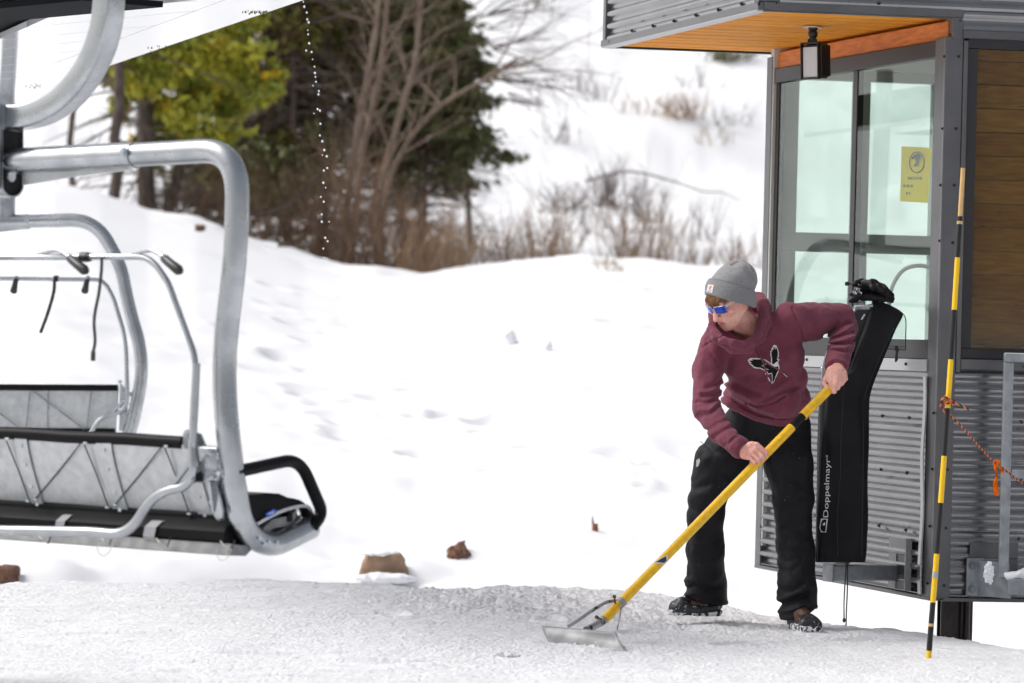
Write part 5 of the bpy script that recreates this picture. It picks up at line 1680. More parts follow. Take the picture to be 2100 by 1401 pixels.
def drape(tree, u, v, lift=0.0015, fallback=16.8):
    d = ray(u, v); L_ = np.linalg.norm(d)
    hit = tree.ray_cast(Vector(tuple(EYE)), Vector(tuple(d / L_)))
    if hit[0] is None: return P(u, v, fallback)
    return np.array(hit[0]) - d / L_ * lift
def text_outline(body, size=1.0, extrude=0.0):
    cu_ = bpy.data.curves.new('lettering', 'FONT'); cu_.body = body; cu_.size = size; cu_.resolution_u = 3
    cu_.offset = 0.0
    o = bpy.data.objects.new('lettering', cu_); scene.collection.objects.link(o)
    bpy.context.view_layer.update()
    dg = bpy.context.evaluated_depsgraph_get()
    me = bpy.data.meshes.new_from_object(o.evaluated_get(dg))
    V = np.array([v.co[:] for v in me.vertices]); F = [tuple(p.vertices) for p in me.polygons]
    bpy.data.objects.remove(o); bpy.data.curves.remove(cu_); bpy.data.meshes.remove(me)
    return V, F
def lettering(name, body, f_uv, tree, m, parent, lift=0.0015, bold=0.0, thick=0.0006):
    V, F = text_outline(body)
    mn, mx_ = V[:, :2].min(0), V[:, :2].max(0)
    vs_ = []
    for x, y in V[:, :2]:
        u, v = f_uv((x - mn[0]) / (mx_[0] - mn[0]), (y - mn[1]) / (mx_[1] - mn[1]))
        vs_.append(drape(tree, u, v, lift))
    o = link_mesh(name, np.array(vs_), F, m, parent, smooth=False)
    md = o.modifiers.new('thickness', 'SOLIDIFY'); md.thickness = thick; md.offset = 1
    return o
M['print_white'] = mat('white_print', (0.75, 0.76, 0.78), 0.6)
# word reads upwards: start (1695,1061) .. end (1702,940); total glyph height about 12 px (descenders to the right)
def wmap(x, y):
    u0, v0, u1, v1 = 1701.5, 1061.0, 1705.5, 940.0
    bu, bv = u0 + (u1 - u0) * x, v0 + (v1 - v0) * x
    return bu - 13.5 * (y) + 0.0, bv
lettering('lettering', 'Doppelmayr', wmap, covtree, M['print_white'], cov)
lettering('registered_mark', 'o', lambda x, y: (1697.6 - 3.6 * y, 938.5 - 5 * x), covtree, M['print_white'], cov)
def polydrape(name, pts, tree, m, parent, lift=0.0015, thick=0.0006, sub=1, refine=0):
    P_ = []
    n = len(pts)
    for i in range(n):
        a, c_ = pts[i], pts[(i + 1) % n]
        for k in range(sub):
            P_.append((a[0] + (c_[0] - a[0]) * k / sub, a[1] + (c_[1] - a[1]) * k / sub))
    from mathutils.geometry import tessellate_polygon
    tri = [tuple(t) for t in tessellate_polygon([[Vector((u, -v, 0)) for u, v in P_]])]
    for _ in range(refine):
        mids, nt_ = {}, []
        def mid(a, b2):
            k = (min(a, b2), max(a, b2))
            if k not in mids:
                P_.append(((P_[a][0] + P_[b2][0]) / 2, (P_[a][1] + P_[b2][1]) / 2)); mids[k] = len(P_) - 1
            return mids[k]
        for a, b2, c3 in tri:
            x, y, z = mid(a, b2), mid(b2, c3), mid(c3, a)
            nt_ += [(a, x, z), (x, b2, y), (z, y, c3), (x, y, z)]
        tri = nt_
    vs_ = [drape(tree, u, v, lift) for u, v in P_]
    tris = []
    for t in tri:
        a, b2, c3 = [P_[i] for i in t]
        ar = (b2[0] - a[0]) * (-(c3[1]) + a[1]) - (c3[0] - a[0]) * (-(b2[1]) + a[1])
        tris.append(tuple(t) if ar > 0 else tuple(t)[::-1])
    o = link_mesh(name, np.array(vs_), tris, m, parent, smooth=False)
    md = o.modifiers.new('thickness', 'SOLIDIFY'); md.thickness = thick; md.offset = 1
    return o
# emblem: white house-shaped block with a black D
polydrape('emblem', [(1683.5, 1063.5), (1697.8, 1064), (1694, 1092), (1684, 1091.5), (1680.3, 1082.5)], covtree, M['print_white'], cov, sub=2)
polydrape('emblem_figure', [(1690.5, 1065.8), (1693.6, 1068), (1694, 1071), (1692.8, 1081.6), (1683.2, 1081.4), (1684.6, 1073), (1687, 1068)], covtree, M['black_fabric'], cov, 0.0028)
polydrape('emblem_figure', [(1691.4, 1071), (1692, 1073), (1691.6, 1077.4), (1687.4, 1077.6), (1688.2, 1073.6)], covtree, M['print_white'], cov, 0.004)
polydrape('emblem_figure', [(1692.2, 1083.6), (1689.5, 1087.6), (1686.5, 1088.6), (1683.4, 1083.4)], covtree, M['black_fabric'], cov, 0.0028)
# seam and piping, bottom edge
for pts in ([(1724, 925), (1723, 980), (1720, 1020), (1717, 1060), (1717, 1100), (1718, 1140)], [(1786, 640), (1772, 672), (1755, 708), (1738, 735)], [(1730, 795), (1727, 850), (1724, 925)], [(1771, 860), (1770, 960), (1768, 1080), (1767, 1140)], [(1834, 672), (1806, 730), (1780, 790), (1772, 820)]):
    p_ = [drape(covtree, u, v, 0.0005) for u, v in pts]
    mb = MB(); mb.tube(spline(p_, 5), 0.0022, 6); build('seam', mb, M['wire'], cov)
mb = MB(); mb.tube(spline([P(1736, 1150, CY - .08), P(1734, 1180, CY - .1), P(1731, 1230, CY - .1), P(1731, 1272, CY - .1)], 5), 0.003, 7); mb.tube(spline([P(1738, 1150, CY - .08), P(1738, 1200, CY - .1), P(1736, 1250, CY - .1), P(1735, 1286, CY - .1)], 5), 0.003, 7); build('draw_cord', mb, M['wire'], cov)
mb = MB(); mb.ball(P(1731, 1272, CY - .1), A(.007, .007, .011)); mb.ball(P(1738, 1154, CY - .09), A(.01, .008, .008)); build('cord_lock', mb, M['black_plastic'], cov)
# clear vinyl window flap with black piping and its strap
fy = 16.9
outl = [(1853, 645), (1857, 655), (1857, 718), (1822, 716), (1818, 714), (1838, 672)]
nu_ = 14
vs, fs = [], []
for j in range(nu_ + 1):
    t = j / nu_
    v = 646 + (716 - 646) * t
    ul = np.interp(v, [645, 672, 714, 720], [1850, 1836, 1818, 1818]); ur = np.interp(v, [645, 655, 718], [1853, 1857, 1857])
    for i in range(nu_ + 1):
        s = i / nu_
        vs.append(P(ul + (ur - ul) * s, v, fy + 0.012 * float(fbm(np.array([s * 4.]), np.array([t * 5.]), oct=3, seed=51)[0])))
for j in range(nu_):
    for i in range(nu_):
        a = j * (nu_ + 1) + i
        fs.append((a, a + 1, a + nu_ + 2, a + nu_ + 1))
link_mesh('clear_window', np.array(vs), fs, M['clear_vinyl'], cov, True)
mb = MB(); mb.tube(spline([P(1849, 641, fy), P(1855, 648, fy), P(1858, 660, fy), P(1857.5, 690, fy), P(1857, 718, fy)], 5), 0.0022, 6); mb.tube([P(1857, 718, fy), P(1820, 715.5, fy)], 0.002, 6); mb.tube([P(1856, 712, fy), P(1820, 709.5, fy)], 0.0012, 6); build('piping', mb, M['wire'], cov)
mb = MB(); mb.prism([P(u, v, fy - .012) for u, v in ((1836, 709), (1841, 709), (1844, 718), (1841, 726), (1842, 738), (1838, 743), (1835, 742), (1837, 722), (1835, 715))], A(0, .006, 0)); build('strap', mb, M['wire'], cov, smooth=False)

# gloves and cap lying on top
M['glove'] = mat('black_glove_leather', (0.014, 0.014, 0.016), 0.45, bump=0.3, bscale=90, bdist=0.002, layers=((30, 0.68, 0.72, (0.25, 0.25, 0.26)),))
def gpt(u, v, dy=0.0): return P(u, v, 16.9 + dy)
chains = [  # fingers and bulk of the upper glove
    ([(1770, 585, 0), (1790, 583, -.02), (1808, 592, -.03), (1826, 606, -.03)], [9, 11, 10, 8]),
    ([(1768, 590, .02), (1790, 590, .02), (1812, 598, .02), (1829, 612, .0)], [10, 11, 9, 6]),
    ([(1772, 580, -.03), (1786, 580, -.06), (1789, 590, -.075), (1790, 594, -.07)], [7, 6, 5.5, 4.5]),
    ([(1790, 583, -.05), (1802, 588, -.07), (1810, 596, -.08)], [7, 6, 5]),
    ([(1804, 589, -.04), (1816, 594, -.06), (1823, 604, -.065)], [7, 6, 5]),
    ([(1768, 584, 0), (1758, 581, 0), (1750, 584, .0)], [8, 7, 4]),
    ([(1768, 608, 0), (1790, 609, -.01), (1810, 612, -.02), (1829, 617, -.02)], [9, 8.5, 7, 4.5]),
    ([(1760, 596, -.03), (1749, 603, -.03), (1743, 604, -.03)], [7, 5, 3]),
    ([(1762, 604, -.03), (1752, 613, -.03), (1745, 617, -.03)], [9, 7, 5]),
    ([(1757, 578, -.02), (1764, 574, -.02), (1771, 571, -.02)], [4, 3, 1.2])]
def glove_fn(sel):
    segs = []
    for pts, rs in [chains[i] for i in sel]:
        q = [gpt(*p_) for p_ in pts]; rr_ = [r_ * 16.9 / FPX for r_ in rs]
        for i in range(len(q) - 1): segs.append((q[i], q[i + 1], rr_[i], rr_[i + 1]))
    def fn(X, Y, Z):
        d = None
        for s_ in segs:
            e = cone(X, Y, Z, *s_)
            d = e if d is None else smin(d, e, 0.007)
        return d + 0.0018 * fbm(X * 60, Y * 60, Z * 60, 3, seed=61)
    return fn
for sel, lab in (((0, 1, 2, 3, 4, 5, 9), 'upper black work glove, fingers curled, on top of the console'), ((6, 7, 8), 'lower flattened black glove squashed under the other glove')):
    V, F = sdf_mesh(glove_fn(sel), gpt(1735, 630, -.12), gpt(1840, 562, .1), 0.0035)
    g = link_mesh('work_glove', V, F, M['glove'], None); tag(g, lab, 'glove', 'gloves left on the console')
    if len(sel) > 4:
        mb = MB(); mb.tube([gpt(1745, 582, -.01), gpt(1737, 582.5, -.01)], 0.004, 8); mb.bbox(gpt(1737, 582, -.01), A(.009, 0, 0), A(0, .006, 0), A(0, 0, .009), .003); build('cuff_toggle', mb, M['black_plastic'], g)
    else:
        mb = MB()
        for _ in range(16):
            c = gpt(1758 + rng.gauss(0, 5), 597 + rng.gauss(0, 6), -.055); mb.box(c, A(rng.uniform(.001, .004), 0, rng.uniform(-.003, .003)), A(0, .002, 0), A(rng.uniform(-.002, .002), 0, rng.uniform(.001, .006)))
        build('reflective_tag', mb, M['chrome'], g, smooth=False)
# ------------------------------------------------------------------ trees and brush behind the crest
def leafcloud(name, lobes, n, size, m, parent, flat=0.35, seed=0, elong=1.5, droop=0.0):
    """n small leaf clumps (bent pairs of triangles) filling ellipsoid lobes [(centre, radii)]"""
    rs = np.random.RandomState(seed)
    w = np.array([np.prod(r) ** 0.6 for _, r in lobes]); w = w / w.sum()
    n = int(n * 1.5); size = size * 0.8
    k = rs.choice(len(lobes), n, p=w)
    C = np.array([c for c, _ in lobes])[k]; R = np.array([r for _, r in lobes])[k] * rs.uniform(0.8, 1.3, (n, 1))
    d = rs.normal(size=(n, 3)); d /= np.linalg.norm(d, axis=1)[:, None]
    q = rs.uniform(0.15, 1, n) ** 0.5
    pos = C + d * R * q[:, None]
    keep = (fbm(pos[:, 0] * 2.0, pos[:, 1] * 2.0, pos[:, 2] * 2.6, 3, seed=seed + 5) > -0.25) & (vnoise(pos[:, 0] * 6, pos[:, 1] * 6, pos[:, 2] * 9, seed=seed + 9) > -0.3)
    pos = pos[keep]; d = d[keep]; n = len(pos)
    out = d * A(1, 1, 0.3) + rs.normal(size=(n, 3)) * 0.7
    out /= np.linalg.norm(out, axis=1)[:, None]
    out[:, 2] -= droop
    side = np.cross(out, rs.normal(size=(n, 3))); side /= np.linalg.norm(side, axis=1)[:, None] + 1e-9
    s = size * rs.uniform(0.5, 1.5, n)[:, None]
    a = pos - out * s * elong; b = pos + side * s * 0.5; c = pos + out * s * elong; e = pos - side * s * 0.5
    up = np.cross(out, side) * s * 0.25
    V = np.stack([a, b + up, c, e + up], 1).reshape(-1, 3)
    i = np.arange(n) * 4
    F = np.concatenate([np.stack([i, i + 1, i + 2], 1), np.stack([i, i + 2, i + 3], 1)])
    o = link_mesh(name, V, F, m, parent, smooth=False)
    tag(o, kind='stuff') if False else None
    return o

def branch(p0, d, L, r, depth, out, rs, spread=0.55, up=0.1, nseg=4, kids=3):
    pts = [np.asarray(p0, float)]; d = unit(d)
    for i in range(nseg):
        d = unit(d + rs.normal(size=3) * 0.13 + A(0, 0, up * 0.3))
        pts.append(pts[-1] + d * L / nseg)
    rad = [r * (1 - 0.75 * i / nseg) for i in range(nseg + 1)]
    out.append((pts, rad))
    if depth > 0:
        for k in range(kids):
            t = rs.uniform(0.25, 1.0)
            i = min(nseg - 1, int(t * nseg))
            base = pts[i] + (pts[i + 1] - pts[i]) * (t * nseg - i)
            dd = unit((pts[i + 1] - pts[i])) + rs.normal(size=3) * spread + A(0, 0, up)
            branch(base, dd, L * rs.uniform(0.4, 0.65), r * 0.5 * (1 - t * 0.4), depth - 1, out, rs, spread, up, max(2, nseg - 1), kids)

def skeleton(name, brs, m, parent, seg=5):
    mb = MB()
    for pts, rad in brs:
        sg = seg if rad[0] > 0.012 else 3
        mb.tube(pts, rad, sg, caps=False)
    return link_mesh(name, np.array(mb.v), mb.f, m, parent, smooth=True)

def px(u, v, y): return P(u, v, y)
# yellow-green cedar on the left with two trunks beside it
def tree(name, base, label, cat, group=None): return empty(name, base, label, cat, group)
G_T = 'trees along the edge of the wood'
Yc_ = 57.0
def lob(lst, y, dr=0.7):
    return [(px(u, v, y + rng.uniform(-dr, dr)), A(ru / FPX * y, ru / FPX * y * 0.9, rv / FPX * y)) for (u, v, ru, rv) in lst]
t = tree('cedar_tree', on_ground(332, 55.0), 'leaning cedar with bright yellow green sprays behind the lift chair', 'tree', G_T)
g = on_ground(332, 55.0)
brs = []
branch(g, A(0.02, 0, 1), 7.5, 0.10, 1, brs, np.random.RandomState(1), 0.6, 0.0, 6, 10)
skeleton('trunk', brs, M['bark'], t)
leafcloud('crown', lob([(300, 130, 75, 60), (345, 90, 80, 60), (400, 160, 60, 65), (435, 110, 65, 70), (480, 95, 40, 60), (460, 205, 55, 45), (515, 190, 45, 26), (548, 182, 28, 13), (400, 235, 55, 40), (430, 280, 50, 30), (350, 265, 45, 26), (505, 245, 32, 30), (330, 190, 50, 40), (470, 30, 70, 50), (270, 210, 40, 40), (300, 300, 45, 30), (530, 150, 50, 60)], 54.6), 26000, 0.06, M['leaf_yellow'], t, seed=2, droop=0.2)
for (u, vb, w, y, lab) in ((232, 402, 22, 53.5, 'thick grey brown trunk at the left, base in the snow'), (288, 400, 34, 54.3, 'thickest brown trunk standing right of the grey one')):
    g = on_ground(u, y); g[2] = min(g[2], P(u, vb, y)[2])
    tt_ = tree('tree', g, lab, 'tree', G_T)
    brs = []
    r = w / 2 / FPX * y
    rs = np.random.RandomState(int(u))
    top = P(u + 18, -120, y)
    pts = [g + (top - g) * k / 8 + A(*(rs.normal(size=2) * 0.04), 0) for k in range(9)]
    brs.append((pts, [r * (1.15 - 0.4 * k / 8) for k in range(9)]))
    for k in range(34):
        q = g + (top - g) * rs.uniform(0.12, 1)
        branch(q, A(rs.normal(), rs.normal() * .5, rs.uniform(-.35, .25)), rs.uniform(.5, 1.6), 0.02, 1, brs, rs, 0.5, -0.1, 3, 4)
    skeleton('trunk', brs, M['bark'], tt_, 9)
    if u > 250:
        leafcloud('crown', lob([(u - 30, 120, 70, 80), (u + 10, 40, 90, 60)], y + 1.0), 2500, 0.06, M['leaf_olive'], tt_, seed=u)
g = on_ground(148, 58); tt_ = tree('tree', g, 'thin dark leaning trunk at the far left between the chair tubes', 'tree', G_T)
mb = MB(); mb.tube([g, P(143, 290, 58), P(158, 150, 58), P(165, 0, 58)], [.055, .05, .04, .03], 7); build('trunk', mb, M['bark'], tt_)
# olive evergreens
specs = [(590, 58.8, [(600, 380, 80, 50), (540, 400, 70, 40), (650, 330, 60, 70), (560, 310, 60, 50)], 'low shaggy dark evergreen behind the willows', 'leaf_dark', 7000),
         (470, 59.5, [(560, 330, 80, 70), (520, 240, 60, 80), (590, 170, 90, 90), (560, 60, 90, 90), (480, 360, 60, 40)], 'dense olive green evergreen behind the yellow cedar', 'leaf_olive', 14000),
         (660, 60.5, [(660, 120, 90, 100), (700, 30, 100, 80), (650, 260, 70, 80), (620, 350, 60, 50), (610, 40, 70, 70), (700, 200, 60, 70)], 'tall olive green evergreen in the middle of the wood', 'leaf_olive', 14000),
         (410, 61.0, [(420, 380, 70, 40), (360, 320, 50, 40), (490, 300, 70, 60), (430, 400, 50, 25)], 'low dark evergreen under the yellow cedar', 'leaf_dark', 5000),
         (820, 63.0, [(780, 60, 90, 90), (830, 150, 80, 90), (760, 200, 60, 80), (870, 40, 70, 70), (800, 290, 60, 50)], 'dull green evergreen behind the bare stems', 'leaf_olive', 10000)]
for (u, y, lb, lab, mt, n) in specs:
    g = on_ground(u, y); t = tree('evergreen_tree', g, lab, 'tree', G_T)
    rs = np.random.RandomState(u)
    top = P(u + rs.uniform(-15, 15), -250, y)
    brs = [([g + (top - g) * k / 6 + A(*(rs.normal(size=2) * 0.03), 0) for k in range(7)], [0.075 * (1 - k / 9) for k in range(7)])]
    for k in range(150):
        q = g + (top - g) * rs.uniform(0.05, 1)
        branch(q, A(rs.normal(), rs.normal() * .6, rs.uniform(-.4, .15)), rs.uniform(.6, 1.9), 0.024, 2, brs, rs, 0.5, -0.12, 3, 3)
    skeleton('trunk', brs, M['bark'], t, 8)
    leafcloud('crown', lob(lb, y, 0.9), n, 0.065, M[mt], t, seed=u, droop=0.15)
# the spruce on the right: tiers of drooping boughs
y = 60.0; u0 = 862
g = on_ground(u0, y); t = tree('spruce_tree', g, 'dark green spruce with drooping boughs at the right end of the wood', 'tree', G_T)
rs = np.random.RandomState(77)
top = P(u0 + 10, -640, y)
brs = [([g + (top - g) * k / 8 for k in range(9)], [0.09 * (1 - k / 9) for k in range(9)])]
lobes = []
edge_v = [-200, 0, 60, 130, 200, 280, 330, 360, 400, 430]; edge_u = [900, 945, 975, 1005, 1030, 1060, 1068, 1050, 1000, 930]
for k in range(330):
    v = rs.uniform(-150, 425)
    q = P(u0 + 4, v - 15, y)
    sidex = rs.uniform(-1, 1)
    reach = (np.interp(v, edge_v, edge_u) - u0) / FPX * y
    L = reach * rs.uniform(0.55, 1.0) * (1.0 if sidex > 0 else 0.8)
    a = rs.uniform(-1.25, 1.25) + (0 if sidex > 0 else math.pi)
    dirn = A(math.cos(a), math.sin(a), rs.uniform(-0.25, 0.05))
    tip = q + dirn * L
    mid = (q + tip) / 2 + A(0, 0, 0.06)
    brs.append(([q, mid, tip], [0.018, 0.012, 0.004]))
    for s in (0.45, 0.62, 0.8, 0.97):
        if v < 335 or (rs.uniform() < 0.22):
            lobes.append((q + dirn * L * s + A(0, 0, -0.02), A(0.34, 0.34, 0.115) * (1.25 - 0.45 * s)))
    for s in range(6):
        w = rs.uniform(.3, 1); pp = q + dirn * L * w
        brs.append(([pp, pp + A(rs.normal() * .16, rs.normal() * .16, rs.uniform(-.16, .04))], [0.008, 0.003]))
skeleton('trunk', brs, M['twig_brown'], t, 7)
leafcloud('crown', lobes, 42000, 0.058, M['leaf_dark'], t, seed=78, droop=0.25)

# bare grey-brown trees rising through the middle
for i, (pts, w, lab) in enumerate((([(706, 520), (712, 420), (735, 260), (762, 110), (775, 20), (785, -120)], 16, 'pale bare stem, leftmost of the slender pair, rising in front of the wood'),
                      ([(716, 522), (730, 420), (748, 290), (775, 170), (790, 60), (800, -120)], 15, 'pale bare stem, right one of the slender pair'),
                      ([(768, 515), (775, 420), (800, 310), (830, 200), (855, 100), (872, -120)], 16, 'bare tree leaning right from an orange brown foot'),
                      ([(778, 518), (790, 400), (840, 285), (905, 215), (980, 170), (1060, 120)], 12, 'bare branching tree bending far to the right'))):
    y = 55.5 + i * 0.35
    g = on_ground(pts[0][0], y)
    t = tree('bare_tree', g, lab, 'tree', 'slender bare trees at the edge of the wood')
    rs = np.random.RandomState(100 + i)
    q = spline([g] + [P(u, v, y) for u, v in pts[1:]], 3)
    r0 = w / 2 / FPX * y
    brs = [(q, [r0 * (1 - 0.5 * k / len(q)) for k in range(len(q))])]
    for k in range(16):
        j = rs.randint(4, len(q) - 1)
        branch(q[j], A(rs.normal() * .6 + (0.5 if i > 1 else 0), rs.normal() * .4, rs.uniform(.2, 1)), rs.uniform(.7, 1.7), 0.016, 2, brs, rs, 0.45, 0.05, 3, 3)
    skeleton('trunk', brs, M['bark_pale'], t, 7)
g = on_ground(775, 57.5)
t = tree('dead_tree', g, 'short dark orange brown dead trunk at the foot of the bare trees', 'tree')
mb = MB(); mb.tube([g, P(772, 420, 57.5), P(785, 350, 57.5), P(800, 300, 57.5)], [.10, .09, .06, .03], 8); build('trunk', mb, M['bark_orange'], t)
# fine twigs fanning out to the right of the spruce
def brush(name, bases, y, label, m, L, n, spread, lean=0.0, r=0.010, depth=2, seed=0, cat='shrub', group=None, up=0.12, kids=3):
    rs = np.random.RandomState(seed)
    g = on_ground(bases[0], y) if bases[1] is None else P(bases[0], bases[1], y)
    brs = []
    for k in range(n):
        b0 = g + A(rs.normal() * bases[2], rs.normal() * bases[2], 0)
        branch(b0, A(lean + rs.normal() * spread, rs.normal() * spread, 1), L * rs.uniform(.55, 1.15), r, depth, brs, rs, 0.38, up, 4, kids)
    mb = MB()
    for pts, rad in brs: mb.tube(pts, rad, 3, caps=False)
    o = link_mesh(name, np.array(mb.v), mb.f, m, None, True, base=g)
    tag(o, label, cat, group)
    return o
rs = np.random.RandomState(5)
t = tree('twiggy_tree', on_ground(960, 64), 'leafless tree spreading fine grey twigs right of the spruce', 'tree', G_T)
brs = []
for (u, v, a, L) in ((960, 40, 0.2, 1.1), (985, 90, 0.05, 1.3), (1000, 130, -0.05, 1.2), (1010, 160, 0.0, 1.1), (1000, 60, 0.5, 1.0), (1020, 200, -0.25, 1.0), (975, 10, 0.6, 1.2), (1030, 140, 0.1, .9), (1040, 190, -.5, .6)):
    for k in range(3):
        branch(P(u, v, 64), A(1, rs.normal() * .4, a + rs.normal() * .2), L * rs.uniform(.7, 1.1), 0.014, 3, brs, rs, 0.42, 0.0, 4, 3)
brs.append(([on_ground(960, 64), P(950, 250, 64), P(945, 100, 64), P(940, -60, 64)], [0.05, .04, .03, .02]))
for (u, v, a, L) in ((1010, 100, 0, 1.4), (1030, 165, .05, 1.3), (1000, 30, .3, 1.3)):
    for k in range(3): branch(P(u, v, 64), A(1, rs.normal() * .3, a + rs.normal() * .15), L, 0.02, 3, brs, rs, 0.4, 0.0, 4, 4)
skeleton('branches', brs, M['twig'], t, 4)
# willow stems: many thin upright red-brown rods in front of the wood
GW = 'red brown willow clumps in front of the wood'
for i, (u, y, L, n, lab) in enumerate(((672, 54.6, 1.25, 34, 'tall red brown willow clump under the dripping water'), (722, 54.2, 1.15, 34, 'willow clump around the foot of the bare stems'), (640, 55.2, .95, 22, 'shorter willow clump at the left end of the row'), (765, 54.0, .8, 22, 'low willow clump below the dead trunk'))):
    brush('willow_clump', (u, None, 0.20), y, lab, M['willow'], L * 1.45, int(n * 1.4), 0.22, 0.05, 0.010, 1, 200 + i, 'shrub', GW, 0.3, 3)
for i, (u, y, L, n, m, lab) in enumerate(((1210, 66, .8, 26, 'twig', 'grey weeds behind the reeds in the middle'), (1270, 67, 1.0, 30, 'twig_brown', 'tall brown weeds behind the tallest reeds'), (1350, 66.5, .8, 26, 'twig_brown', 'brown weeds behind the dense reeds'), (1120, 64.5, .7, 24, 'twig', 'grey weeds behind the broad reed clump'), (1400, 66, .8, 20, 'twig', 'grey weeds toward the hut'), (950, 62, .7, 26, 'twig', 'grey weeds under the spruce tips'), (1030, 63, .6, 22, 'twig_brown', 'brown weeds just right of the spruce'))):
    brush('weed_clump', (u, None, 0.35), y, lab, M[m], L * .85, int(n * .7), 0.4, 0, 0.010, 1, 800 + i, 'weeds', 'weeds behind the reeds', 0.2)
# undergrowth under the trees, left
for i, (u, y, L, n, m, lab) in enumerate(((380, 54.5, .6, 16, 'twig_brown', 'scrubby undergrowth below the yellow cedar'), (470, 55, .7, 18, 'twig_brown', 'brown undergrowth left of the frame tube'), (545, 55.4, .75, 20, 'willow', 'reddish undergrowth behind the bent tube corner'), (600, 55.5, .8, 18, 'twig_brown', 'tangled undergrowth left of the willows'), (340, 54, .4, 12, 'bark', 'low dark scrub at the foot of the thick trunk'),
                                        (820, 55.5, .7, 20, 'twig', 'grey scrub under the right side of the spruce'), (900, 56.5, .8, 20, 'twig', 'grey scrub below the spruce tips'), (860, 54.8, .5, 20, 'reed', 'rusty tuft just above the snow crest'))):
    brush('undergrowth', (u, None, 0.22), y, lab, M[m], L * 1.6, int(n * 1.8), 0.55, 0.0, 0.013, 2, 300 + i, 'shrub', 'scrub along the foot of the wood', 0.1)
# fallen dark branches
mb = MB(); mb.tube(spline([P(430, 452, 54), P(520, 440, 54), P(600, 415, 54), P(660, 350, 54)], 4), [0.035 - 0.0018 * k for k in range(13)], 6); o = build('fallen_branch', mb, M['bark']); tag(o, 'dark fallen bough lying under the evergreens', 'branch')
mb = MB(); mb.tube(spline([P(1200, 372, 70), P(1290, 352, 70), P(1380, 372, 70), P(1440, 392, 70), P(1480, 395, 70), P(1518, 412, 70)], 5), [0.024 - 0.0007 * k for k in range(26)], 5); o = build('fallen_branch', mb, M['twig']); tag(o, 'long thin fallen branch lying across the snowy bank', 'branch')
# grey shrubs on the far bank
for i, (u, y, L, n, sp, lab) in enumerate(((1130, 70.5, .55, 16, .8, 'sprawling grey shrub on the bank, nearest the spruce'), (1160, 71, .5, 16, .9, 'dark low shrub beside the sprawling one on the bank'), (1235, 71.5, .75, 34, .4, 'round dense grey shrub in the middle of the bank'), (1300, 70.0, .6, 14, .5, 'thin grey shrub right of the round one'), (1330, 68.5, .8, 10, .3, 'tall sparse weed stalks right on the bank'))):
    brush('bank_shrub', (u, None, 0.2), y, lab, M['twig'], L * 1.2, int(n * 1.2), sp, 0, 0.012, 2, 400 + i, 'shrub', 'grey shrubs on the far bank', 0.05)
# reed and dry grass tufts along the gully
GR = 'dry reed tufts along the gully'
reeds = [(855, 53.4, .95, 60, 'reed', 'rust coloured reed tuft at the lowest point of the crest'), (905, 53.6, .85, 50, 'reed', 'rusty reed tuft right of the lowest one'), (940, 54.5, .6, 30, 'reed_pale', 'pale grass tuft right of the two rusty ones'), (985, 55, .7, 26, 'reed', 'thin reed tuft on the crest in the middle'),
         (1030, 56, .8, 26, 'willow', 'upright reddish tuft in the middle'), (1095, 57, .95, 60, 'reed', 'broad brown reed clump left of the bare middle snow'), (1125, 57.5, .9, 50, 'reed', 'brown reed clump merged with the broad one'), (1180, 58, .55, 24, 'reed_pale', 'small straw tuft between the big reed clumps'),
         (1290, 58.5, 1.05, 64, 'reed', 'tallest rusty reed clump beyond the field'), (1330, 58.8, .9, 54, 'reed', 'dense red brown reed clump beside the tallest'), (1370, 59.5, .75, 40, 'willow', 'reddish tuft right of the dense clump'), (1420, 60, .8, 30, 'willow', 'sparse reddish reeds left of the hut'), (1500, 60, .6, 30, 'willow', 'small dark tuft near the hut wall'), (1530, 60.5, .75, 26, 'willow', 'last thin tuft beside the hut wall'),
         (800, 54, .55, 34, 'willow', 'low brown tuft left of the lowest point'), (1055, 60, .8, 20, 'reed', 'slim tuft farther back below the spruce tip')]
for i, (u, y, L, n, m, lab) in enumerate(reeds):
    brush('reed_tuft', (u, None, 0.17), y, lab, M[m], L * 1.1, int(n * (0.6 if u < 1060 else 0.8)), 0.32, 0, 0.0105, 1, 500 + i, 'reeds', GR, 0.25, 2)
for i, (u, v, L, n, m, lab) in enumerate(((1410, 248, .38, 46, 'reed', 'small rusty tuft high on the snowy hill'), (1365, 240, .3, 14, 'reed_pale', 'faint tuft left of the rusty one on the hill'), (1300, 235, .3, 12, 'reed_pale', 'faint pale tuft on the middle of the hill'), (1240, 210, .35, 8, 'twig', 'thin grey stalks on the hill right of the twigs'), (1205, 195, .35, 8, 'twig', 'grey stalks on the hill nearest the twiggy tree'), (1500, 262, .3, 12, 'twig', 'faint stalks on the hill near the hut'), (1140, 300, .4, 14, 'twig', 'sparse stalks on the hill above the bank shrubs'), (1460, 300, .3, 10, 'reed_pale', 'pale stalks on the hill above the long branch'), (1100, 20, .4, 10, 'twig', 'small grey stalks highest on the hill by the trees'), (1420, 180, .3, 8, 'twig', 'tiny stalks on the hill just above the rusty tuft'))):
    g = ground_hit(u, v, 66)
    uu = 1050 + g[0] / g[1] * FPX
    brush('hill_tuft', (uu, None, 0.2), g[1], lab, M[m], L * 1.6, n + 6, 0.45, 0, 0.010, 1, 600 + i, 'tuft', 'tufts high on the snowy hill', 0.1)
g = ground_hit(1490, 126, 66)
brush('dark_bush', (1050 + g[0] / g[1] * FPX, None, 0.22), g[1], 'dark evergreen bush peeping out just under the hut soffit', M['leaf_dark'], .5, 60, 0.9, 0.4, 0.02, 2, 650, 'shrub', None, -0.1)
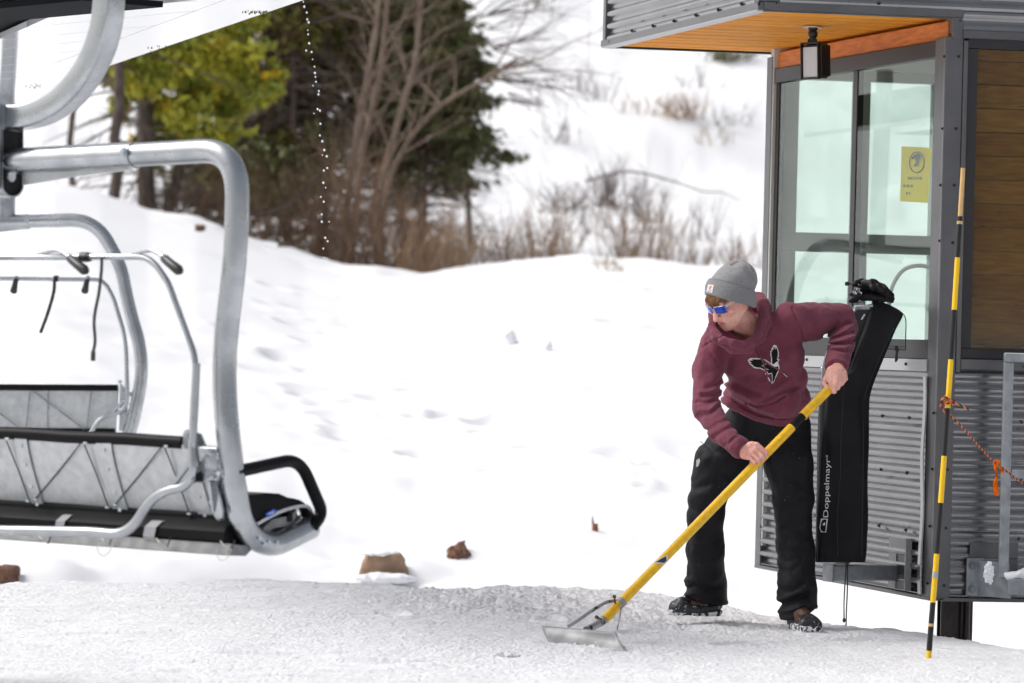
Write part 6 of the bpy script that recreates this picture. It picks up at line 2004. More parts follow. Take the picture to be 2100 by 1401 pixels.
# straw poking through the snow in front of the crest
for i, (u, v, lab) in enumerate(((1240, 545, 'wisp of straw in the snow left of the field edge'), (1260, 556, 'second wisp of straw below the first'))):
    g = ground_hit(u, v)
    brush('straw_wisp', (1050 + g[0] / g[1] * FPX, None, 0.12), g[1], lab, M['reed_pale'], .16, 16, 0.7, 0, 0.006, 1, 700 + i, 'straw', 'straw wisps on the field edge', 0)
# ------------------------------------------------------------------ the man
M['skin'] = mat('flushed_skin', (0.80, 0.46, 0.37), 0.5, col2=(0.74, 0.34, 0.28), nscale=22, nlo=0.4, nhi=0.65, bump=0.1, bscale=160, bdist=0.0006, sss=0.25,
                layers=((85, 0.56, 0.74, (0.60, 0.24, 0.20)), (170, 0.62, 0.76, (0.56, 0.20, 0.17))))
M['hoodie'] = mat('washed_maroon_fleece', (0.155, 0.037, 0.062), 0.9, col2=(0.185, 0.05, 0.078), nscale=11, nlo=0.35, nhi=0.65, bump=0.35, bscale=500, bdist=0.001, sheen=0.10,
                  layers=((70, 0.62, 0.9, (0.18, 0.05, 0.075)),))
M['hood_inner'] = mat('hood_lining', (0.10, 0.022, 0.034), 0.9)
M['cord_maroon'] = mat('maroon_drawstring', (0.20, 0.05, 0.068), 0.8)
M['trouser'] = mat('black_snow_trousers', (0.0068, 0.0066, 0.0088), 0.62, col2=(0.010, 0.0098, 0.0125), nscale=8, bump=0.2, bscale=300, bdist=0.0008,
                   layers=((110, 0.735, 0.76, (0.35, 0.36, 0.4)),))
def snowed(name, col, rough, lo, hi, z0=None):
    m = mat(name, col, rough, bump=0.15, bscale=80, layers=((55, lo, hi, (0.78, 0.79, 0.82)),))
    return m
M['boot_rubber'] = mat('black_boot_rubber', (0.016, 0.018, 0.022), 0.4, layers=((90, 0.62, 0.72, (0.6, 0.61, 0.64)),))
M['boot_leather'] = mat('brown_boot_leather', (0.085, 0.032, 0.016), 0.5, col2=(0.06, 0.024, 0.014), nscale=25, layers=((80, 0.66, 0.72, (0.7, 0.71, 0.74)),))
M['boot_sole'] = mat('snow_packed_sole', (0.014, 0.014, 0.015), 0.6, layers=((60, 0.46, 0.52, (0.78, 0.79, 0.82)),))
M['beanie'] = mat('heather_grey_knit', (0.20, 0.20, 0.205), 0.95, col2=(0.27, 0.27, 0.275), nscale=130, nlo=0.3, nhi=0.7, detail=2, bump=0.5, bscale=420, bdist=0.0012, sheen=0.25)
def rib(m, scale, dist, axis='X'):
    """add vertical knit ribs to a material's bump"""
    nt = m.node_tree; N = nt.nodes
    tc = N.new('ShaderNodeUVMap'); w = N.new('ShaderNodeTexWave'); w.inputs['Scale'].default_value = scale; w.wave_profile = 'SIN'
    w.inputs['Distortion'].default_value = 0.4
    nt.links.new(tc.outputs[0], w.inputs[0])
    bp = N.new('ShaderNodeBump'); bp.inputs['Distance'].default_value = dist; bp.inputs['Strength'].default_value = 0.8
    nt.links.new(w.outputs['Fac'], bp.inputs['Height'])
    b = N['Principled BSDF']
    if b.inputs['Normal'].is_linked:
        nt.links.new(b.inputs['Normal'].links[0].from_socket, bp.inputs['Normal'])
    nt.links.new(bp.outputs[0], b.inputs['Normal'])
M['beanie_cuff'] = mat('heather_grey_ribbed_knit', (0.19, 0.19, 0.195), 0.95, col2=(0.26, 0.26, 0.265), nscale=130, nlo=0.3, nhi=0.7, detail=2, bump=0.5, bscale=420, bdist=0.0012, sheen=0.25)
rib(M['beanie_cuff'], 14.0, 0.0022)
M['hair'] = mat('light_brown_hair', (0.17, 0.075, 0.026), 0.5, col2=(0.27, 0.13, 0.05), nscale=60)
M['brow'] = mat('brown_brow_hair', (0.10, 0.045, 0.02), 0.6)
M['lens_blue'] = mat('blue_mirror_lens', (0.004, 0.13, 0.85), 0.05, 0.95, col2=(0.01, 0.03, 0.35), nscale=30, coat=1.0)
M['clear_frame'] = mat('clear_plastic_frame', (0.42, 0.44, 0.48), 0.15, 0.0, coat=0.6)
M['lip'] = mat('lips', (0.50, 0.17, 0.15), 0.45)
M['label_white'] = mat('pale_label', (0.62, 0.63, 0.72), 0.7)
M['label_orange'] = mat('orange_logo', (0.72, 0.25, 0.02), 0.7)
M['black_print'] = mat('black_print', (0.008, 0.008, 0.009), 0.75)
M['white_print'] = mat('white_outline_print', (0.70, 0.69, 0.70), 0.75)

man = empty('person', A(P(1560, 1290, 16.7)[0], 16.7, 0.0), 'man in maroon hoodie, grey beanie and blue sunglasses raking snow', 'person')
PX = 16.5 / FPX
def J(u, v, y, r=0): return (P(u, v, y), r / FPX * y)

# head frame
HC = P(1495, 614, 16.37)
YAW, PIT = math.radians(48), math.radians(34)
Fh = A(-math.sin(YAW) * math.cos(PIT), -math.cos(YAW) * math.cos(PIT), -math.sin(PIT))
Uh = A(-math.sin(YAW) * math.sin(PIT), -math.cos(YAW) * math.sin(PIT), math.cos(PIT))
Xh = np.cross(Fh, Uh)
RH = [Xh, Fh, Uh]
def H(x, y, z): return HC + Xh * x + Fh * y + Uh * z
def head_d(X, Y, Z):
    dx, dy, dz = X - HC[0], Y - HC[1], Z - HC[2]
    x = dx * Xh[0] + dy * Xh[1] + dz * Xh[2]
    y = dx * Fh[0] + dy * Fh[1] + dz * Fh[2]
    z = dx * Uh[0] + dy * Uh[1] + dz * Uh[2]
    d = ell(x, y, z, (0, -0.014, 0.028), (0.071, 0.090, 0.078))
    d = smin(d, ell(x, y, z, (0, 0.030, -0.030), (0.060, 0.060, 0.070)), 0.03)          # face block
    d = smin(d, ell(x, y, z, (0, 0.050, -0.078), (0.034, 0.036, 0.030)), 0.028)         # jaw front
    for s in (-1, 1):
        d = smin(d, cone(x, y, z, A(s * 0.056, -0.012, -0.045), A(s * 0.020, 0.062, -0.092), 0.017, 0.015), 0.022)   # jaw line
        d = smin(d, ell(x, y, z, (s * 0.040, 0.062, -0.018), (0.024, 0.020, 0.018)), 0.018)                          # cheekbone
        d = smax(d, -ell(x, y, z, (s * 0.032, 0.105, 0.008), (0.020, 0.018, 0.014)), 0.012)                          # eye socket
        d = smin(d, ell(x, y, z, (s * 0.031, 0.078, 0.008), (0.0125, 0.0125, 0.0125)), 0.002)                        # eyeball under lid
        d = smin(d, ell(x, y, z, (s * 0.074, -0.010, 0.0), (0.010, 0.018, 0.030)), 0.006)                            # ear
    d = smin(d, cone(x, y, z, A(-0.038, 0.078, 0.026), A(0.038, 0.078, 0.026), 0.012, 0.012), 0.012)                 # brow
    d = smin(d, cone(x, y, z, A(0, 0.088, 0.012), A(0, 0.113, -0.030), 0.0085, 0.0115), 0.009)                       # nose
    for s in (-1, 1):
        d = smin(d, ell(x, y, z, (s * 0.0115, 0.098, -0.033), (0.009, 0.011, 0.008)), 0.005)
    d = smin(d, ell(x, y, z, (0, 0.082, -0.054), (0.026, 0.014, 0.016)), 0.012)                                      # mouth mound
    d = smin(d, cone(x, y, z, A(-0.019, 0.086, -0.0555), A(0.019, 0.086, -0.0555), 0.0048, 0.0048), 0.004)
    d = smin(d, cone(x, y, z, A(-0.016, 0.085, -0.066), A(0.016, 0.085, -0.066), 0.0056, 0.0056), 0.004)
    d = smax(d, -cone(x, y, z, A(-0.024, 0.100, -0.0608), A(0.024, 0.100, -0.0608), 0.0055, 0.0055), 0.003)          # lip line
    d = smin(d, ell(x, y, z, (0, 0.076, -0.096), (0.017, 0.014, 0.014)), 0.014)                                      # chin
    return d

HA0, HA1 = P(1705, 793, 16.35), P(1238, 1272, 15.60)      # rake handle
HAX = unit(HA1 - HA0)
def capsules(lst):
    out = []
    for ch in lst:
        j = [J(*q) for q in ch]
        for i in range(len(j) - 1):
            out.append((j[i][0], j[i + 1][0], j[i][1], j[i + 1][1]))
    return out
core = capsules([[(1500, 640, 16.44, 26), (1545, 682, 16.52, 28)],
                 [(1545, 690, 16.54, 30), (1560, 760, 16.64, 32), (1568, 850, 16.84, 28)],
                 [(1490, 700, 16.52, 22), (1610, 680, 16.55, 24)], [(1530, 770, 16.60, 30), (1600, 770, 16.60, 30)], [(1540, 868, 16.85, 24), (1600, 868, 16.86, 24)],
                 [(1474, 705, 16.53, 18), (1449, 838, 16.37, 12), (1527, 925, 16.095, 12)],
                 [(1630, 664, 16.56, 20), (1722, 660, 16.70, 13), (1717, 764, 16.36, 14)],
                 [(1530, 890, 16.84, 34), (1452, 1030, 16.76, 24), (1450, 1225, 16.98, 13), (1440, 1240, 16.96, 7), (1410, 1248, 16.94, 6)],
                 [(1608, 890, 16.84, 34), (1627, 1040, 16.76, 24), (1640, 1258, 16.62, 13), (1648, 1280, 16.54, 8), (1655, 1283, 16.48, 7)]])
handR = capsules([[(1526, 918, 16.10, 9), (1542, 914, 16.085, 8), (1552, 912, 16.075, 5.5)], [(1524, 930, 16.10, 9), (1538, 928, 16.085, 8), (1549, 921, 16.07, 5.5)],
                  [(1526, 934, 16.10, 7), (1536, 936, 16.09, 6), (1544, 929, 16.07, 5)], [(1528, 935, 16.10, 6), (1536, 937, 16.085, 5)]])
fingR = [capsules([[(1552, 912, 16.072, 5.2), (1570, 927, 16.06, 4.8), (1571, 936, 16.10, 4.2), (1562, 930, 16.13, 3.8)]]),
         capsules([[(1549, 921, 16.068, 5.2), (1563, 936, 16.055, 4.9), (1564, 944, 16.095, 4.3), (1555, 938, 16.125, 3.8)]]),
         capsules([[(1543, 929, 16.070, 5.0), (1555, 943, 16.055, 4.7), (1556, 950, 16.09, 4.1), (1547, 944, 16.12, 3.7)]]),
         capsules([[(1536, 936, 16.078, 4.4), (1547, 949, 16.060, 4.0), (1548, 954, 16.09, 3.6), (1540, 948, 16.115, 3.3)]]),
         capsules([[(1532, 920, 16.125, 6), (1552, 922, 16.145, 5), (1566, 934, 16.135, 4.4), (1569, 938, 16.13, 4.0)]])]
handL = capsules([[(1708, 762, 16.355, 13), (1704, 782, 16.33, 7)], [(1717, 764, 16.35, 13), (1714, 787, 16.315, 6.2)], [(1724, 764, 16.355, 11), (1724, 784, 16.325, 6.0)], [(1728, 766, 16.36, 9), (1734, 777, 16.345, 5.2)],
                  [(1703, 764, 16.36, 9), (1692, 780, 16.35, 5.6)]])
fingL = [capsules([[(1705, 784, 16.325, 5.8), (1706, 797, 16.33, 5.0), (1704, 802, 16.36, 4.4), (1699, 797, 16.385, 4)]]),
         capsules([[(1713, 788, 16.312, 5.6), (1711, 803, 16.318, 4.9), (1708, 803, 16.355, 4.3), (1703, 796, 16.385, 4)]]),
         capsules([[(1722, 786, 16.322, 5.3), (1718, 796, 16.33, 4.6), (1713, 797, 16.365, 4.2), (1708, 790, 16.385, 4)]]),
         capsules([[(1732, 779, 16.342, 4.8), (1726, 788, 16.35, 4.1), (1720, 789, 16.375, 3.8), (1714, 784, 16.39, 3.6)]]),
         capsules([[(1692, 780, 16.345, 5.4), (1690, 787, 16.34, 4.6), (1696, 795, 16.325, 4.0)]])]
def body_fn(X, Y, Z):
    d = None
    for c in core:
        e = cone(X, Y, Z, *c)
        d = e if d is None else smin(d, e, 0.02)
    d = smin(d, head_d(X, Y, Z), 0.014)
    for hs, fs_ in ((handR, fingR), (handL, fingL)):
        h = None
        for c in hs:
            e = cone(X, Y, Z, *c); h = e if h is None else smin(h, e, 0.010)
        for fg in fs_:
            f = None
            for c in fg:
                e = cone(X, Y, Z, *c); f = e if f is None else smin(f, e, 0.003)
            h = smin(h, f, 0.0028)
        d = smin(d, h, 0.008)
    return d
lo = A(P(1405, 900, 16.6)[0], 15.95, 0.02); hi = A(P(1765, 600, 16.8)[0], 17.15, P(1500, 545, 16.5)[2] + 0.02)
V, F = sdf_mesh(body_fn, lo, hi, 0.0030)
body = link_mesh('body', V, F, M['skin'], man)
vol = np.einsum('ij,ij->i', V[F[:, 0]] - V.mean(0), np.cross(V[F[:, 1]] - V[F[:, 0]], V[F[:, 2]] - V[F[:, 0]])).sum()
print('BODY verts', len(V), 'volume sign', vol)

# ---- hoodie
def foldset(lst):
    return [([(u, v) for u, v in pts], w, a) for pts, w, a in lst]
def apply_folds(X, Y, Z, d, folds, yref, yfront=None):
    U_ = 1050 + (X * math.cos(ROLL) ) / yref * FPX
    V_ = hor(U_) - (Z - EYE[2]) / yref * FPX
    for pts, w, a in folds:
        best = None
        for i in range(len(pts) - 1):
            ax, ay = pts[i]; bx, by = pts[i + 1]
            L = (bx - ax) ** 2 + (by - ay) ** 2
            t = np.clip(((U_ - ax) * (bx - ax) + (V_ - ay) * (by - ay)) / L, 0, 1)
            e = (U_ - ax - t * (bx - ax)) ** 2 + (V_ - ay - t * (by - ay)) ** 2
            best = e if best is None else np.minimum(best, e)
        m_ = np.exp(-best / (w * w))
        if yfront is not None:
            m_ = m_ * np.clip((yfront - Y) / 0.05, 0, 1)
        d = d + a * 1.25 * m_
    return d
torso = capsules([[(1500, 697, 16.52, 36), (1618, 674, 16.54, 38)], [(1514, 738, 16.54, 42), (1612, 735, 16.55, 42)], [(1531, 780, 16.60, 44), (1613, 778, 16.62, 43)],
                  [(1524, 824, 16.70, 44), (1617, 822, 16.71, 45)], [(1540, 862, 16.78, 44), (1612, 862, 16.78, 46)], [(1555, 800, 16.56, 40), (1600, 820, 16.60, 42)], [(1522, 702, 16.49, 32), (1570, 690, 16.53, 38)], [(1466, 668, 16.46, 11), (1476, 655, 16.56, 16)], [(1546, 628, 16.57, 15), (1552, 640, 16.60, 18), (1548, 670, 16.58, 24)]])
armR = capsules([[(1473, 702, 16.52, 36), (1454, 765, 16.45, 33), (1449, 836, 16.36, 28), (1478, 884, 16.23, 25), (1512, 914, 16.12, 21.5), (1526, 925, 16.095, 19)]])
armL = capsules([[(1622, 664, 16.54, 44), (1665, 659, 16.60, 38), (1720, 655, 16.70, 33), (1727, 672, 16.68, 30), (1726, 705, 16.56, 26), (1718, 738, 16.44, 24), (1716, 756, 16.39, 22.5)]])
hoodring = [J(*q) for q in [(1460, 667, 16.38, 6), (1467, 684, 16.33, 7.5), (1482, 698, 16.29, 8.5), (1504, 705, 16.275, 9), (1524, 709, 16.295, 9.5), (1543, 701, 16.33, 10), (1557, 681, 16.38, 10), (1565, 652, 16.44, 11), (1566, 624, 16.50, 12), (1556, 613, 16.60, 13), (1520, 618, 16.68, 14), (1482, 632, 16.60, 13), (1467, 646, 16.46, 12)]]
hoodring2 = [J(*q) for q in [(1459, 676, 16.40, 9), (1470, 697, 16.34, 10), (1500, 716, 16.31, 10), (1536, 714, 16.34, 10), (1560, 692, 16.40, 11), (1570, 660, 16.46, 12), (1568, 630, 16.54, 13)]]
H_FOLDS = foldset([
    ([(1697, 688), (1722, 672), (1746, 660)], 4.5, .010), ([(1701, 696), (1728, 688), (1750, 680)], 4, .008), ([(1704, 706), (1730, 704), (1750, 698)], 4, .009), ([(1705, 718), (1728, 720), (1747, 716)], 4, .007), ([(1690, 690), (1706, 680), (1722, 662)], 4, .005),
    ([(1708, 690), (1735, 676), (1752, 668)], 3.5, -.006), ([(1706, 701), (1730, 697), (1752, 690)], 3.5, -.007), ([(1706, 712), (1730, 713), (1749, 708)], 3.5, -.006),
    ([(1622, 632), (1632, 655), (1642, 682), (1652, 708)], 2.6, .005), ([(1441, 712), (1458, 700), (1476, 690)], 2.4, .004), ([(1448, 698), (1452, 715), (1478, 760)], 3, .003),
    ([(1490, 775), (1520, 792), (1552, 806), (1572, 812)], 6, .011), ([(1486, 786), (1512, 806), (1550, 822)], 5, -.008), ([(1492, 796), (1514, 824), (1548, 842)], 5, .008), ([(1505, 812), (1540, 836), (1590, 846)], 5, -.006),
    ([(1568, 822), (1600, 805), (1640, 792)], 4, .006), ([(1560, 815), (1590, 800), (1620, 782)], 6, -.006), ([(1655, 730), (1640, 770), (1628, 800)], 8, .006),
    ([(1536, 826), (1556, 834), (1590, 826), (1612, 812)], 2.4, .006), ([(1641, 796), (1650, 812), (1656, 826)], 2.4, .005), ([(1534, 826), (1538, 842), (1552, 848)], 2.4, .005), ([(1600, 840), (1592, 856), (1560, 850)], 5, .006),
    ([(1486, 768), (1470, 785), (1452, 792)], 5, .009), ([(1488, 782), (1468, 805), (1440, 812)], 5, .008), ([(1474, 816), (1450, 826), (1430, 824)], 5, .009), ([(1470, 832), (1454, 848), (1432, 850)], 5, .007), ([(1500, 870), (1480, 880), (1462, 892)], 5, .007), ([(1486, 860), (1468, 866), (1450, 880)], 5, .006),
    ([(1470, 796), (1452, 804), (1434, 802)], 4, -.006), ([(1470, 824), (1452, 838), (1432, 838)], 4, -.006), ([(1512, 884), (1496, 898), (1484, 908)], 4, .005), ([(1440, 720), (1430, 770)], 7, -.004),
    ([(1585, 622), (1592, 650), (1590, 690)], 7, .004), ([(1600, 700), (1620, 740), (1622, 770)], 9, .004), ([(1480, 720), (1500, 750), (1530, 770)], 9, .005), ([(1545, 710), (1560, 740), (1590, 790)], 8, .003)])
hem_u = [1440, 1470, 1490, 1530, 1560, 1588, 1625, 1650, 1672, 1700]; hem_v = [812, 818, 830, 853, 866, 874, 875, 866, 857, 850]
def hoodie_fn(X, Y, Z):
    d = None
    for c in torso:
        e = cone(X, Y, Z, *c); d = e if d is None else smin(d, e, 0.03)
    U_ = 1050 + X / 16.62 * FPX
    V_ = hor(U_) - (Z - EYE[2]) / 16.62 * FPX
    hv = np.interp(U_, hem_u, hem_v)
    band = (V_ - (hv - 15))
    d = d + 0.006 * np.exp(-((band + 1) / 3.0) ** 2) - 0.004 * np.exp(-((V_ - hv + 7) / 7.0) ** 2)
    d = smax(d, (V_ - hv) * PX, 0.006)
    a1 = None
    for c in armR:
        e = cone(X, Y, Z, *c); a1 = e if a1 is None else smin(a1, e, 0.018)
    n = unit(armR[-1][1] - armR[-2][0]); e_ = armR[-1][1]
    pl = (X - e_[0]) * n[0] + (Y - e_[1]) * n[1] + (Z - e_[2]) * n[2]
    a1 = a1 + 0.005 * np.exp(-((pl + 0.046) / 0.006) ** 2) - 0.002 * np.exp(-((pl + 0.02) / 0.018) ** 2)
    a1 = smax(a1, pl + 0.001, 0.004)
    a2 = None
    for c in armL:
        e = cone(X, Y, Z, *c); a2 = e if a2 is None else smin(a2, e, 0.018)
    n = unit(armL[-1][1] - armL[-3][0]); e_ = armL[-1][1]
    pl = (X - e_[0]) * n[0] + (Y - e_[1]) * n[1] + (Z - e_[2]) * n[2]
    a2 = a2 + 0.005 * np.exp(-((pl + 0.062) / 0.006) ** 2) - 0.002 * np.exp(-((pl + 0.03) / 0.022) ** 2)
    a2 = smax(a2, pl + 0.001, 0.004)
    d = smin(d, a1, 0.014); d = smin(d, a2, 0.022)
    h = None
    n_ = len(hoodring)
    for i in range(n_):
        a, b2 = hoodring[i], hoodring[(i + 1) % n_]
        e = cone(X, Y, Z, a[0], b2[0], a[1], b2[1]); h = e if h is None else smin(h, e, 0.010)
    d = smin(d, h, 0.008)
    h = None
    for i in range(len(hoodring2) - 1):
        a, b2 = hoodring2[i], hoodring2[i + 1]
        e = cone(X, Y, Z, a[0], b2[0], a[1], b2[1]); h = e if h is None else smin(h, e, 0.010)
    d = smin(d, h, 0.006)
    # room for the neck
    d = smax(d, -cone(X, Y, Z, P(1500, 640, 16.44), P(1530, 676, 16.46), 0.058, 0.052), 0.008)
    d = apply_folds(X, Y, Z, d, H_FOLDS, 16.5, 16.72)
    d = d + 0.0042 * fbm(X * 17, Y * 17, Z * 14, 3, seed=71) + 0.0011 * fbm(X * 60, Y * 60, Z * 60, 2, seed=72)
    # hollow where the sleeves and hem open
    return d
lo = A(P(1412, 800, 16.5)[0], 16.0, P(1500, 945, 16.3)[2]); hi = A(P(1768, 600, 16.6)[0], 16.96, P(1500, 590, 16.5)[2])
V, F = sdf_mesh(hoodie_fn, lo, hi, 0.0033)
hood = link_mesh('hoodie', V, F, M['hoodie'], man)
hoodtree = BVHTree.FromPolygons([Vector(tuple(p)) for p in V], F.tolist())
print('HOODIE', len(V))
# drawstrings with metal tips, lying on the chest
def string(pts, tip, name='drawstring'):
    p_ = [drape(hoodtree, u, v, 0.003, 16.4) for u, v in pts]
    mb = MB(); mb.tube(spline(p_, 5), 0.0036, 8); s_ = build(name, mb, M['cord_maroon'], hood)
    q = [drape(hoodtree, u, v, 0.003, 16.4) for u, v in tip]
    mb = MB(); mb.tube(q, 0.0030, 8); build('metal_tip', mb, M['chrome'], s_)
string([(1527, 699), (1537, 714), (1552, 729), (1563, 737), (1580, 749), (1597, 759), (1606, 766)], [(1606, 766), (1614, 773)])
string([(1553, 695), (1554, 714), (1562, 736), (1567, 750), (1571, 763), (1575, 774)], [(1575, 774), (1579, 782)])
# printed bird on the chest
def em(pts): return [(1520 + x / 14.01, 700 + y / 14.01) for x, y in pts]
W_ = [(190, 550), (215, 515), (265, 483), (400, 480), (520, 490), (640, 508), (720, 540), (800, 600), (858, 645), (855, 560), (862, 480), (845, 440), (832, 380), (845, 350), (838, 290), (870, 265), (868, 215), (895, 190), (915, 130), (955, 102), (1010, 125), (1055, 230), (1080, 320), (1078, 430), (1050, 510), (1085, 508), (1103, 540), (1070, 575), (1065, 620), (1085, 680), (1100, 760), (1090, 830), (1060, 900), (1010, 1010), (970, 1080), (965, 1130), (905, 1215), (865, 1210), (885, 1120), (885, 1000), (870, 925), (780, 950), (700, 965), (685, 930), (690, 860), (640, 830), (530, 780), (480, 785), (380, 770), (310, 715), (235, 650), (215, 600)]
B1 = [(225, 555), (345, 552), (300, 518), (560, 522), (650, 545), (740, 600), (840, 670), (950, 735), (1035, 735), (1055, 705), (1070, 740), (1075, 820), (1030, 900), (970, 1040), (950, 1120), (905, 1190), (900, 1100), (905, 1000), (885, 905), (780, 920), (740, 860), (640, 800), (540, 755), (430, 750), (400, 735), (350, 722), (350, 690), (300, 670), (250, 635), (315, 630), (270, 595)]
B2 = [(950, 145), (965, 200), (1000, 240), (985, 155), (1030, 220), (1055, 330), (1050, 430), (1025, 530), (1075, 540), (1045, 570), (1030, 600), (1020, 580), (960, 640), (920, 660), (888, 640), (885, 460), (870, 420), (872, 380), (860, 300), (890, 290), (885, 230), (930, 250), (925, 180)]
polydrape('bird_emblem', em(W_), hoodtree, M['white_print'], hood, 0.0020, refine=2)
polydrape('bird_emblem', em(B1), hoodtree, M['black_print'], hood, 0.0029, refine=2)
polydrape('bird_emblem', em(B2), hoodtree, M['black_print'], hood, 0.0029, refine=2)
def seamline(tree, pts, r, m, par, name='seam', lift=0.0002):
    p_ = [drape(tree, u, v, lift, 16.5) for u, v in pts]
    mb = MB(); mb.tube(spline(p_, 4), r, 5); build(name, mb, m, par)
M['stitch'] = mat('maroon_stitching', (0.07, 0.014, 0.024), 0.9)
for pts in ([(1624, 636), (1632, 655), (1642, 682), (1651, 704)], [(1442, 713), (1458, 700), (1476, 690)], [(1538, 827), (1556, 834), (1590, 826), (1612, 812), (1641, 795)], [(1641, 795), (1650, 812), (1656, 826)], [(1646, 793), (1655, 810), (1661, 824)]):
    seamline(hoodtree, pts, 0.0011, M['stitch'], hood)

# ---- trousers
legs = [[(1526, 884, 16.84, 50), (1478, 950, 16.80, 52), (1450, 1020, 16.76, 38), (1447, 1060, 16.76, 37), (1446, 1130, 16.84, 38), (1448, 1200, 16.95, 41), (1450, 1250, 16.98, 43)],
        [(1608, 884, 16.84, 52), (1615, 950, 16.80, 51), (1627, 1020, 16.76, 42), (1627, 1070, 16.76, 36.5), (1631, 1130, 16.74, 38), (1635, 1210, 16.66, 41), (1640, 1290, 16.62, 37)]]
lc = [capsules([l]) for l in legs]
hip = capsules([[(1530, 868, 16.82, 44), (1610, 868, 16.84, 50)], [(1520, 905, 16.84, 42), (1618, 905, 16.85, 46)], [(1545, 840, 16.80, 40), (1600, 840, 16.80, 48)]])
T_FOLDS = foldset([
    ([(1594, 1240), (1625, 1232), (1662, 1213)], 5, .011), ([(1600, 1252), (1635, 1244), (1668, 1230)], 4, -.007), ([(1605, 1226), (1640, 1210), (1668, 1200)], 5, -.007), ([(1596, 1200), (1630, 1212), (1655, 1190)], 6, .005),
    ([(1412, 1222), (1440, 1205), (1470, 1212), (1488, 1208)], 5, .009), ([(1410, 1200), (1430, 1192), (1470, 1196)], 5, -.006), ([(1415, 1228), (1440, 1222), (1480, 1226)], 4, -.005),
    ([(1590, 1070), (1615, 1085), (1650, 1090)], 7, .005), ([(1598, 1020), (1630, 1030), (1664, 1010)], 8, .004), ([(1592, 1130), (1622, 1150), (1652, 1140)], 6, .006), ([(1600, 1110), (1630, 1122), (1660, 1108)], 6, -.005), ([(1650, 1150), (1630, 1170), (1600, 1165)], 6, .005),
    ([(1414, 1010), (1440, 1000), (1475, 985)], 8, .006), ([(1416, 1040), (1440, 1050), (1478, 1040)], 6, .004), ([(1411, 990), (1430, 975), (1450, 940)], 8, -.005), ([(1420, 1100), (1440, 1120), (1476, 1110)], 7, .005), ([(1440, 900), (1470, 925), (1510, 930)], 8, .006), ([(1560, 900), (1575, 950), (1590, 1010)], 7, .006), ([(1655, 890), (1640, 960), (1650, 1020)], 9, .004), ([(1430, 1070), (1425, 1130), (1430, 1180)], 6, .003), ([(1610, 960), (1605, 1050), (1612, 1120)], 9, -.004)])
def trouser_fn(X, Y, Z):
    d = None
    for c in hip:
        e = cone(X, Y, Z, *c); d = e if d is None else smin(d, e, 0.03)
    U_ = 1050 + X / 16.8 * FPX
    for k, L in enumerate(lc):
        e = None
        for c in L:
            q = cone(X, Y, Z, *c); e = q if e is None else smin(e, q, 0.02)
        yy_ = 16.98 if k == 0 else 16.62
        V_ = hor(U_) - (Z - EYE[2]) / yy_ * FPX
        hv = np.interp(U_, [1400, 1411, 1430, 1490, 1500], [1216, 1219, 1228, 1240, 1240]) if k == 0 else np.interp(U_, [1590, 1597, 1610, 1640, 1668, 1680], [1250, 1260, 1272, 1268, 1256, 1250])
        e = e - 0.003 * np.exp(-((V_ - hv + 5) / 4.0) ** 2)
        e = smax(e, (V_ - hv) * PX, 0.004)
        d = smin(d, e, 0.02 if k == 0 else 0.016)
    # waist stays inside the hoodie
    V0 = hor(U_) - (Z - EYE[2]) / 16.8 * FPX
    d = smax(d, (800 - V0) * PX, 0.01)
    d = smin(d, cone(X, Y, Z, P(1486, 985, 16.70), P(1500, 1003, 16.72), 0.012, 0.010), 0.02)      # pocket flap behind the handle
    d = apply_folds(X, Y, Z, d, T_FOLDS, 16.75, 17.0)
    d = d + 0.0035 * fbm(X * 15, Y * 15, Z * 9, 3, seed=81) + 0.001 * fbm(X * 60, Y * 60, Z * 40, 2, seed=82)
    return d
lo = A(P(1398, 1000, 16.8)[0], 16.42, 0.02); hi = A(P(1688, 1000, 16.8)[0], 17.14, P(1500, 796, 16.8)[2])
V, F = sdf_mesh(trouser_fn, lo, hi, 0.0040)
tr = link_mesh('trousers', V, F, M['trouser'], man)
trtree = BVHTree.FromPolygons([Vector(tuple(p)) for p in V], F.tolist())
print('TROUSERS', len(V))
polydrape('pocket_tag', [(1428, 944), (1434, 940), (1436, 946), (1432, 956), (1428, 958)], trtree, M['strap_grey'], tr, 0.002)
for pts in ([(1562, 905), (1563, 930), (1562, 948)], [(1590, 1020), (1620, 1019), (1664, 1021)], [(1436, 905), (1452, 918), (1470, 922)], [(1650, 868), (1658, 880), (1664, 898)]):
    seamline(trtree, pts, 0.0012, M['wire'], tr)

for k_ in ('trouser', 'hoodie', 'black_print', 'glove'):
    M[k_].node_tree.nodes['Principled BSDF'].inputs['Specular IOR Level'].default_value = 0.2
# ---- boots
def boot(name, c, m, parent, lo, hi, cut=None, k=0.012, nz=0.0015, top=None, h=0.003):
    cs = capsules(c)
    def fn(X, Y, Z):
        d = None
        for q in cs:
            e = cone(X, Y, Z, *q); d = e if d is None else smin(d, e, k)
        if cut is not None: d = smax(d, cut - Z, 0.004)
        if top is not None: d = smax(d, Z - top, 0.004)
        return d + nz * fbm(X * 60, Y * 60, Z * 60, 3, seed=91)
    V, F = sdf_mesh(fn, lo, hi, h)
    return link_mesh(name, V, F, m, parent)
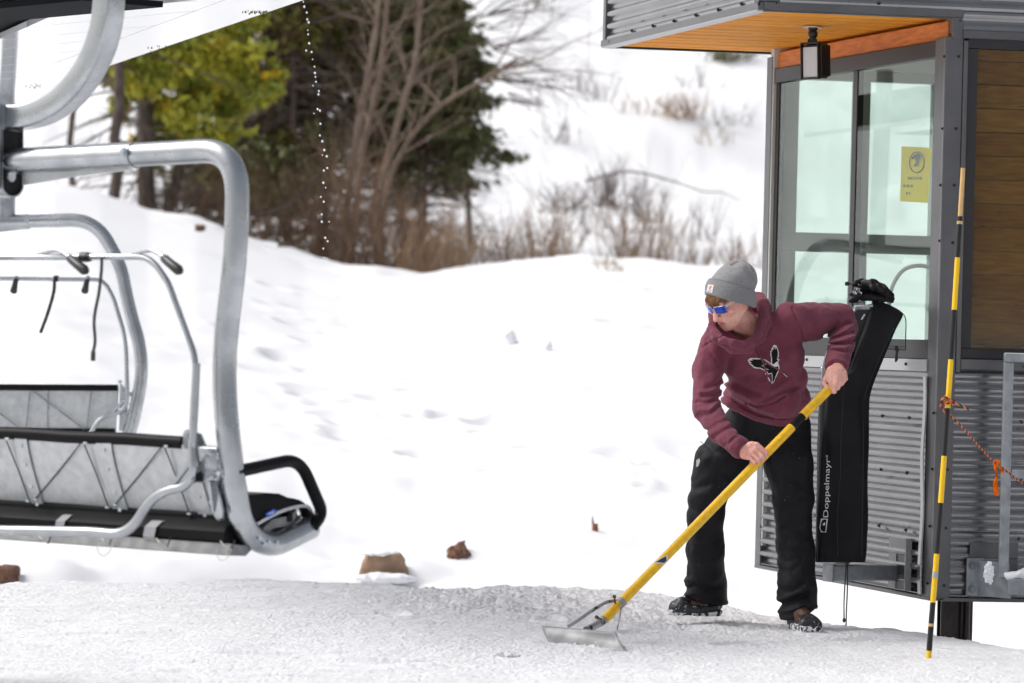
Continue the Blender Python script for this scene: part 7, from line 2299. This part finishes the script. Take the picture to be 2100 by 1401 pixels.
# lifted boot, toe to the left
YB = 16.96
zs1 = P(1420, 1262, YB)[2]
bl, bh = A(P(1358, 1250, YB)[0], YB - .12, zs1 - .02), A(P(1495, 1250, YB)[0], YB + .12, P(1440, 1205, YB)[2])
b1 = boot('boot', [[(1386, 1246, YB - .02, 15), (1400, 1242, YB - .02, 17), (1425, 1247, YB, 14), (1462, 1243, YB + .02, 16), (1468, 1238, YB + .02, 15)], [(1390, 1247, YB + .03, 13), (1462, 1243, YB + .04, 13)], [(1390, 1247, YB - .045, 11), (1430, 1250, YB - .04, 10), (1464, 1246, YB - .025, 11)]], M['boot_rubber'], man, bl, bh, cut=zs1 + 0.012)
boot('leather_upper', [[(1408, 1236, YB - .01, 9), (1420, 1232, YB, 15), (1440, 1232, YB, 17), (1454, 1222, YB, 18)], [(1425, 1238, YB - .03, 10), (1448, 1240, YB - .03, 10)]], M['boot_leather'], b1, bl, bh)
boot('sole', [[(1383, 1254, YB - .03, 14), (1430, 1256, YB - .025, 11), (1468, 1254, YB - .01, 13)], [(1383, 1254, YB + .03, 13), (1430, 1256, YB + .03, 10), (1468, 1254, YB + .03, 12)]], M['boot_sole'], b1, bl, bh, cut=zs1, top=zs1 + 0.026, nz=0.003)
mb = MB()
for k in range(5):
    u = 1404 + k * 6.5; v = 1226 - k * 0.6
    mb.tube(spline([P(u, v + 5, YB - .045), P(u + 3, v, YB - .03), P(u + 6, v + 3, YB - .02), P(u + 3, v + 6, YB - .045)], 4), 0.0022, 5)
mb.tube(spline([P(1409, 1225, YB - .05), P(1403, 1221, YB - .06), P(1400, 1227, YB - .06), P(1406, 1229, YB - .05)], 5), 0.0018, 5)
build('laces', mb, M['boot_leather'], b1)
# planted boot, pointing towards the camera
YB = 16.56
zs2 = 0.002
bl, bh = A(P(1598, 1250, YB)[0], YB - .22, zs2 - .02), A(P(1700, 1250, YB)[0], YB + .2, P(1640, 1235, YB)[2])
b2_ = boot('boot', [[(1662, 1278, YB - .10, 18), (1648, 1276, YB, 17), (1630, 1270, YB + .10, 16)], [(1652, 1282, YB - .12, 15), (1672, 1282, YB - .11, 13), (1665, 1284, YB - .12, 14)], [(1627, 1276, YB + .12, 13), (1636, 1274, YB + .08, 15)]], M['boot_rubber'], man, bl, bh, cut=zs2 + .012)
boot('leather_upper', [[(1640, 1258, YB + .03, 19), (1650, 1268, YB - .03, 16)], [(1626, 1266, YB + .08, 14), (1640, 1255, YB + .05, 18)]], M['boot_leather'], b2_, bl, bh)
boot('sole', [[(1650, 1288, YB - .125, 15), (1674, 1288, YB - .12, 12)], [(1655, 1288, YB - .11, 17), (1630, 1284, YB + .1, 14)], [(1668, 1288, YB - .11, 15), (1644, 1284, YB + .1, 13)]], M['boot_sole'], b2_, bl, bh, cut=zs2, top=zs2 + .030, nz=0.003)
mb = MB()
for k in range(6):
    u = 1636 + k * 5.5
    mb.tube(spline([P(u - 2, 1265, YB - .075), P(u + 1, 1261 - k * .3, YB - .08), P(u + 5, 1264, YB - .08), P(u + 1, 1266, YB - .078)], 4), 0.0022, 5)
build('laces', mb, M['boot_leather'], b2_)

# ---- beanie
rows = [((1447, 605), (1548, 632), .92), ((1445, 602), (1550, 630), 1.0), ((1445, 596), (1551, 624), 1.03), ((1446, 586), (1551, 614), 1.03), ((1450, 577), (1551, 604), 1.03), ((1454, 571.5), (1550, 599), 1.01), ((1457, 571), (1548, 597), .985)]
crown = [((1460, 574), (1546, 600), .95), ((1459, 570), (1547, 597), .975), ((1463, 564), (1550, 590), 1.0), ((1469, 557), (1553, 579), 1.0), ((1477, 550), (1552, 569), 1.0), ((1486, 544), (1550, 560), .98), ((1495, 539.5), (1545, 551), .95), ((1502, 537), (1538, 544), .9), ((1508, 536.2), (1531, 539.5), .85), ((1515, 536.5), (1523, 537.5), .8)]
def beanie_mesh(rows, closed_top, name, m, par, wob):
    # refine rows
    L = spline([A(a[0], a[1], f) for a, b2, f in rows], 4); R_ = spline([A(b2[0], b2[1], f) for a, b2, f in rows], 4)
    NS = 72
    vs, fs, uv = [], [], []
    YBn = 16.39
    for j, (a, c) in enumerate(zip(L, R_)):
        pl, pr_ = P(a[0], a[1], YBn), P(c[0], c[1], YBn)
        ce, hx = (pl + pr_) / 2, (pr_ - pl) / 2
        dep = A(0, 1, 0) * np.linalg.norm(hx) * 1.2
        if closed_top and j > 12: dep = A(0, 1, 0) * max(np.linalg.norm(hx), 0.02) * 1.2
        for k in range(NS + 1):
            th = 2 * math.pi * k / NS
            w = 1 + wob * float(vnoise(np.array([3 * math.cos(th) + 5]), np.array([3 * math.sin(th)]), np.array([j * 0.22]), seed=95)[0])
            if closed_top and j > 10:
                w += 0.06 * math.cos(4 * th + 0.6) * min(1, (j - 10) / 14)
            vs.append(ce + (hx * math.cos(th) - dep * math.sin(th)) * w + (A(0, 0, 0.004 * math.cos(4 * th + .6)) if closed_top and j > 20 else 0))
            uv.append((k / NS * 3.0, j * 0.02))
    nr = len(L)
    for j in range(nr - 1):
        for k in range(NS):
            a = j * (NS + 1) + k
            fs.append((a, a + 1, a + NS + 2, a + NS + 1))
    if closed_top:
        fs.append(tuple((nr - 1) * (NS + 1) + k for k in range(NS)))
    W_v = np.array(vs); cen = W_v.mean(0)
    s_ = sum(float(np.dot(W_v[f[0]] - cen, np.cross(W_v[f[1]] - W_v[f[0]], W_v[f[2]] - W_v[f[0]]))) for f in fs[::7])
    if s_ < 0: fs = [f[::-1] for f in fs]
    o = link_mesh(name, W_v, fs, m, par)
    ul = o.data.uv_layers.new(name='UVMap')
    for l in o.data.loops:
        ul.data[l.index].uv = uv[l.vertex_index]
    return o, np.array(vs), fs
bn, bv_, bf_ = beanie_mesh(crown, True, 'beanie', M['beanie'], man, 0.02)
cf, cv_, cf_ = beanie_mesh(rows, False, 'cuff', M['beanie_cuff'], bn, 0.01)
md = cf.modifiers.new('thickness', 'SOLIDIFY'); md.thickness = 0.005; md.offset = -1
cuff_tree = BVHTree.FromPolygons([Vector(tuple(p)) for p in cv_], cf_)
def bz(x, y): return (1430 + x / 7.371, 520 + y / 7.371)
polydrape('label', [bz(168, 468), bz(252, 474), bz(226, 596), bz(136, 580)], cuff_tree, M['label_white'], bn, 0.0022, 0.0008, refine=2)
cpts = [bz(210, 486), bz(196, 488), bz(182, 500), bz(176, 518), bz(175, 535), bz(184, 552), bz(196, 558), bz(204, 552), bz(199, 538), bz(202, 524), bz(214, 514), bz(218, 500), bz(221, 496)]
polydrape('label_logo', cpts, cuff_tree, M['label_orange'], bn, 0.0034, 0.0005, refine=1)
lettering('label_lettering', 'carhartt', lambda x, y: bz(150 + 52 * x, 572 + 4 * x - 11 * y), cuff_tree, M['black_print'], bn, 0.0034)
seam_t = BVHTree.FromPolygons([Vector(tuple(p)) for p in bv_], bf_)
M['grey_seam'] = mat('beanie_seam', (0.12, 0.12, 0.125), 0.95)
for pts in ([bz(735, 125), bz(790, 170), bz(825, 240), bz(832, 330)], [bz(500, 180), bz(550, 150), bz(600, 130)]):
    seamline(seam_t, pts, 0.0016, M['grey_seam'], bn)

# hair below the beanie, brows
rsH = np.random.RandomState(3)
mb = MB()
for k in range(150):
    x = rsH.uniform(-0.060, 0.040)
    base = H(x, 0.080 - x * x * 9, 0.068)
    swe = rsH.uniform(-0.004, 0.012)
    ln = rsH.uniform(0.030, 0.048) * (1 - 0.5 * max(0, x) / 0.045)
    p1 = H(x + swe * .4, 0.094 - x * x * 9, 0.068 - ln * .5)
    p2 = H(x + swe, 0.099 - x * x * 9 + rsH.uniform(-.003, .003), 0.068 - ln)
    mb.tube(spline([base, p1, p2], 3), [0.0026, 0.0028, 0.0026, 0.0024, 0.002, 0.0014, 0.0006], 5, caps=False)
for k in range(60):
    s = -1
    y = rsH.uniform(-0.035, 0.03)
    base = H(s * 0.077, y, 0.05); mb.tube([base, H(s * 0.079, y + .003, 0.02), H(s * 0.077, y + .006, 0.004)], [0.002, 0.0018, 0.0008], 4, caps=False)
build('hair', mb, M['hair'], man)
for s in (-1, 1):
    mb = MB()
    for k in range(26):
        t = k / 25
        x = s * (0.014 + 0.036 * t)
        p0 = H(x, 0.0905 - 0.012 * t * t, 0.027 + 0.004 * math.sin(t * 3)); mb.tube([p0, p0 + Xh * s * 0.007 + Uh * 0.0015 + Fh * .001], [0.0011, 0.0004], 4, caps=False)
    build('eyebrow', mb, M['brow'], man)
# lips as their own colour, resting on the mouth mound
mb = MB()
for (z, r) in ((-0.0555, 0.0046), (-0.0658, 0.0052)):
    pts = [H(x, 0.0950 - 9.0 * x * x, z - (0.002 if abs(x) > .012 else 0) * (1 if z > -.06 else -1)) for x in np.linspace(-0.021, 0.021, 9)]
    mb.tube(pts, [r * q for q in (0.3, 0.7, 0.95, 1, 0.95, 1, 0.95, 0.7, 0.3)], 8)
build('lips', mb, M['lip'], man)
# sunglasses
sg2 = empty('sunglasses', H(0, 0.1, 0.01))
sg2.parent = man; sg2.location = Vector(tuple(H(0, 0.1, 0.01) - BASE[man.name]))
def lens(s):
    vs, fs = [], []
    n = 10
    for j in range(n + 1):
        for i in range(n + 1):
            a, b2 = i / n * 2 - 1, j / n * 2 - 1
            # rounded rectangle
            x = a * 0.0255; z = b2 * 0.0165 * (1 - 0.08 * (a * s < 0) * abs(a))
            rr_ = 0.012
            xx = 0.0325 * s + x
            y = 0.104 - 6.0 * xx * xx - 4.0 * z * z
            vs.append(H(xx, y, 0.008 + z - 0.002 * a * s))
    for j in range(n):
        for i in range(n):
            a = j * (n + 1) + i
            q = (a, a + 1, a + n + 2, a + n + 1)
            fs.append(q)
    return vs, fs
for s in (-1, 1):
    vs, fs = lens(s)
    mb = MB(); mb.add(vs, fs)
    o = build('lens', mb, M['lens_blue'], sg2, sharp=None)
    md = o.modifiers.new('thickness', 'SOLIDIFY'); md.thickness = 0.0015
    n = 10
    rim = [vs[i] for i in range(n + 1)] + [vs[(j + 1) * (n + 1) - 1] for j in range(1, n + 1)] + [vs[n * (n + 1) + i] for i in range(n - 1, -1, -1)] + [vs[j * (n + 1)] for j in range(n - 1, 0, -1)]
    mb = MB(); mb.tube(rim, 0.0015, 7, closed=True)
    build('rim', mb, M['clear_frame'], sg2)
    mb = MB(); mb.tube(spline([H(s * 0.058, 0.082, 0.018), H(s * 0.067, 0.070, 0.021), H(s * 0.074, 0.040, 0.024), H(s * 0.079, 0.0, 0.024)], 4), 1.0, section=[(0.0045, 0.0016), (-0.0045, 0.0016), (-0.0045, -0.0016), (0.0045, -0.0016)], binormal=Xh)
    build('temple', mb, M['clear_frame'], sg2)
    mb = MB(); q = H(s * 0.0757, 0.050, 0.0235); q2 = H(s * 0.0775, 0.040, 0.0237); d_ = unit(q2 - q); mb.bbox((q + q2) / 2, d_ * 0.008, Uh * 0.0022, unit(np.cross(d_, Uh)) * 0.0008, .0004)
    build('temple_logo', mb, M['lens_blue'], sg2)
mb = MB(); mb.tube(spline([H(-0.008, 0.103, 0.012), H(0, 0.106, 0.015), H(0.008, 0.103, 0.012)], 4), 0.0022, 7); build('bridge', mb, M['clear_frame'], sg2)

# ------------------------------------------------------------------ the snow rake he holds
rake = empty('snow_rake', P(1200, 1320, 15.45), 'yellow handled snow rake with a wide worn aluminium blade', 'rake')
def hp(u):
    """point on the handle axis above pixel column u"""
    t = (1705 - u) / (1705 - 1238.0)
    return HA0 + (HA1 - HA0) * t
def hseg(u0, u1, r, name, m, par=rake):
    mb = MB(); n = 6
    mb.tube([hp(u0 + (u1 - u0) * i / n) for i in range(n + 1)], r, 20)
    return build(name, mb, m, par, sharp=40)
hseg(1707, 1645, 0.0205, 'upper_handle', M['yellow_paint'])
hseg(1650, 1610, 0.0180, 'black_sleeve', M['rubber'])
hseg(1620, 1240, 0.0198, 'lower_handle', M['yellow_paint'])
mb = MB(); e_ = unit(np.cross(HAX, A(0, 0, 1))); 
mb.tube([hp(1645.5) , hp(1643)], [0.0208, 0.0208], 20); build('collar_edge', mb, M['yellow_paint'], rake)
# sticker
def stick(u, off):
    c = hp(u)
    fw_ = unit(A(0, -1, 0) - HAX * np.dot(A(0, -1, 0), HAX)); sd2 = np.cross(HAX, fw_)
    a = off
    return c + 0.0203 * (fw_ * math.cos(a) + sd2 * math.sin(a))
def patch(name, poly, m, lift=1.0):
    vs = []; N_ = 10
    # poly in (u, angle)
    from mathutils.geometry import tessellate_polygon
    P_ = []
    for i in range(len(poly)):
        a, b2 = poly[i], poly[(i + 1) % len(poly)]
        for k in range(4): P_.append((a[0] + (b2[0] - a[0]) * k / 4, a[1] + (b2[1] - a[1]) * k / 4))
    tri = [tuple(t) for t in tessellate_polygon([[Vector((u, a * 20, 0)) for u, a in P_]])]
    for u, a in P_:
        c = hp(u); q = stick(u, a); vs.append(c + (q - c) * lift)
    o = link_mesh(name, np.array(vs), tri, m, rake, smooth=False)
    return o
patch('sticker', [(1338, 1.2), (1361, 0.1), (1357, -1.0), (1349, -0.9)], M['label_white'], 1.01)
patch('sticker_print', [(1342, 0.9), (1358, 0.1), (1355, -0.75), (1350, -0.6)], mat('dark_teal_print', (0.02, 0.05, 0.07), 0.5), 1.025)
# ferrule, braces and bolts
bt = [P(1112, 1284, 15.62), P(1262, 1297, 15.28)]          # top edge of the blade
fe0, fe1 = hp(1246), P(1203, 1293, 15.50)
mb = MB(); mb.tube([fe0, hp(1236), (hp(1236) + fe1) / 2, fe1], [0.0165, 0.0165, 0.0150, 0.017], 14); build('ferrule', mb, M['brace'], rake)
b0 = hp(1270)
mb = MB(); mb.tube([hp(1275) , hp(1268)], 0.0222, 18); build('clamp_band', mb, M['aluminium'], rake)
flat = [(0.0065, 0.0018), (-0.0065, 0.0018), (-0.0065, -0.0018), (0.0065, -0.0018)]
mb = MB(); mb.tube(spline([b0 + A(-0.012, 0, 0.012), P(1243, 1236, 15.60), P(1215, 1252, 15.56), P(1185, 1273, 15.53), P(1164, 1286, 15.52)], 5), 1.0, section=flat, binormal=A(0.5, -0.6, 0.6)); build('brace', mb, M['brace'], rake, smooth=False)
mb = MB(); mb.tube(spline([b0 + A(0.012, -.01, -0.006), P(1274, 1245, 15.58), P(1270, 1270, 15.42), P(1266, 1290, 15.34)], 5), 1.0, section=flat, binormal=A(1, 0.2, 0.2)); build('brace', mb, M['brace'], rake, smooth=False)
for (u, v, q) in ((1260, 1224, hp(1262)), (1224, 1266, hp(1238))):
    mb = MB(); c = q; t_ = P(u, v, c[1] - 0.02); mb.tube([c, t_], 0.0035, 8); mb.tube([t_ + unit(t_ - c) * -.004, t_ + unit(t_ - c) * 0.006], 0.0075, 6); build('bolt', mb, M['rock_red'], rake)
# blade: curved sheet, top edge straight, lower edge digging into the snow
n, m_ = 18, 8
lowL, lowR = P(1128, 1315, 15.50), P(1289, 1331, 15.20)
vs = []
for j in range(m_ + 1):
    t = j / m_
    for i in range(n + 1):
        s = i / n
        a = bt[0] + (bt[1] - bt[0]) * s
        c = lowL + (lowR - lowL) * s + A(0, 0, -0.012)
        p = a + (c - a) * t
        p = p + A(-0.2, 0.9, -0.1) * 0.020 * math.sin(math.pi * t) + A(0, -0.02 * t, 0)
        vs.append(p)
fs = [(j * (n + 1) + i, j * (n + 1) + i + 1, (j + 1) * (n + 1) + i + 1, (j + 1) * (n + 1) + i) for j in range(m_) for i in range(n)]
bl_ = link_mesh('blade', np.array(vs), fs, M['aluminium'], rake)
md = bl_.modifiers.new('thickness', 'SOLIDIFY'); md.thickness = 0.0025
mb = MB(); mb.tube([bt[0], bt[1]], 0.0022, 6); mb.tube([bt[1], vs[(m_ // 2) * (n + 1) + n], vs[m_ * (n + 1) + n]], 0.0022, 6); build('blade_edge', mb, M['brace'], rake)
# little heaps and crumbs of snow raked up by the blade
for i, (u, v, y, r, lab) in enumerate(((1170, 1322, 15.42, (.06, .03, .012), 'thin heap of loose snow under the blade centre'), (1235, 1330, 15.3, (.07, .03, .013), 'heap of loose snow under the right end of the blade'), (1040, 1352, 14.9, (.05, .03, .010), 'small crumbly ridge of snow in front of the blade'))):
    clod('snow_clump', A(P(u, v, y)[0], y, 0.004), A(*r), lab, seed=120 + i, amp=.8, m=M['ramp'])
